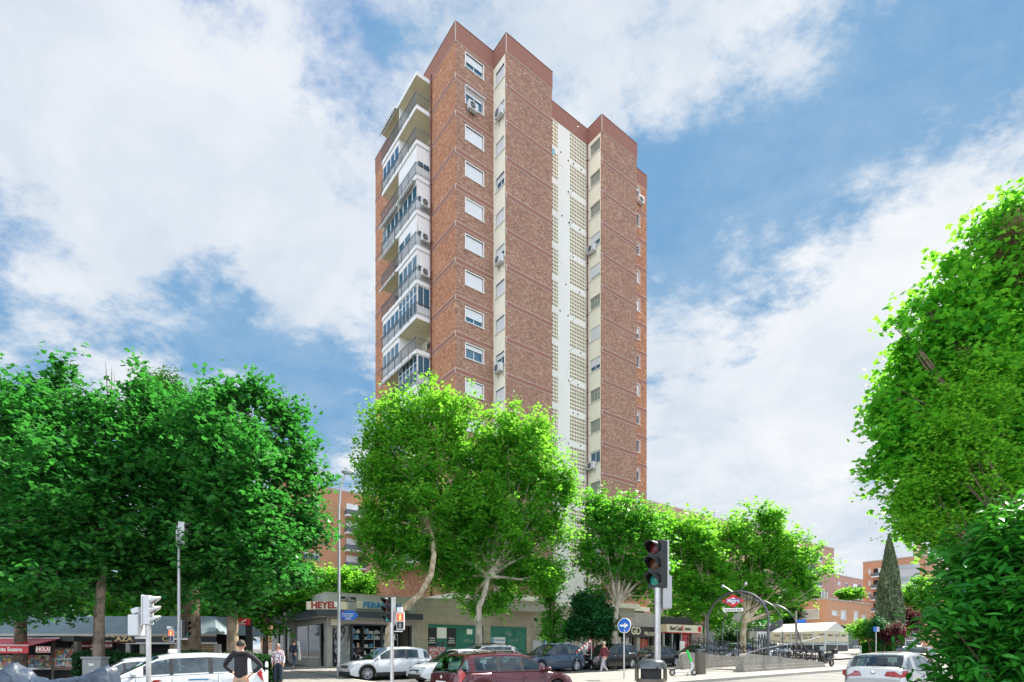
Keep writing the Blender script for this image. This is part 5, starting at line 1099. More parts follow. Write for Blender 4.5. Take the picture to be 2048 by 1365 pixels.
def hedge(label, p0, p1, w_, h, n, size, leaf, seed, cat='hedge', shape='kite', name='hedge'):
    d = (p1-p0); Ln = d.length; S = thing(name, label, cat, p0, math.atan2(d.y, d.x)); rng = np.random.default_rng(seed)
    C = np.stack([rng.uniform(0, Ln, n), rng.uniform(-w_/2, w_/2, n), rng.uniform(.05, h, n)], 1)
    f = rng.integers(0, 3, n); C[f == 0, 2] = h+rng.normal(0, .05, (f == 0).sum()); C[f == 1, 1] = -w_/2+rng.normal(0, .05, (f == 1).sum())
    C[:, 2] += .07*np.sin(C[:, 0]*2.3)*(C[:, 2]/h)
    me = leaf_mesh('foliage', C, size, rng, .8, shape); me.materials.append(M[leaf]); o = bpy.data.objects.new('foliage', me); COL.objects.link(o); o.parent = S
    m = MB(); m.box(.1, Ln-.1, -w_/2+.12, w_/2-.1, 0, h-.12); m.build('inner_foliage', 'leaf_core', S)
    return S
hedge('dark clipped hedge behind the waiting white taxi', PX(150, 18.5), PX(440, 20.5), .9, 1.35, 26000, .085, 'leaf_hedge', 61)
hedge('loose dark hedge between the taxi and the woman in the floral jacket', PX(440, 20.8), PX(552, 22.5), 1.0, 1.25, 14000, .085, 'leaf_hedge', 62)
hedge('low clipped hedge beside the terrace tent at the far crossing', PX(1722, 62), PX(1790, 60), 1.0, 1.25, 5000, .16, 'leaf_mid', 63)

# the overhanging greenery at the right edge of the picture
def near_green():
    # laurel hedge on a low brick wall, about five metres off
    rng = np.random.default_rng(71); b = Vector((5.3, 5.8, 0)); S = thing('laurel_hedge', 'tall glossy laurel hedge with long drooping leaves at the right edge', 'hedge', b)
    lob = [(4.55, 5.9, .55, .55, .6, .6), (5.2, 6.0, .7, .8, .7, .8), (4.62, 5.9, 1.25, .45, .5, .45), (5.3, 6.0, 1.7, .8, .7, .7), (4.75, 6.0, 1.95, .42, .5, .45), (5.45, 6.1, 2.4, .75, .7, .6), (4.95, 6.2, 2.55, .35, .4, .35), (5.9, 5.6, 1.2, .9, .8, 1.1), (5.9, 6.0, 2.5, .8, .8, .7), (4.30, 5.85, 1.9, .18, .3, .12), (5.3, 6.0, 2.75, .45, .5, .35), (5.9, 6.0, 3.0, .6, .6, .45)]
    lb = [(x-b.x+.30, y-b.y, z-b.z, a, c, d) for x, y, z, a, c, d in lob]
    P, C = crown(lb, 2300, 11, .10, rng, .55, -2, .12); me = leaf_mesh('foliage', C, .125, rng, .55, 'laurel', .7); me.polygons.foreach_set('use_smooth', [True]*len(me.polygons)); me.materials.append(M['leaf_laurel']); o = bpy.data.objects.new('foliage', me); COL.objects.link(o); o.parent = S
    m = MB(); q = random.Random(4)
    for i in range(70):
        e = Vector(P[q.randrange(len(P))]); s_ = Vector((q.uniform(-.3, .8), q.uniform(-.1, .5), .2)); m.tube([s_, s_.lerp(e, .6)+Vector((0, 0, .2)), e], [.02, .012, .004], 5)
    m.build('branches', 'bark_dark', S)
    # dense shaded core so the street does not show through
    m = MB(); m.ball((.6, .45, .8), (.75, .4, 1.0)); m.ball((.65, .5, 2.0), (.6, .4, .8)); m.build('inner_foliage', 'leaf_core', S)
    w_ = MB(); w_.box(4.45, 9, 6.55, 6.8, 0, .9); o = w_.build('brick_wall', 'brick_orange'); tag(o, 'low orange brick wall behind the laurel hedge', 'wall')
    # plane boughs above
    lob = LB([(2000, 560, 70, 70, 60, 0), (1920, 640, 70, 55, 60, 0), (2040, 700, 100, 90, 80, 0), (1870, 740, 70, 55, 60, .3), (1960, 790, 90, 80, 80, 0), (1820, 810, 55, 40, 50, .3), (1850, 900, 75, 60, 65, 0), (1950, 930, 90, 80, 80, 0), (2060, 880, 90, 110, 90, 0), (1870, 990, 65, 45, 55, 0), (1970, 1040, 90, 60, 70, 0), (2070, 1050, 80, 100, 80, 0), (1780, 870, 32, 35, 30, 0), (1765, 785, 22, 12, 18, 0), (1850, 600, 28, 14, 20, 0), (1900, 530, 26, 12, 18, 0), (2030, 430, 40, 28, 30, 0), (1985, 445, 14, 8, 12, 0), (1990, 480, 20, 12, 14, 0), (1855, 1050, 50, 30, 36, 0), (1800, 1005, 36, 26, 30, 0), (1915, 1070, 60, 36, 40, 0), (1760, 930, 26, 20, 22, 0), (1790, 640, 14, 8, 12, 0), (1835, 600, 16, 8, 12, 0), (1820, 690, 25, 12, 20, 0), (1940, 480, 20, 8, 14, 0)], 9.5)
    tree('plane_tree', 'near plane tree overhanging from the right edge with sunlit translucent leaves', 'tree', (9.6, 9.6, 0), lob, 60000, .10, 72, leaf='leaf_near', bark='bark_dark', r0=.11, trunk_pts=[(9.6, 9.6, 0), (9.5, 9.6, 2.6), (9.3, 9.5, 4.2)], spread=.15, per=22, inner=.35, boughs=50, flat=.7)
    tree('climbing_vine', 'fine yellow-green vine hanging through the plane boughs on the right', 'vine', (8.2, 8.3, 0), LB([(1990, 790, 60, 50, 50, .4), (1950, 840, 60, 50, 50, .3), (1880, 960, 60, 45, 50, .4), (1930, 900, 55, 50, 50, .2), (2010, 960, 60, 80, 60, .3), (1900, 1030, 60, 25, 40, .4), (2030, 720, 50, 50, 40, .5)], 8.6), 20000, .055, 73, leaf='leaf_vine', bark='bark_dark', r0=.05, trunk_pts=[(8.2, 8.3, 0), (8.0, 8.3, 2.5)], spread=.12, per=16, shape='kite', boughs=10, ragged=.5, gap=0)
    tree('dry_twigs', 'tangle of dry brown twigs in the top right corner of the near tree', 'climber', (9.9, 9.3, 0), LB([(2035, 480, 30, 45, 30, 0), (2050, 540, 30, 40, 30, 0)], 9.2), 5000, .07, 74, leaf='leaf_dry', bark='bark_grey', r0=.04, trunk_pts=[(9.9, 9.3, 0), (9.6, 9.3, 6)], spread=.1, per=24, shape='spray', boughs=60)
near_green()

# ------------------------------------------------------------------ cars: +x forward, +y left, origin on the ground under the middle
def carpaint(name, col, metal=.3, rough=.28):
    return simple(name, col, rough, metal, coat=1.0)
carpaint('paint_white', (.54, .57, .60), 0, .25); carpaint('paint_silver', (.42, .44, .46), .7); carpaint('paint_red', (.075, .006, .016), .35, .25); carpaint('paint_blue', (.016, .045, .085), .4); carpaint('paint_black', (.010, .011, .013), .3); carpaint('paint_grey', (.16, .17, .18), .6); carpaint('paint_pale_silver', (.38, .40, .41), .6)
STY = {  # body top line, roof line (x from rear -1 to nose +1 in half lengths, z in metres), pillars, windscreen/rear glass spans
 'wagon': dict(top=[(-1, .62), (-.985, .92), (-.93, .97), (-.3, .95), (.35, .93), (.50, .92), (.80, .82), (.94, .70), (1, .52)], roof=[(-.955, .95), (-.84, 1.36), (-.74, 1.44), (-.3, 1.49), (.05, 1.47), (.18, 1.41), (.52, .92)], pil=[(-.80, -.70), (-.36, -.32), (.02, .06), (.34, .5)], rg=-.80, ws=.16),
 'suv': dict(top=[(-1, .70), (-.985, .98), (-.93, 1.03), (-.3, 1.03), (.35, 1.0), (.48, .99), (.82, .92), (.95, .80), (1, .60)], roof=[(-.95, 1.03), (-.80, 1.48), (-.70, 1.56), (-.3, 1.62), (.03, 1.60), (.15, 1.54), (.50, 1.0)], pil=[(-.74, -.60), (-.33, -.28), (.05, .09), (.33, .48)], rg=-.78, ws=.13),
 'hatch': dict(top=[(-1, .70), (-.985, .98), (-.92, 1.04), (-.3, .94), (.35, .90), (.48, .89), (.80, .80), (.94, .68), (1, .50)], roof=[(-.93, 1.04), (-.76, 1.37), (-.62, 1.42), (-.2, 1.47), (.02, 1.45), (.14, 1.40), (.50, .90)], pil=[(-.66, -.50), (-.22, -.18), (.08, .11), (.33, .48)], rg=-.68, ws=.12),
 'mpv': dict(top=[(-1, .66), (-.985, .96), (-.94, 1.0), (-.3, .99), (.40, .95), (.58, .93), (.85, .82), (.95, .70), (1, .52)], roof=[(-.955, 1.0), (-.86, 1.42), (-.78, 1.50), (-.3, 1.56), (.08, 1.53), (.22, 1.46), (.62, .93)], pil=[(-.80, -.72), (-.36, -.31), (.06, .10), (.36, .60)], rg=-.82, ws=.20),
 'sedan': dict(top=[(-1, .60), (-.985, .86), (-.93, .93), (-.6, .95), (-.3, .92), (.35, .90), (.46, .89), (.80, .80), (.94, .68), (1, .50)], roof=[(-.70, .95), (-.48, 1.28), (-.38, 1.36), (-.1, 1.42), (.04, 1.40), (.14, 1.36), (.48, .89)], pil=[(-.52, -.40), (-.16, -.12), (.10, .13), (.33, .46)], rg=-.46, ws=.12)}
def make_car(name, label, cat, loc, head, style='hatch', Ln=4.2, W_=1.76, hs=1.0, paint='paint_white', group=None, rails=None, rack=False, spokes=5, cladding=False, taxi=False, plate=True, tailshape=0, detail=True):
    st = STY[style]; S = thing(name, label, cat, loc, math.atan2(head[1], head[0]), group)
    hl = Ln/2; w = W_/2
    def ip(T, x):
        for (a, p), (b, q_) in zip(T[:-1], T[1:]):
            if a <= x <= b: return p+(q_-p)*(x-a)/(b-a)
        return T[0][1] if x < T[0][0] else T[-1][1]
    top = [(x*hl, z*hs) for x, z in st['top']]; roof = [(x*hl, z*hs) for x, z in st['roof']]
    rw = .33 if style in ('suv',) else .31; xf, xr = hl*.64, -hl*.62; ra = rw+.055
    xs = set([-hl, -hl*.985, -hl*.96, -hl*.92, hl*.92, hl*.96, hl*.985, hl]+[i*hl/9 for i in range(-8, 9)])
    for c in (xf, xr):
        for k in range(13): xs.add(c-ra*math.cos(math.pi*k/12))
        xs.add(c-ra-.01); xs.add(c+ra+.01)
    xs = sorted(xs); rows = []
    def hw(x): t = abs(x)/hl; return w*(1-.03*t**2-.16*max(0, (t-.78)/.22)**2.2)
    for x in xs:
        zt = ip(top, x); zb = .20+.10*max(0, (abs(x)/hl-.9)/.1)
        for c in (xf, xr):
            if abs(x-c) <= ra: zb = max(zb, rw+math.sqrt(max(0, ra*ra-(x-c)**2)))
        h = hw(x); mid = zb+(zt-zb)*.5
        pr = [(0, zt+.025), (h*.55, zt+.018), (h*.82, zt), (h*.93, zt-.035), (h*.975, zt-(zt-zb)*.22), (h*1.0, mid), (h*.99, zb+(zt-zb)*.18), (h*.965, zb)]
        rows.append([(x, y, z) for y, z in pr])
    m = MB(); k = len(rows[0]); n = len(rows)
    for sgn in (1, -1):
        vs = [(x, y*sgn, z) for r in rows for x, y, z in r]; fs = []
        for i in range(n-1):
            for j in range(k-1):
                f = (i*k+j, i*k+j+1, (i+1)*k+j+1, (i+1)*k+j); fs.append(f if sgn > 0 else f[::-1])
        m.add(vs, fs)
    for r, rev in ((rows[0], 0), (rows[-1], 1)):
        vs = r+[(x, -y, z) for x, y, z in reversed(r[1:])]; m.add(vs, [tuple(range(len(vs)))[::(-1 if rev else 1)]])
    bd = m.build('body', paint, S, smooth=True, sharp=38)
    MB().box(-hl*.93, hl*.93, -w*.80, w*.80, .18, .70).build('underbody', 'black', S)
    if cladding:
        c = MB(); c.box(xr+ra+.02, xf-ra-.02, -w*1.005, w*1.005, .20, .36)
        for cx in (xf, xr):
            for s_ in (1, -1): c.tube([(cx-(ra+.02)*math.cos(math.pi*i/10), s_*(hw(cx)*.995), rw+(ra+.02)*math.sin(math.pi*i/10)) for i in range(11)], .035, 5)
        c.box(hl*.93, hl*1.002, -w*.8, w*.8, .2, .42); c.box(-hl*1.002, -hl*.93, -w*.8, w*.8, .2, .45); c.build('cladding', 'black_rubber', S)
    # greenhouse
    gx = sorted(set([a for a, _ in roof]+[p*hl for pr in st['pil'] for p in pr]+[st['rg']*hl, st['ws']*hl]+[roof[0][0]+(roof[-1][0]-roof[0][0])*i/24 for i in range(25)]))
    wr = w*.74; rws = []
    for x in gx:
        zr = ip(roof, x); zb = ip(top, x)-.01; zr = max(zr, zb+.002); tt = (zr-zb)/(.55*hs); hb = hw(x)*.93; ht = hb+(wr-hb)*min(1, tt)
        rws.append([(x, 0, zr+.03*min(1, tt)), (x, ht*.6, zr+.02*min(1, tt)), (x, ht*.90, zr-.012), (x, ht, zr-.05*min(1, tt)), (x, ht+(hb-ht)*.12, zr-.05*min(1, tt)-(zr-zb)*.10), (x, hb-(hb-ht)*.06, zb+(zr-zb)*.05), (x, hb, zb)])
    P = MB(); G = MB(); F = MB()
    for sgn in (1, -1):
        for i in range(len(gx)-1):
            xm = (gx[i]+gx[i+1])/2/hl
            for j in range(6):
                q4 = [rws[i][j], rws[i][j+1], rws[i+1][j+1], rws[i+1][j]]; q4 = [(x, y*sgn, z) for x, y, z in q4]
                if sgn < 0: q4 = q4[::-1]
                side = j >= 4; wsg = xm > st['ws'] and xm < .985*roof[-1][0]/hl; rgg = xm < st['rg']
                pil = any(a <= xm <= b for a, b in st['pil'])
                glass = (side and j == 4 and not pil and (roof[0][0]/hl+.06 < xm < roof[-1][0]/hl-.03)) or (j < 3 and wsg) or (j < 2 and rgg and xm > roof[0][0]/hl+.012)
                blk = side and pil and (xm > -.5 and xm < .3)
                (G if glass else F if blk else P).quad(*q4)
    P.build('roof', paint, S, smooth=True, sharp=30); G.build('windows', 'glass_car', S, smooth=True, sharp=30)
    if F.f: F.build('door_pillar', 'black', S)
    # cabin: dark floor over the body, seats with headrests, dashboard, wheel
    it = MB(); xa_, xb_ = roof[0][0]+.12, roof[-1][0]-.06
    it.box(xa_, xb_, -w*.80, w*.80, ip(top, 0)-.10, ip(top, 0)+.045)
    for fx in (.04, -.34):
        for s_ in (1, -1): it.cbox((fx*hl, s_*w*.42, ip(top, 0)+.10), (.14, .42, .26), 0, R(-12)); it.cbox((fx*hl-.04, s_*w*.42, ip(top, 0)+.30*hs), (.10, .24, .16), 0, R(-8))
    it.cbox((hl*.30, 0, ip(top, 0)+.06), (.30, w*1.5, .12)); it.tube([(hl*.19, w*.42+.17*math.cos(a*math.pi/8), ip(top, 0)+.07+.15*math.sin(a*math.pi/8)) for a in range(17)], .014, 5)
    it.build('interior', 'interior', S)
    # wheels
    def wheel(cx, s_):
        y1 = s_*(hw(cx)*.985); y0 = y1-s_*.2; t = MB()
        prof = [(y0, rw*.62), (y0, rw*.97), (y0+s_*.03, rw), (y1-s_*.03, rw), (y1, rw*.96), (y1-s_*.004, rw*.72), (y1-s_*.03, rw*.70)]
        nn = 28; vs = []; fs = []
        for y, r_ in prof:
            for a in range(nn): vs.append((cx+r_*math.cos(2*math.pi*a/nn), y, rw+r_*math.sin(2*math.pi*a/nn)))
        for j in range(len(prof)-1):
            for a in range(nn): fs.append((j*nn+a, j*nn+(a+1) % nn, (j+1)*nn+(a+1) % nn, (j+1)*nn+a))
        t.add(vs, fs); wh = t.build('wheel', 'black_rubber', S, smooth=True)
        r_ = MB(); yy = y1-s_*.02
        for a in range(spokes):
            an = 2*math.pi*a/spokes+.3; d = Vector((math.cos(an), 0, math.sin(an))); p_ = Vector((-d.z, 0, d.x))
            for off in (-.35, .35): r_.tube([Vector((cx, yy-s_*.012, rw))+p_*off*.05, Vector((cx, yy, rw))+d*rw*.68+p_*off*.14], [.030, .022], 5)
        r_.tube([(cx+rw*.69*math.cos(a*math.pi/12), yy, rw+rw*.69*math.sin(a*math.pi/12)) for a in range(25)], .014, 5); r_.tube([(cx, yy-s_*.03, rw), (cx, yy+s_*.01, rw)], .06, 10)
        r_.build('rim', 'galvanised', wh); MB().tube([(cx, yy-s_*.06, rw), (cx, yy-s_*.05, rw)], rw*.69, 20).build('brake', 'dark_metal', wh)
    for cx in (xf, xr):
        for s_ in (1, -1): wheel(cx, s_)
    # lamps, grille, plates, mirrors, handles, seams
    zf = ip(top, hl*.94)
    for s_ in (1, -1):
        m = MB(); vs = []
        y0, y1 = s_*w*.46, s_*w*.86
        m.add([(hl*.985, y0, zf-.18), (hl*.90, y1, zf-.12), (hl*.84, y1*1.075, zf-.02), (hl*.90, y1*.93, zf+.005), (hl*.96, y0, zf-.06), (hl*.80, y1*.9, zf-.1), (hl*.8, y0, zf-.1)], [(0, 1, 4), (1, 2, 3, 4)] if s_ > 0 else [(0, 4, 1), (1, 4, 3, 2)])
        v = m.v; m2 = MB(); m2.add([(x+.02, y*1.005, z+.012) for x, y, z in v[:5]]+[(x-.1, y*.9, z) for x, y, z in v[:5]], [(0, 1, 4) if s_ > 0 else (0, 4, 1), (1, 2, 3, 4) if s_ > 0 else (1, 4, 3, 2), (0, 4, 9, 5), (4, 3, 8, 9), (3, 2, 7, 8), (2, 1, 6, 7), (1, 0, 5, 6)])
        m2.build('headlight', 'head_lamp', S)
        t = MB(); zt = ip(top, -hl*.985)*.97
        if style in ('wagon', 'mpv'): t.add([(-hl*.975, s_*w*.72, .66), (-hl*.93, s_*w*.955, .66), (-hl*.90, s_*w*.95, zt+.12), (-hl*.935, s_*w*.76, zt+.12), (-hl*.9, s_*w*.6, .7), (-hl*.85, s_*w*.9, zt)], [(0, 1, 2, 3) if s_ < 0 else (3, 2, 1, 0), (3, 2, 5), (1, 2, 5), (0, 3, 4)])
        else: t.add([(-hl*1.012, s_*w*.34, zt-.16), (-hl*1.0, s_*w*.80, zt-.20), (-hl*.91, s_*w*.975, zt-.14), (-hl*.94, s_*w*.93, zt-.0), (-hl*1.008, s_*w*.40, zt-.03), (-hl*.9, s_*w*.5, zt-.1)], [(0, 1, 4) if s_ < 0 else (4, 1, 0), (1, 2, 3, 4) if s_ < 0 else (4, 3, 2, 1), (4, 3, 5), (0, 4, 5)])
        v = [(x-.012, y*1.012, z) for x, y, z in t.v]; t.v = v
        t.build('tail_light', 'tail_lamp', S)
        mm = MB(); mm.ball((st['pil'][3][0]*hl+.22, s_*(w*.97+.09), ip(top, .4*hl)+.06), (.09, .12, .075), 10, 6); mm.box(st['pil'][3][0]*hl+.18, st['pil'][3][0]*hl+.25, min(s_*w*.88, s_*w), max(s_*w*.88, s_*w), ip(top, .4*hl)-.01, ip(top, .4*hl)+.03)
        mm.build('mirror', paint if not cladding else paint, S, smooth=True)
        hd = MB(); sm = MB()
        for xx in (st['pil'][2][0]*hl+.10, st['pil'][1][0]*hl-.02):
            z_ = ip(top, xx)-.17; yy = s_*hw(xx)*.985; hd.tube([(xx-.02, yy, z_), (xx+.02, yy+s_*.03, z_), (xx+.13, yy+s_*.03, z_), (xx+.17, yy, z_)], .014, 6)
        hd.build('door_handle', paint if paint != 'paint_black' else 'chrome', S, smooth=True)
        for xx in (st['pil'][2][0]*hl+.04, st['pil'][1][0]*hl-.12 if style != 'sedan' else st['pil'][1][0]*hl-.1, st['pil'][3][0]*hl+.17):
            zz = [ip(top, xx)-.06, .62, .30]
            for za, zb_ in ((zz[0], zz[1]), (zz[1], zz[2])):
                fa = lambda z: s_*hw(xx)*(.975 if z > .85 else 1.0 if z > .5 else .985)
                sm.tube([(xx, fa(za)+s_*.001, za), (xx, fa(zb_)+s_*.001, zb_)], .005, 4)
        sm.build('door_seam', 'black', S)
    gb = MB(); gb.box(hl*.955, hl*1.004, -w*.42, w*.42, zf-.20, zf-.07)
    gb.box(hl*.96, hl*1.006, -w*.62, w*.62, .26, .40); gb.build('grille', 'black', S)
    gl = MB()
    for i in range(3): gl.box(hl*1.003, hl*1.008, -w*.40, w*.40, zf-.18+.04*i, zf-.172+.04*i)
    gl.ball((hl*1.006, 0, zf-.13), (.008, .055, .055), 10, 6); gl.build('grille_bar', 'chrome', S)
    if plate:
        MB().box(hl*1.001, hl*1.012, -.26, .26, .43, .54).build('number_plate', 'plate', S); MB().box(-hl*1.012, -hl*1.001, -.26, .26, .60 if style != 'hatch' else .42, .71 if style != 'hatch' else .53).build('number_plate', 'plate', S)
    bs = MB(); bs.box(-hl*1.006, -hl*.99, -w*.8, w*.8, .30, .38); bs.build('bumper_strip', 'black_rubber', S)
    zt = ip(top, -hl*.985); MB().ball((-hl*1.002, 0, zt-.09), (.012, .06, .06), 10, 6).build('badge', 'chrome', S)
    if rails:
        r_ = MB()
        for s_ in (1, -1):
            pts = [(x, s_*wr*.86, ip(roof, x)+.035+(.035 if 0 < i < 6 else -.01)) for i, x in enumerate([st['rg']*hl+.1+(st['ws']*hl-.25-st['rg']*hl)*j/6 for j in range(7)])]; r_.tube(pts, .017, 6)
            for p in (pts[1], pts[3], pts[5]): r_.box(p[0]-.03, p[0]+.03, p[1]-.012, p[1]+.012, p[2]-.06, p[2])
        if rack:
            for xx in (-.55, .25): r_.tube([(xx, -wr*.9, ip(roof, xx)+.09), (xx, wr*.9, ip(roof, xx)+.09)], .02, 6)
        r_.build('roof_rail', rails, S)
    an = MB(); xa = st['rg']*hl+.18; an.tube([(xa, 0, ip(roof, xa)+.02), (xa-.16, 0, ip(roof, xa)+.26)], .006, 4); an.build('aerial', 'black', S)
    if style in ('hatch', 'wagon', 'suv', 'mpv'):
        wp = MB(); xw = roof[0][0]; wp.tube([(xw+.01, .05, ip(roof, xw)+.06), (xw+.07, -.30, ip(roof, xw+.09)+.03)], .010, 4); wp.build('wiper', 'black', S)
    if taxi:
        MB().box(-.02, .16, -.20, .20, ip(roof, 0)+.03, ip(roof, 0)+.14).build('roof_lamp', 'sign_white', S, bevel=.02)
    return S
def STP(s, t, dz=.006): p = ST(s, t); return Vector((p.x, p.y, gz(p.x, p.y)+dz))
def at(px, Y, dz=.006): p = PX(px, Y); p.z += dz; return p
def sof(px, t): # s coordinate where the sight line px crosses street line t
    k = (px-1024)/FPX; b = V*t
    return (k*b.y-b.x)/(U.x-k*U.y)
def park(px, t, *a, head=-U, **k):
    s = sof(px, t); p = STP(s, t); z1 = gz(*(p+head*1.3).xy); z0 = gz(*(p-head*1.3).xy)
    o = make_car(*a, loc=p, head=head, **k); o.rotation_euler.rotate_axis('Y', -math.atan2(z1-z0, 2.6)); return o
park(775, 25.1, 'parked_car', 'white suv with dark lower trim parked below the blue lettered shop sign', 'car', style='suv', Ln=4.3, W_=1.77, hs=.955, paint='paint_white', cladding=True, group='cars parked along the kerb')
park(962, 25.1, 'parked_car', 'silver estate car with black roof rack half hidden behind the dark red estate', 'car', style='wagon', Ln=4.5, hs=1.09, paint='paint_pale_silver', rails='black', rack=True, group='cars parked along the kerb')
park(1100, 25.1, 'parked_car', 'dark blue suv parked ahead of the black suv', 'car', style='suv', Ln=4.45, W_=1.86, hs=1.0, paint='paint_blue', rails='chrome', group='cars parked along the kerb', spokes=5)
park(1217, 25.1, 'parked_car', 'black suv with chrome-edged windows behind the walking man', 'car', style='suv', Ln=4.4, W_=1.83, hs=1.02, paint='paint_black', rails='chrome', group='cars parked along the kerb')
park(1308, 25.1, 'parked_car', 'low black saloon parked behind the big signal post', 'car', style='sedan', Ln=4.6, hs=1.02, paint='paint_black', group='cars parked along the kerb')
park(1392, 25.1, 'parked_car', 'dark grey hatchback parked beyond the far stair wall of the metro', 'car', style='hatch', Ln=4.2, hs=1.0, paint='paint_grey', group='cars parked along the kerb')
park(1466, 25.1, 'parked_car', 'white people carrier parked behind the curled railings', 'car', style='mpv', Ln=4.4, hs=1.0, paint='paint_pale_silver', group='cars parked along the kerb')
park(1545, 25.1, 'parked_car', 'silver hatchback seen through the railings by the metro arch foot', 'car', style='hatch', Ln=4.1, hs=.98, paint='paint_silver', group='cars parked along the kerb')
park(912, 21.6, 'moving_car', 'white hatchback in traffic directly behind the dark red estate', 'car', style='hatch', Ln=4.26, W_=1.8, hs=.99, paint='paint_white')
park(1010, 13.7, 'moving_car', 'dark red estate car with black roof rails and tinted rear window in the foreground', 'car', head=U, style='wagon', Ln=4.5, W_=1.70, hs=1.0, paint='paint_red', rails='black')
tx = park(352, 18.0, 'taxi', 'white people-carrier taxi with a roof lamp waiting behind the signal post', 'taxi', style='mpv', Ln=4.5, W_=1.75, hs=.955, paint='paint_white', taxi=True)
m = MB(); m.add([(.40, .884, .80), (1.0, .884, .42), (1.12, .884, .42), (.58, .884, .80)], [(0, 1, 2, 3), (3, 2, 1, 0)]); m.build('red_stripe', 'red', tx)
m = MB(); m.box(-.75, -.2, .882, .886, .76, .80); m.build('blue_sticker', 'shelf_box_c', tx)
park(268, 20.3-.6, 'moving_car', 'low white car peeping out beyond the taxi windscreen', 'car', style='sedan', Ln=4.3, W_=1.75, hs=.95, paint='paint_white')
sl_ = make_car('moving_car', 'silver hatchback seen from behind driving off on the bright road', 'car', loc=at(1792, 17.6, .006), head=(math.cos(R(40)), math.sin(R(40))), style='hatch', Ln=4.3, W_=1.77, hs=1.01, paint='paint_pale_silver')
for i, (px, Y, st_, pt, lab) in enumerate([(1800, 62, 'sedan', 'paint_blue', 'dark blue saloon parked facing us beyond the silver hatchback'), (1822, 66, 'hatch', 'paint_silver', 'silver car parked behind the dark blue saloon'), (1838, 36, 'hatch', 'paint_red', 'reddish car half hidden by the laurel hedge')]):
    make_car('parked_car', lab, 'car', loc=at(px, Y), head=(-.45, -.9) if i < 2 else (.7, .7), style=st_, hs=1.0, paint=pt)

# covered motorbike
def tarp_bike():
    p = at(112, 11.3); S = thing('covered_motorbike', 'motorbike under a grey dust cover in the bottom left corner', 'motorbike', p, R(3))
    k = 11.3/FPX; rng = np.random.default_rng(8)
    x0_ = [-1.25, -1.05, -.92, -.78, -.62, -.4, -.15, .15, .45, .72, .95, 1.08, 1.17, 1.23]; h0_ = [.2, .75, 1.30, 1.36, 1.20, 1.05, .98, 1.0, 1.05, 1.15, 1.26, 1.30, 1.15, .3]
    xs = list(np.linspace(-1.25, 1.23, 40)); hz = list(np.interp(xs, x0_, h0_))
    hw_ = list(np.interp(xs, x0_, [.12, .25, .34, .38, .38, .33, .30, .30, .32, .34, .33, .30, .24, .1])); vs = []; fs = []; n = 21
    for i, x in enumerate(xs):
        for j in range(n):
            a = math.pi*j/(n-1); y = -math.cos(a)*hw_[i]*(1+.25*(1-math.sin(a))); z = hz[i]*(math.sin(a)**.45)
            f = .045*math.sin(j*1.9+x*9)+.035*math.sin(x*21+j*.7)*math.sin(a)+.02*math.sin(x*33-j*1.3); vs.append((x+f*.5, y+f*.7, max(0.02, z+f*.5*math.sin(a))))
    for i in range(len(xs)-1):
        for j in range(n-1): fs.append((i*n+j, i*n+j+1, (i+1)*n+j+1, (i+1)*n+j))
    m = MB(); m.add(vs, fs); o = m.build('dust_cover', 'tarp', S, smooth=True, sharp=60); s = o.modifiers.new('sub', 'SUBSURF'); s.levels = s.render_levels = 3
    t = bpy.data.textures.new('wrinkle', 'CLOUDS'); t.noise_scale = .12; t.noise_depth = 2; t.noise_basis = 'VORONOI_CRACKLE'; d = o.modifiers.new('wrinkle', 'DISPLACE'); d.texture = t; d.strength = .010; d.mid_level = .5
    for x in (-.75, .78): MB().tube([(x, -.07, .31), (x, .07, .31)], .30, 20).build('wheel', 'black_rubber', S)
tarp_bike()

# ------------------------------------------------------------------ people
def skin_mesh(name, chains, mat, parent, sub=2, root=None):
    """chains: lists of (x,y,z,r) joints; a joint shared by position joins the chains into one body"""
    vs = []; key = {}; es = []; rs = []
    for ch in chains:
        prev = None
        for x, y, z, r in ch:
            k = (round(x, 3), round(y, 3), round(z, 3))
            if k not in key: key[k] = len(vs); vs.append((x, y, z)); rs.append(r)
            i = key[k]
            if prev is not None and prev != i: es.append((prev, i))
            prev = i
    me = bpy.data.meshes.new(name); me.from_pydata(vs, es, []); o = bpy.data.objects.new(name, me); COL.objects.link(o); o.parent = parent
    md = o.modifiers.new('skin', 'SKIN'); md.use_smooth_shade = True; md.branch_smoothing = .6
    sv = me.skin_vertices[0].data
    for i, r in enumerate(rs): sv[i].radius = (r if hasattr(r, '__len__') else (r, r)); sv[i].use_root = False
    sv[0].use_root = True
    s = o.modifiers.new('sub', 'SUBSURF'); s.levels = s.render_levels = sub
    me.materials.append(M[mat]); return o
def hand(ch, wr, d, side, curl=.4):
    """palm and five fingers growing from the wrist wr along direction d"""
    d = Vector(d).normalized(); wv = Vector(wr); sd = Vector((side[0], side[1], side[2])).normalized(); n_ = d.cross(sd).normalized()
    palm = wv+d*.075; ch.append([(*wv, .026), (*(wv+d*.04), (.032, .020)), (*palm, (.036, .018))])
    for k, (o, l) in enumerate(((-.030, .062), (-.010, .074), (.010, .070), (.029, .055))):
        b = palm+sd*o+d*.012; e1 = b+d*l*.5+n_*curl*.02; e2 = b+d*l*.85+n_*curl*.05; ch.append([(*palm, (.036, .018)), (*b, .0095), (*e1, .0088), (*e2, .007)])
    t0 = wv+d*.03-sd*.03; ch.append([(*(wv+d*.04), (.032, .020)), (*t0, .011), (*(t0+d*.03-sd*.02), .010), (*(t0+d*.055-sd*.022), .008)])
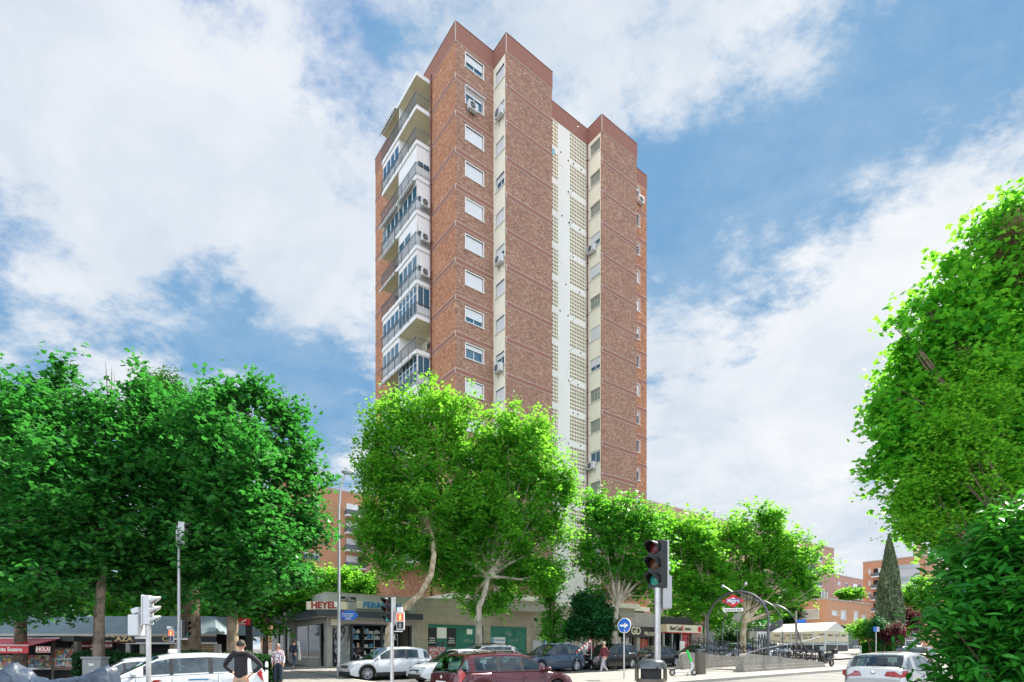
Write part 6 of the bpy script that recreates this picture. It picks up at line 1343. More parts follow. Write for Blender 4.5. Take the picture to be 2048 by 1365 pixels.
def person(label, loc, rz, H=1.74, legs=None, arms=None, top='navy', bottom='jeans', shoes='shoe', skin='skin', hair='hair', hood=False, head_turn=0, long_coat=False, female=False, lean=0.0, sleeve=1.0):
    """figure faces -y at rz=0 (towards the camera); legs/arms are (hip->knee->ankle), (shoulder->elbow->wrist) for left (+x) and right (-x)"""
    S = thing('person', label, 'person', loc, rz); k = H/1.74; sh = .185 if not female else .165
    L0 = legs or ([(.09, 0, .92), (.10, -.01, .49), (.10, .02, .09)], [(-.09, 0, .92), (-.10, -.01, .49), (-.10, .02, .09)])
    A_ = arms or ([(sh, 0, 1.42), (sh+.06, .03, 1.13), (sh+.05, -.05, .88)], [(-sh, 0, 1.42), (-sh-.06, .03, 1.13), (-sh-.05, -.05, .88)])
    def sc_(c): return [(x*k, (y-lean*max(0, z-.9))*k, z*k, r if not hasattr(r, '__len__') else r) for x, y, z, r in c]
    body = []; pel = (0, 0, .95, (.135, .10)); ch_ = (0, 0, 1.25, (.15, .10)); nk = (0, .0, 1.46, (.085, .07)); 
    body.append([pel, (0, 0, 1.08, (.125, .09)), ch_, nk, (0, -.005, 1.53, .052), (0, -.01, 1.575, .058), (0, -.012, 1.635, (.074, .088)), (0, -.005, 1.70, (.066, .080))])
    for lg in L0: body.append([pel, (*lg[0], .088), (*lg[1], .056), (*lg[2], .040)]); f = lg[2]; body.append([(*f, .040), (f[0], f[1]-.12, max(.035, f[2]-.06), .034)])
    for a in A_: body.append([nk, (*a[0], .054), (*a[1], .042), (*a[2], .028)])
    for a, s_ in zip(A_, (1, -1)):
        d = Vector(a[2])-Vector(a[1]); hand(body, a[2], d, (0, -1, 0) if abs(d.normalized().y) < .8 else (1, 0, 0))
    b = skin_mesh('body', [sc_(c) for c in body], skin, S, 1)
    # face: nose, eyes, mouth, ears belong to the head
    hy = -.012-lean*.73
    f = MB(); f.ball((0, (hy-.098)*k, 1.625*k), (.012, .018, .022), 8, 6)
    for s_ in (1, -1): f.ball((s_*.078*k, hy*k, 1.63*k), (.012, .02, .03), 8, 6)
    f.build('face_feature', skin, S, smooth=True); f = MB()
    for s_ in (1, -1): f.ball((s_*.03*k, (hy-.083)*k, 1.648*k), (.012, .008, .007), 8, 5)
    f.box(-.022*k, .022*k, (hy-.086)*k, (hy-.078)*k, 1.582*k, 1.588*k); f.build('eyes_and_mouth', 'hair', S)
    # hair cap
    h = MB(); vs = []; fs = []; nu, nv = 20, 9
    for j in range(nv+1):
        a = math.pi*.5*1.22*j/nv
        for i in range(nu):
            bb = 2*math.pi*i/nu; fr = math.sin(bb) < -.35; aa = min(a, 1.05) if fr else a
            vs.append((.088*math.sin(aa)*math.cos(bb)*k, (hy+.012+.104*math.sin(aa)*math.sin(bb))*k, (1.652+.102*math.cos(aa)-(.03 if (female and j > 6 and not fr) else 0)*(j-6))*k))
    for j in range(nv):
        for i in range(nu): fs.append((j*nu+i, (j+1)*nu+i, (j+1)*nu+(i+1) % nu, j*nu+(i+1) % nu))
    h.add(vs, fs); ho = h.build('hair', hair, S, smooth=True, sharp=80)
    # clothes
    g = .012; tc_ = [[(0, 0, .90, (.150+g, .112+g)), (0, 0, 1.08, (.138+g, .102+g)), (0, 0, 1.25, (.158+g, .112+g)), (0, 0, 1.455, (.088+g, .074+g)), (0, 0, 1.50, .062)]]
    for a in A_:
        wv = Vector(a[1]).lerp(Vector(a[2]), .93*sleeve if sleeve > .5 else 0); tc_.append([(0, 0, 1.455, (.088+g, .074+g)), (*a[0], .066), (*a[1], .056), (*wv, .042)])
    tp = skin_mesh('jacket' if not female else 'blouse', [sc_(c) for c in tc_], top, S, 2)
    bc = [[(0, 0, .96, (.138, .106)), (0, 0, .90, (.135, .104))]]
    for lg in L0: e = Vector(lg[1]).lerp(Vector(lg[2]), .97); bc.append([(0, 0, .90, (.135, .104)), (*lg[0], .102), (*lg[1], .075), (*e, .060)])
    skin_mesh('trousers', [sc_(c) for c in bc], bottom, S, 2)
    for lg in L0:
        x, y, z = lg[2]; z = max(.0, z-.085); m = MB()
        m.prism([(x-.040, y+.06), (x-.046, y-.06), (x-.044, y-.15), (x-.02, y-.19), (x+.02, y-.19), (x+.044, y-.15), (x+.046, y-.06), (x+.040, y+.06)], z+.0, z+.075); m.v = [(a*k, b_*k, c*k) for a, b_, c in m.v]; m.build('shoe', shoes, S, bevel=.02)
    if hood:
        m = MB(); m.tube([(.13*math.cos(a), (.02+.10*math.sin(a))*1.0, 1.49-.03*math.sin(a)) for a in [math.pi*i/10-.2 for i in range(13)]], [.02]+[.042]*11+[.02], 8); m.v = [(a*k, b_*k, c*k) for a, b_, c in m.v]; m.build('hood', top, S, smooth=True)
    return S
# hoodie man, hands on hips, back to us
sh = .2
person('man seen from behind in a black hooded top with both hands on his hips', at(482, 11.9, .05), R(180), 1.76,
       arms=([(.20, 0, 1.42), (.40, -.10, 1.20), (.20, -.09, 1.03)], [(-.20, 0, 1.42), (-.40, -.10, 1.20), (-.20, -.09, 1.03)]), legs=([(.10, 0, .92), (.15, .0, .49), (.17, .02, .09)], [(-.10, 0, .92), (-.15, .0, .49), (-.17, .02, .09)]), top='black_cloth', bottom='khaki', hood=True)
person('woman in a white floral jacket and dark trousers standing by the hedge', at(556, 21.5, .14), R(20), 1.60, top='floral', bottom='navy', female=True, skin='skin', hair='hair_grey')
p3 = person('man in navy walking away with rolled posters under his arm past the shop windows', at(588, 33, .14), R(165), 1.76, top='navy', bottom='jeans',
       legs=([(.09, 0, .92), (.10, -.18, .52), (.10, -.10, .12)], [(-.09, 0, .92), (-.10, .02, .49), (-.10, .26, .14)]), arms=([(.185, 0, 1.42), (.26, .05, 1.15), (.22, -.12, 1.0)], [(-.185, 0, 1.42), (-.26, .08, 1.14), (-.22, -.10, .94)]))
q = Vector(p3.location); m = MB(); 
for i, (a, b_) in enumerate(((0, 0), (.07, .02))): m.tube([(.30+a, .0+b_, .55), (.22+a*.9, -.05+b_, 1.68)], .035, 8)
o = m.build('poster_rolls', 'shelf_box_b', None, loc=q); tag(o, 'pale printed poster rolls held upright by the man in navy', 'posters')
m = MB(); m.tube([(.285, -.038, .8), (.25, -.065, 1.3)], .028, 8); m.build('printed_band', 'shelf_box_a', o)
person('person in dark clothes standing behind the bonnet of the white suv', at(716, 31.5, .14), R(10), 1.62, top='black_cloth', bottom='navy', hair='hair', arms=([(.18, 0, 1.42), (.27, -.04, 1.17), (.13, -.24, 1.22)], [(-.18, 0, 1.42), (-.25, .0, 1.16), (-.14, -.22, 1.1)]))
person('man in a maroon jumper and grey trousers walking across the road', at(1208, 30.8, .0), R(-62), 1.77, top='maroon', bottom='grey_cloth', shoes='shoe', hair='hair_grey',
       legs=([(.09, 0, .92), (.10, -.20, .53), (.10, -.30, .09)], [(-.09, 0, .92), (-.10, -.02, .49), (-.10, .34, .16)]), arms=([(.185, 0, 1.42), (.22, .12, 1.14), (.22, .0, .90)], [(-.185, 0, 1.42), (-.22, -.06, 1.13), (-.22, -.22, .93)]))
person('person in a red top reading a paper beside the striped barrier', at(1180, 36.8, .14), R(40), 1.66, top='dark_red', bottom='jeans', arms=([(.18, 0, 1.42), (.25, -.06, 1.17), (.12, -.28, 1.2)], [(-.18, 0, 1.42), (-.25, -.06, 1.17), (-.12, -.28, 1.2)]))
pp = at(1180, 36.8, .14); o = MB().box(-.2, .2, -.005, .005, 0, .3).build('newspaper', 'sign_white', None, loc=pp+Vector((-.22, -.24, 1.12)), rz=R(40)); tag(o, 'white newspaper in the hands of the person in red', 'newspaper')

# ------------------------------------------------------------------ signals, lamps, signs
def signal_head(parent, P, rz, s=1.0, body='dark_metal', back='white_metal', lens_r=.10, lit=None, visor='black'):
    """three lenses facing -y; s scales; origin at the bottom middle of the housing"""
    h = .345*s; w_ = .36*s; hd = MB(); hd.box(-w_/2, w_/2, -.02*s, .20*s, 0, 3*h)
    o = hd.build('signal_head', body, parent, loc=P, rz=rz, bevel=.015)
    b = MB(); b.box(-w_/2-.01, w_/2+.01, .2*s, .24*s, -.01, 3*h+.01); b.build('housing_back', back, o)
    v = MB(); r = .135*s
    for i, mt in enumerate(('lens_green', 'lens_amber', 'lens_red')):
        z = h*(i+.5); l = MB(); l.ball((0, -.02*s, z), (r*.93, .03, r*.93), 16, 8); l.build('lens', mt, o, smooth=True)
        pts = []; n = 14; vs = []; fs = []
        for j in range(n+1):
            a = math.pi*(-.18)+math.pi*1.36*j/n; c, d = math.cos(a), math.sin(a); dp = .30*s*(.45+.55*max(0, math.sin(a))**.6) if math.sin(a) > 0 else .30*s*.45*(1+math.sin(a))
            vs += [(r*c*1.06, -.02*s, z+r*d*1.06), (r*c*1.02, -.02*s-dp, z+r*d*1.02)]
        for j in range(n): fs.append((2*j, 2*j+1, 2*j+3, 2*j+2))
        v.add(vs, fs)
    vo = v.build('visor', visor, o, smooth=True); sm = vo.modifiers.new('solid', 'SOLIDIFY'); sm.thickness = .008
    return o
def ped_head(parent, P, rz, s=1.0):
    o = MB().box(-.15*s, .15*s, 0, .14*s, 0, .66*s).build('pedestrian_signal', 'white_metal', parent, loc=P, rz=rz, bevel=.01)
    MB().box(-.125*s, .125*s, -.012, -.001, .35*s, .62*s).build('red_lens', 'lens_red_lit', o); MB().box(-.125*s, .125*s, -.012, -.001, .04*s, .31*s).build('green_lens', 'black', o)
    for z, mt in ((.36, 'man_lit'), (.05, 'man_off')):
        m = MB(); z *= s; m.ball((0, -.016, z+.215*s), (.022*s, .006, .022*s), 8, 6); m.plate([(-.03*s, z+.1*s), (.03*s, z+.1*s), (.035*s, z+.18*s), (-.035*s, z+.18*s)], -.020, -.014)
        m.plate([(-.03*s, z+.1*s), (-.035*s, z+.02*s), (-.012*s, z+.02*s), (0, z+.08*s), (.012*s, z+.02*s), (.035*s, z+.02*s), (.03*s, z+.1*s)], -.020, -.014); m.build('walking_figure', mt, o)
    MB().box(-.13*s, .13*s, -.06*s, .14*s, .662*s, .70*s).build('hood', 'white_metal', o)
    return o
# big signal on the right
p = at(1315, 11.3, .134); S = thing('traffic_signal', 'big roadside traffic signal with dark visors on a steel post beside the litter bin', 'traffic light', p)
zt = ZP(1176, 11.3)-p.z; MB().tube([(0, 0, 0), (0, 0, zt+.2)], .062, 20).tube([(0, 0, 0), (0, 0, .04)], .16, 16).tube([(0, 0, 1.15), (0, 0, 1.19)], .068, 20).build('post', 'galvanised', S, smooth=True)
signal_head(S, (-.05, -.02, zt), R(-48), .93, lens_r=.1)
m = MB(); m.box(.11, .30, .0, .42, zt-.42, zt+.25); m.build('rear_signal_box', 'grey_metal', S, bevel=.01); MB().tube([(0, .1, zt-.3), (.15, .15, zt-.34)], .02, 6).tube([(0, .1, zt-.55), (.2, .25, zt-.42)], .02, 6).build('bracket', 'galvanised', S)
m = MB(); m.add([(.14, .0, zt+.55), (.28, .0, zt+.40), (.14, .0, zt+.25), (.14, .06, zt+.55), (.28, .06, zt+.40), (.14, .06, zt+.25)], [(0, 2, 1), (3, 4, 5), (0, 1, 4, 3), (1, 2, 5, 4)]); m.build('camera_box', 'white_metal', S)
# signal with pedestrian light in the middle left
p = at(784, 15.5); S = thing('traffic_signal', 'traffic signal with a red walking figure box standing before the white suv', 'traffic light', p)
zt = ZP(1245, 15.5)-p.z; MB().tube([(0, 0, 0), (0, 0, ZP(1196, 15.5)-p.z)], .052, 16).build('post', 'galvanised', S, smooth=True)
signal_head(S, (-.12, -.0, zt), R(-38), .68); ped_head(S, (.235, -.02, ZP(1260, 15.5)-p.z), 0, .72); MB().box(.06, .30, .0, .05, ZP(1262, 15.5)-p.z-.03, ZP(1262, 15.5)-p.z).box(.14, .28, -.02, .12, ZP(1225, 15.5)-p.z, ZP(1215, 15.5)-p.z).build('bracket', 'white_metal', S)
# white-backed signal on the left
p = at(297, 13.0); S = thing('traffic_signal', 'traffic signal seen side-on with pale housing and visors pointing right above the taxi', 'traffic light', p)
zt = ZP(1250, 13)-p.z; MB().tube([(0, 0, 0), (0, 0, zt+.4)], .055, 16).build('post', 'galvanised', S, smooth=True)
signal_head(S, (.06, 0, zt), R(100), .66, body='white_metal', visor='white_metal')
m = MB(); z0 = ZP(1272, 13)-p.z; m.box(-.40, -.16, -.14, .14, z0, ZP(1230, 13)-p.z); m.build('pedestrian_signal', 'white_metal', S, bevel=.02); m = MB(); m.cbox((-.26, 0, ZP(1222, 13)-p.z), (.17, .2, .12), 0, R(-20)); m.tube([(-.27, 0, ZP(1230, 13)-p.z), (-.27, 0, ZP(1224, 13)-p.z)], .03, 8); m.box(-.3, 0, -.03, .03, z0-.07, z0-.02); m.build('bracket', 'white_metal', S)
# tall signal mast
p = at(358, 19.0, .0); S = thing('signal_mast', 'tall thin signal mast with a head at its top and two lower signals', 'traffic light', p)
zt = ZP(1052, 19)-p.z; MB().tube([(0, 0, 0), (0, 0, zt)], [.07, .045], 16).build('mast', 'grey_metal', S, smooth=True)
z0 = ZP(1089, 19)-p.z; signal_head(S, (.22, 0, z0), R(98), .72, body='white_metal'); MB().box(-.02, .14, -.02, .02, z0+.05, z0+.09).box(-.02, .14, -.02, .02, z0+.6, z0+.64).box(-.09, -.05, -.03, .03, z0-.05, z0+.65).build('bracket', 'white_metal', S)
z0 = ZP(1275, 19)-p.z; signal_head(S, (.26, 0, z0), R(75), .55); ped_head(S, (-.25, -.05, ZP(1284, 19)-p.z), 0, .62); MB().box(-.2, .3, -.02, .02, z0-.08, z0-.04).box(-.36, -.22, -.1, .05, ZP(1258, 19)-p.z, ZP(1253, 19)-p.z).build('bracket', 'white_metal', S)
# street lamp with the blue finger sign
p = at(678, 26.5, .13); S = thing('street_lamp', 'tall curved steel street lamp rising in front of the corner hardware shop', 'street lamp', p)
zt = ZP(948, 26.5)-p.z; MB().tube([(0, 0, 0), (0, 0, 1.2), (0, 0, zt*.6), (.0, 0, zt*.82), (.08, 0, zt*.93), (.22, 0, zt-.15), (.30, 0, zt)], [.10, .085, .07, .06, .055, .045, .04], 14).build('post', 'galvanised', S, smooth=True)
MB().tube([(0, 0, 0), (0, 0, .5)], .11, 14).build('base', 'grey_metal', S); m = MB(); m.ball((.42, -.05, zt+.08), (.30, .16, .12), 16, 10); m.build('lamp_head', 'galvanised', S, smooth=True); m = MB(); m.ball((.46, -.08, zt+.02), (.22, .13, .09), 14, 8); m.build('glass', 'glass_milky', S, smooth=True)
k = 26.5/FPX; x0, x1 = (683-678)*k, (717.5-678)*k; z0, z1 = ZP(1241, 26.5)-p.z, ZP(1222, 26.5)-p.z
o = MB().plate([(x0, z0), (x1-.2, z0), (x1, (z0+z1)/2), (x1-.2, z1), (x0, z1)], -.12, -.09).build('direction_sign', 'blue_sign', S)
text('lettering', 'POLIDEPORTIVO', .075, 'sign_white', o, (x0+.34, -.125, z0+.29), ext=.002, bold=.002); text('lettering', 'C. Santa Virgilia, 9', .075, 'sign_white', o, (x0+.34, -.125, z0+.2), ext=.002, bold=.002); text('lettering', 'Parque de\nSanta María', .06, 'sign_white', o, (x0+.36, -.125, z0+.08), ext=.002, bold=.002)
MB().plate([(x0+.06, z0+.385), (x0+.12, z0+.35), (x0+.18, z0+.385), (x0+.12, z0+.42)], -.125, -.121).plate([(x0+.03, z0+.07), (x0+.10, z0+.04), (x0+.10, z0+.11)], -.125, -.121).build('pictogram', 'red', o)
# red sign on a black post at the terrace corner
p = at(494, 27, .13); S = thing('advertising_post', 'black post carrying a red boxed sign at the end of the terrace', 'sign', p); k = 27/FPX
zt = ZP(1237, 27)-p.z; MB().box(-.12, .12, .1, .3, 0, zt-.1).build('post', 'black', S); o = MB().box(-.48, .12, -.1, .1, ZP(1251, 27)-p.z, zt).build('sign_box', 'red', S, bevel=.02)
MB().plate([(-.30, zt-.2), (-.2, zt-.14), (.02, zt-.05), (.04, zt-.09), (-.16, zt-.2)], -.11, -.101).build('emblem', 'sign_white', o); text('lettering', 'amarillas', .09, 'sign_white', o, (-.18, -.11, zt-.27), ext=.002, bold=.003)
# round blue sign
p = at(1248.5, 25, .134); S = thing('keep_right_sign', 'round blue sign with a white arrow on a thin steel post', 'road sign', p)
zc = ZP(1251.5, 25)-p.z; MB().tube([(0, .05, 0), (0, .05, zc+.3)], .035, 12).build('post', 'galvanised', S, smooth=True)
d = MB(); n = 40; r = .345; o = MB(); o.plate([(r*math.cos(2*math.pi*i/n), r*math.sin(2*math.pi*i/n)) for i in range(n)], -.01, .02); dd = o.build('sign_disc', 'sign_white', S, loc=(0, 0, zc), rz=R(-44))
o = MB(); r = .315; o.plate([(r*math.cos(2*math.pi*i/n), r*math.sin(2*math.pi*i/n)) for i in range(n)], -.014, -.0105); o.build('blue_face', 'blue_sign', dd)
o = MB(); o.plate([(-.22, -.045), (.02, -.045), (.02, -.13), (.24, 0), (.02, .13), (.02, .045), (-.22, .045)], -.02, -.0145); o.build('arrow', 'sign_white', dd)
MB().plate([(-.02, -.26), (.05, -.28), (.07, -.22), (0, -.2)], -.02, -.0145).build('sticker', 'sign_white', dd)
# finger sign post and parking-type signs at the far crossing
p = at(1592, 45, .13); S = thing('finger_post', 'brownish post with a dark blue finger sign beside the metro arches', 'sign post', p); k = 45/FPX
zt = ZP(1222, 45)-p.z; MB().tube([(0, 0, 0), (0, 0, zt)], .09, 10).build('post', 'bark_grey', S); z0, z1 = ZP(1247, 45)-p.z, ZP(1239, 45)-p.z
MB().plate([(.05, z0), (.7, z0), (.85, (z0+z1)/2), (.7, z1), (.05, z1)], -.08, -.05).build('direction_sign', 'blue_sign', S)
p = at(1752, 56, .1); S = thing('parking_sign', 'grey-backed twin sign on a thin post before the orange tree', 'road sign', p)
zt = ZP(1254, 56)-p.z; MB().tube([(0, 0, 0), (0, 0, zt)], .05, 8).build('post', 'galvanised', S); MB().box(-.3, .0, -.08, -.04, zt-.5, zt).build('sign_plate', 'blue_sign', S); MB().box(.02, .3, -.08, -.04, zt-.5, zt).build('sign_plate', 'grey_metal', S)
p = at(1811, 60, .1); S = thing('warning_sign', 'small red and white sign on a pole by the far parked cars', 'road sign', p); zt = ZP(1255, 60)-p.z
MB().tube([(0, 0, 0), (0, 0, zt)], .05, 8).build('post', 'galvanised', S); MB().plate([(-.25, zt-.9), (.25, zt-.9), (.0, zt)], -.07, -.04).build('sign_plate', 'red', S)
# pedestrian barrier at the far crossing
p = at(1715, 54, .13); S = thing('crowd_barrier', 'white tubular barrier frame by the kerb at the far crossing', 'barrier', p); m = MB()
for x in (-.32, -.05, .2, .36): m.tube([(x, 0, 0), (x, 0, .95)], .03, 6)
m.tube([(-.32, 0, .95), (.36, 0, .95)], .03, 6); m.build('frame', 'white_metal', S)

# litter bins
def bin_(label, p, s=1.0, r=.27):
    S = thing('litter_bin', label, 'litter bin', p); n = 28
    def ring(rr, z): return [(rr*math.cos(2*math.pi*i/n), rr*.86*math.sin(2*math.pi*i/n), z) for i in range(n)]
    def loft(prof, nm, mt):
        m = MB(); vs = [v for rr, z in prof for v in ring(rr*s, z*s)]; fs = [(j*n+i, j*n+(i+1) % n, (j+1)*n+(i+1) % n, (j+1)*n+i) for j in range(len(prof)-1) for i in range(n)]+[tuple(range(n-1, -1, -1)), tuple((len(prof)-1)*n+i for i in range(n))]; m.add(vs, fs); return m.build(nm, mt, S, smooth=True, sharp=50)
    loft([(r, 0), (r*1.0, .05), (r*1.0, .78), (r*.96, .84)], 'body', 'bin_body'); loft([(r*.7, .84), (r*.7, 1.05)], 'opening', 'dark_inside')
    loft([(r*.96, 1.02), (r*1.08, 1.03), (r*1.06, 1.10), (r*.85, 1.17), (r*.35, 1.205)], 'lid', 'bin_lid')
    m = MB()
    for a in (.0, math.pi): m.tube([(r*.98*s*math.cos(a), r*.84*s*math.sin(a), .80*s), (r*.98*s*math.cos(a), r*.84*s*math.sin(a), 1.05*s)], .04, 8)
    m.build('lid_support', 'bin_body', S)
    return S
bin_('large dark litter bin with domed metallic lid at the bottom beside the big signal post', at(1302, 10.8, .134), 1.07, .265)
p = at(1401, 28.5, .134); S = thing('litter_bin', 'tall plain grey litter bin beside the green electric scooter', 'litter bin', p)
MB().tube([(0, 0, 0), (0, 0, 1.12)], .27, 20).build('body', 'bin_body', S, smooth=True); MB().tube([(0, 0, 1.122), (0, 0, 1.27), (0, 0, 1.3)], [.275, .275, .2], 20).build('lid', 'bin_lid', S, smooth=True); MB().box(.02, .2, -.285, -.2, 1.12, 1.22).build('slot', 'black', S)
# hire scooter
p = at(1368, 27.2, .134); S = thing('electric_scooter', 'green and white hire scooter parked beside the plain litter bin', 'scooter', p, R(8)); S.scale = (1.1, 1.1, 1.1); m = MB()
m.box(-.45, .3, -.08, .08, .14, .20); m.build('deck', 'white_metal', S, bevel=.02)
MB().tube([(.32, 0, .2), (.42, 0, .45), (.34, 0, .62)], [.05, .06, .05], 8).build('front_fork', 'white_metal', S, smooth=True); MB().tube([(.34, 0, .62), (.14, 0, 1.14)], .055, 10).build('steering_column', 'lime', S, smooth=True)
MB().tube([(.14, -.25, 1.17), (.16, -.1, 1.18), (.16, .1, 1.18), (.14, .25, 1.17)], .02, 8).build('handlebar', 'black', S)
for x in (-.55, .48):
    m = MB(); m.tube([(x+.12*math.cos(a*math.pi/10), 0, .15+.12*math.sin(a*math.pi/10)) for a in range(21)], .035, 8); w_ = m.build('wheel', 'black_rubber', S, smooth=True); MB().tube([(x, -.03, .15), (x, .03, .15)], .07, 10).build('hub', 'grey_metal', w_)
MB().box(-.70, -.42, -.06, .06, .27, .31).build('mudguard', 'black', S); MB().box(-.72, -.69, -.04, .04, .26, .33).build('tail_light', 'tail_lamp', S); MB().tube([(.2, 0, .16), (.2, .12, .0)], .014, 5).build('stand', 'dark_metal', S)
# white bollard by the hedge
p = at(533, 19.5, .13); S = thing('bollard', 'short white bollard standing beside the woman in the floral jacket', 'bollard', p); MB().tube([(0, 0, 0), (0, 0, .95), (0, 0, 1.0)], [.05, .05, .02], 12).build('post', 'white_paint', S, smooth=True); MB().tube([(0, 0, .7), (0, 0, .8)], .053, 12).build('band', 'black', S)
# striped barrier tape fence beside the shrub
S = thing('barrier_boom', 'red and white striped barrier pole slanting up behind the dark blue suv', 'barrier', at(1172, 33.5, .14)); a = at(1154, 33.5)-at(1172, 33.5); m = MB(); m2 = MB()
A1 = Vector((-.55, 0, ZP(1305, 33.5)-S.location.z)); B1 = Vector((.50, 1.2, ZP(1280, 34)-S.location.z)); n = 11
for i in range(n): (m if i % 2 else m2).tube([A1.lerp(B1, i/n), A1.lerp(B1, (i+1)/n)], .06, 8)
m.build('pole', 'sign_white', S); m2.build('red_stripes', 'red', S); MB().tube([tuple(A1), (A1.x, 0, 0)], .03, 6).tube([tuple(B1), (B1.x, B1.y, 0)], .03, 6).build('support', 'grey_metal', S)
# parked moped
def moped():
    p = at(1652, 36.5, .134); S = thing('parked_moped', 'black moped with a top box parked at the end of the metro railings', 'moped', p, R(-150))
    m = MB(); m.tube([(-.85, 0, .66), (-.6, 0, .66), (-.3, 0, .62), (0, 0, .40)], [.10, .20, .22, .16], 12); m.tube([(0, 0, .36), (.34, 0, .34)], [.16, .15], 10); m.tube([(.34, 0, .34), (.46, 0, .60), (.50, 0, .92), (.46, 0, 1.05)], [.15, .20, .17, .11], 12); m.build('body', 'paint_black', S, smooth=True)
    MB().tube([(-.78, 0, .84), (-.45, 0, .88), (-.10, 0, .80), (.02, 0, .72)], [.10, .15, .14, .08], 10).build('seat', 'black_rubber', S, smooth=True); MB().box(-1.06, -.70, -.2, .2, .84, 1.16).build('top_box', 'dark_metal', S, bevel=.05)
    m = MB(); m.tube([(.42, -.32, 1.10), (.45, 0, 1.05), (.42, .32, 1.10)], .025, 8); m.tube([(.66, 0, .3), (.50, 0, .9)], .035, 8); m.build('handlebar', 'dark_metal', S)
    for x in (-.62, .66):
        w_ = MB().tube([(x+.2*math.cos(a*math.pi/12), 0, .26+.2*math.sin(a*math.pi/12)) for a in range(25)], .06, 8).build('wheel', 'black_rubber', S, smooth=True); MB().tube([(x, -.04, .26), (x, .04, .26)], .1, 12).build('hub', 'galvanised', w_)
    m = MB(); m.add([(.5, -.2, 1.05), (.5, .2, 1.05), (.40, .16, 1.35), (.40, -.16, 1.35)], [(0, 1, 2, 3)]); o = m.build('windscreen', 'glass_milky', S)
    MB().ball((.60, 0, .88), (.06, .09, .07), 10, 6).build('headlight', 'head_lamp', S)
moped()

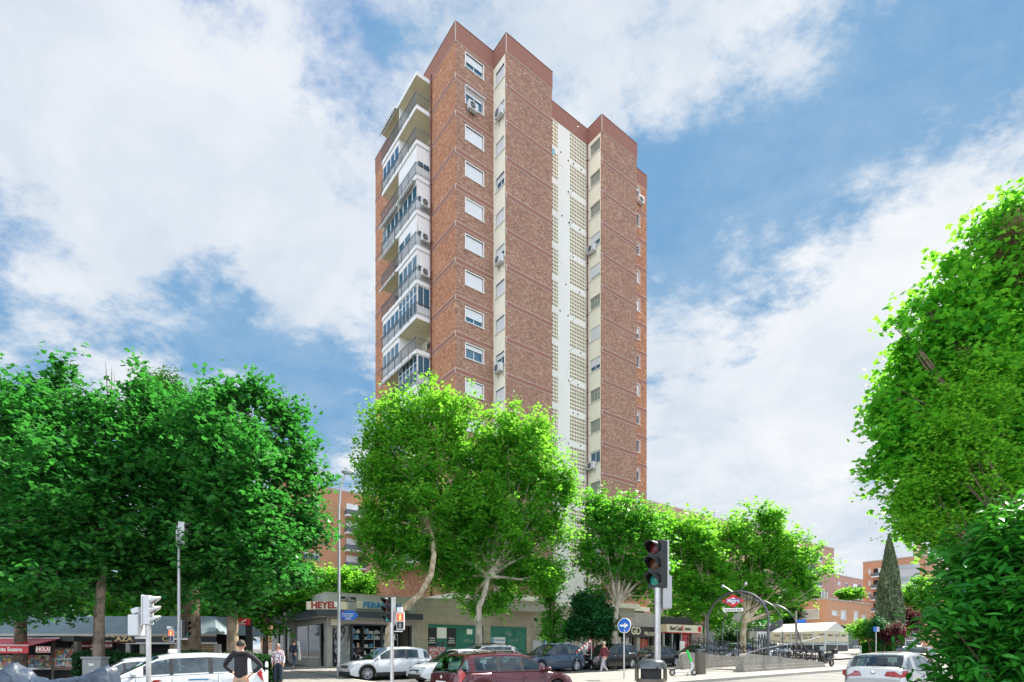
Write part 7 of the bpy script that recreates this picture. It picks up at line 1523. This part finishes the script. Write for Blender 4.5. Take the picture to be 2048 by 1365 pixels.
# ------------------------------------------------------------------ metro entrance
def metro():
    b0 = PX(1487, 30.3); S = thing('metro_entrance', 'metro stair mouth with granite parapets, curled iron railings, curved arches and a red diamond sign', 'metro entrance', (b0.x, b0.y, 0), AU)
    # local x runs along the stair, y across; near wall on y=0, far wall on y=W
    Wd = 3.9; Ls = 9.6
    def wall(y, Lw, h0, h1):
        gl = lambda x: gz(*(b0+U*x+V*y).xy)+.13
        for dz0, dz1, ex, mt in ((0, .16, .16, 'granite'), (.16, .32, .08, 'granite'), ):
            m = MB(); n = 8
            for i in range(n):
                xa, xb = -ex+(Lw+ex)*i/n, -ex+(Lw+ex)*(i+1)/n; za, zb = gl(xa), gl(xb)
                m.add([(xa, y-ex, za+dz0-.1), (xb, y-ex, zb+dz0-.1), (xb, y+.34+ex, zb+dz0-.1), (xa, y+.34+ex, za+dz0-.1), (xa, y-ex, za+dz1), (xb, y-ex, zb+dz1), (xb, y+.34+ex, zb+dz1), (xa, y+.34+ex, za+dz1)], [(4,5,6,7),(0,1,5,4),(1,2,6,5),(2,3,7,6),(3,0,4,7)])
            m.build('plinth', mt, S)
        pts = [(.0, .32), (.02, .62), (.10, .86), (.25, .99), (.5, h0)]+[(x, h0+(h1-h0)*(x-.5)/(Lw-.5)) for x in (2.5, 5, 7.5, Lw)]; m = MB()
        vs = []; 
        for x, h in pts: z = gl(x); vs += [(x, y, z+.3), (x, y+.34, z+.3), (x, y+.34, z+h), (x, y, z+h)]
        fs = []
        for i in range(len(pts)-1): a = 4*i; fs += [(a, a+4, a+7, a+3), (a+1, a+2, a+6, a+5), (a+3, a+7, a+6, a+2)]
        fs += [(0, 3, 2, 1), tuple(4*(len(pts)-1)+k for k in range(4))]; m.add(vs, fs); m.build('parapet', 'granite', S)
        return gl
    gl = wall(0, Ls, 1.02, .34); gl2 = wall(Wd, Ls+1, 1.02, .34)
    # dark stairwell and steps
    m = MB()
    for i in range(12): x = 1.0+i*.32; zz = gl(1.0)+.12-i*.17; m.box(x, x+.32, .36, Wd-.02, zz-.5, zz)
    m.build('steps', 'concrete_light', S)
    # railings on the parapets: posts, rails, curls
    for y, Lw, g_ in ((.17, Ls, gl), (Wd+.17, Ls+1, gl2)):
        r_ = MB(); c_ = MB(); h = lambda x: 1.02+(.34-1.02)*max(0, x-.5)/(Lw-.5)
        n = int(Lw/.62); top_ = .95
        for i in range(n+1):
            x = .7+(Lw-.8)*i/n; z = g_(x)+h(x); r_.tube([(x, y, z), (x, y, z+top_)], .022, 5)
            if i < n:
                x2 = .7+(Lw-.8)*(i+1)/n; z2 = g_(x2)+h(x2)
                for t in (.08, top_): r_.tube([(x, y, z+t), (x2, y, z2+t)], .018, 5)
                for sx_, zz in ((.28, .28), (.72, .66), (.28, .70), (.72, .26)):
                    cx, cz = x+(x2-x)*sx_, z+(z2-z)*sx_+zz; pts = []
                    for a in range(15): rr = .15*(1-a/18); an = a*.62+(0 if sx_ < .5 else math.pi); pts.append((cx+rr*math.cos(an), y, cz+rr*math.sin(an)))
                    c_.tube(pts, .021, 4)
        r_.build('railing', 'iron', S); c_.build('railing_scroll', 'iron', S)
    m = MB(); m.tube([(.2, .17, gl(0)+.95), (2.0, .17, gl(2)+1.25), (Ls-1.5, .17, gl(Ls)+1.75), (Ls, .17, gl(Ls)+2.0)], .035, 6); m.build('handrail', 'galvanised', S)
    # arches across the stair
    def arch(x, zc, rz_, hl_=0):
        za, zb = gl(x)+.95, gl2(x)+.95; pts = []; W2 = (Wd+.1)/2; cy = .17+W2-.05
        pts.append((x, .17, za)); top = zc-W2*.92
        for i in range(17): a = math.pi*i/16; pts.append((x, cy-W2*math.cos(a), top+W2*.92*math.sin(a)))
        pts.append((x, Wd+.17, zb)); return pts
    zc = ZP(1183, 33.5)
    m = MB(); m.tube(arch(2.9, zc, 0), .07, 10); m.build('arch', 'iron_arch', S, smooth=True)
    m = MB(); m.tube(arch(4.6, zc-.35, 0), .032, 8); m.build('arch', 'iron_arch', S, smooth=True); m = MB(); m.tube(arch(6.4, zc-.55, 0), .032, 8); m.build('arch', 'iron_arch', S, smooth=True)
    m = MB(); cy = Wd/2+.17; m.tube([(2.9, cy, zc), (4.6, cy, zc-.35), (6.4, cy, zc-.55)], .05, 6)
    for s_ in (.9, Wd-.55): m.tube([(2.9, s_, zc-.42), (4.6, s_, zc-.75), (6.4, s_, zc-.98)], .035, 6)
    m.tube([(6.4, .17, zc-2.2), (6.9, .17, zc-3.0), (7.9, .17, zc-3.6), (9.2, .17, zc-3.72)], .04, 6); m.build('canopy_bar', 'iron_arch', S, smooth=True)
    # little floodlights above the arch
    m = MB()
    for y in (cy+.75, cy-.75): m.tube([(2.9, cy+(y-cy)*.3, zc), (2.7, y, zc+.42)], .02, 5); m.tube([(2.6, y+.0, zc+.32), (2.66, y, zc+.5)], [.11, .05], 10)
    m.build('floodlight', 'galvanised', S)
    # diamond sign and name plate hanging under the arch, facing the crossing
    def diamond(w_, h_): return [(-w_, 0), (0, -h_), (w_, 0), (0, h_)]
    k = 33.2/FPX; zs = ZP(1201, 33.2); lx = 2.78; dz = -AU
    px_, py_ = 2.60, cy+.05
    o = MB().plate(diamond(.64, .40), -.05, .05).build('diamond_sign', 'red', S, loc=(px_, py_, zs), rz=R(-48)); 
    MB().plate(diamond(.61, .375), -.055, -.051).build('border', 'red', o); MB().plate(diamond(.34, .205), -.062, -.056).build('white_diamond', 'sign_white', o); MB().plate([(-.40, -.115), (.40, -.115), (.40, .115), (-.40, .115)], -.072, -.063).build('name_bar', 'metro_blue', o)
    text('lettering', 'Metro', .31, 'sign_white', o, (0, -.076, .0), ext=.003, bold=.006, sx=.9)
    m = MB(); m.tube([(px_, py_-.25, zs+.2), (px_, py_-.25, zc-.05)], .015, 5); m.tube([(px_, py_+.25, zs+.2), (px_, py_+.25, zc-.05)], .015, 5); m.tube([(px_, py_, zs-.38), (px_, py_, zs-.7)], .015, 5); m.build('hanger', 'iron', S)
    zs2 = ZP(1219, 33.2); o = MB().box(-.58, .58, -.03, .03, -.10, .10).build('name_plate', 'sign_white', S, loc=(px_, py_, zs2), rz=R(-48)); text('lettering', 'Parque de Sta. María', .135, 'black', o, (0, -.035, 0), ext=.002, bold=.003, sx=.86)
simple('metro_blue', (.01, .06, .28), .4); simple('iron_arch', (.10, .10, .115), .4, .6)
metro()
def bicycle(px, Y, a):
    S = thing('bicycle', 'dark city bicycle parked in the rack behind the metro railings', 'bicycle', at(px, Y, .134), a, 'bicycles racked by the metro entrance')
    for x in (-.52, .52): w_ = MB().tube([(x+.33*math.cos(t*math.pi/12), 0, .34+.33*math.sin(t*math.pi/12)) for t in range(25)], .022, 6).build('wheel', 'black_rubber', S)
    m = MB()
    for p_, q_ in (((-.52, .34), (-.1, .32)), ((-.1, .32), (.36, .75)), ((-.52, .34), (-.2, .80)), ((-.2, .80), (-.1, .32)), ((-.2, .78), (.38, .82)), ((.52, .34), (.36, .95))): m.tube([(p_[0], 0, p_[1]), (q_[0], 0, q_[1])], .022, 6)
    m.build('frame', 'dark_metal', S); MB().tube([(.30, -.26, 1.0), (.38, 0, .98), (.30, .26, 1.0)], .016, 6).build('handlebar', 'grey_metal', S); MB().tube([(-.34, 0, .88), (-.10, 0, .90)], [.07, .03], 8).build('saddle', 'black', S)
for i in range(6): bicycle(1572+i*12, 38.6+i*.35, R(100+i*3))
# small second diamond by the bank
p = at(1404, 52, .13); S = thing('metro_totem', 'small metro diamond on a post beside the bank branch', 'sign', p); zc = ZP(1246, 52)-p.z
MB().tube([(0, 0, 0), (0, 0, zc)], .05, 8).build('post', 'galvanised', S); o = MB().plate([(-.26, zc), (0, zc-.26), (.26, zc), (0, zc+.26)], -.1, -.06).build('diamond_sign', 'red', S); MB().plate([(-.17, zc-.06), (.17, zc-.06), (.17, zc+.06), (-.17, zc+.06)], -.12, -.105).build('name_bar', 'metro_blue', o); text('lettering', 'Metro', .1, 'sign_white', o, (0, -.125, zc), ext=.002, bold=.003)
# roof aerial on the long red block
p = PX(1428, 95, ZP(1040, 95)); S = thing('roof_aerial', 'television aerial on the roof of the long red block', 'aerial', p); m = MB(); m.tube([(0, 0, -1), (0, 0, 1.6)], .05, 5); m.tube([(-.8, 0, 1.5), (.8, 0, 1.3)], .04, 4)
for i in range(5): m.tube([(-.7+.35*i, -.3, 1.48-.05*i), (-.7+.35*i, .3, 1.48-.05*i)], .03, 4)
m.build('mast', 'dark_metal', S)
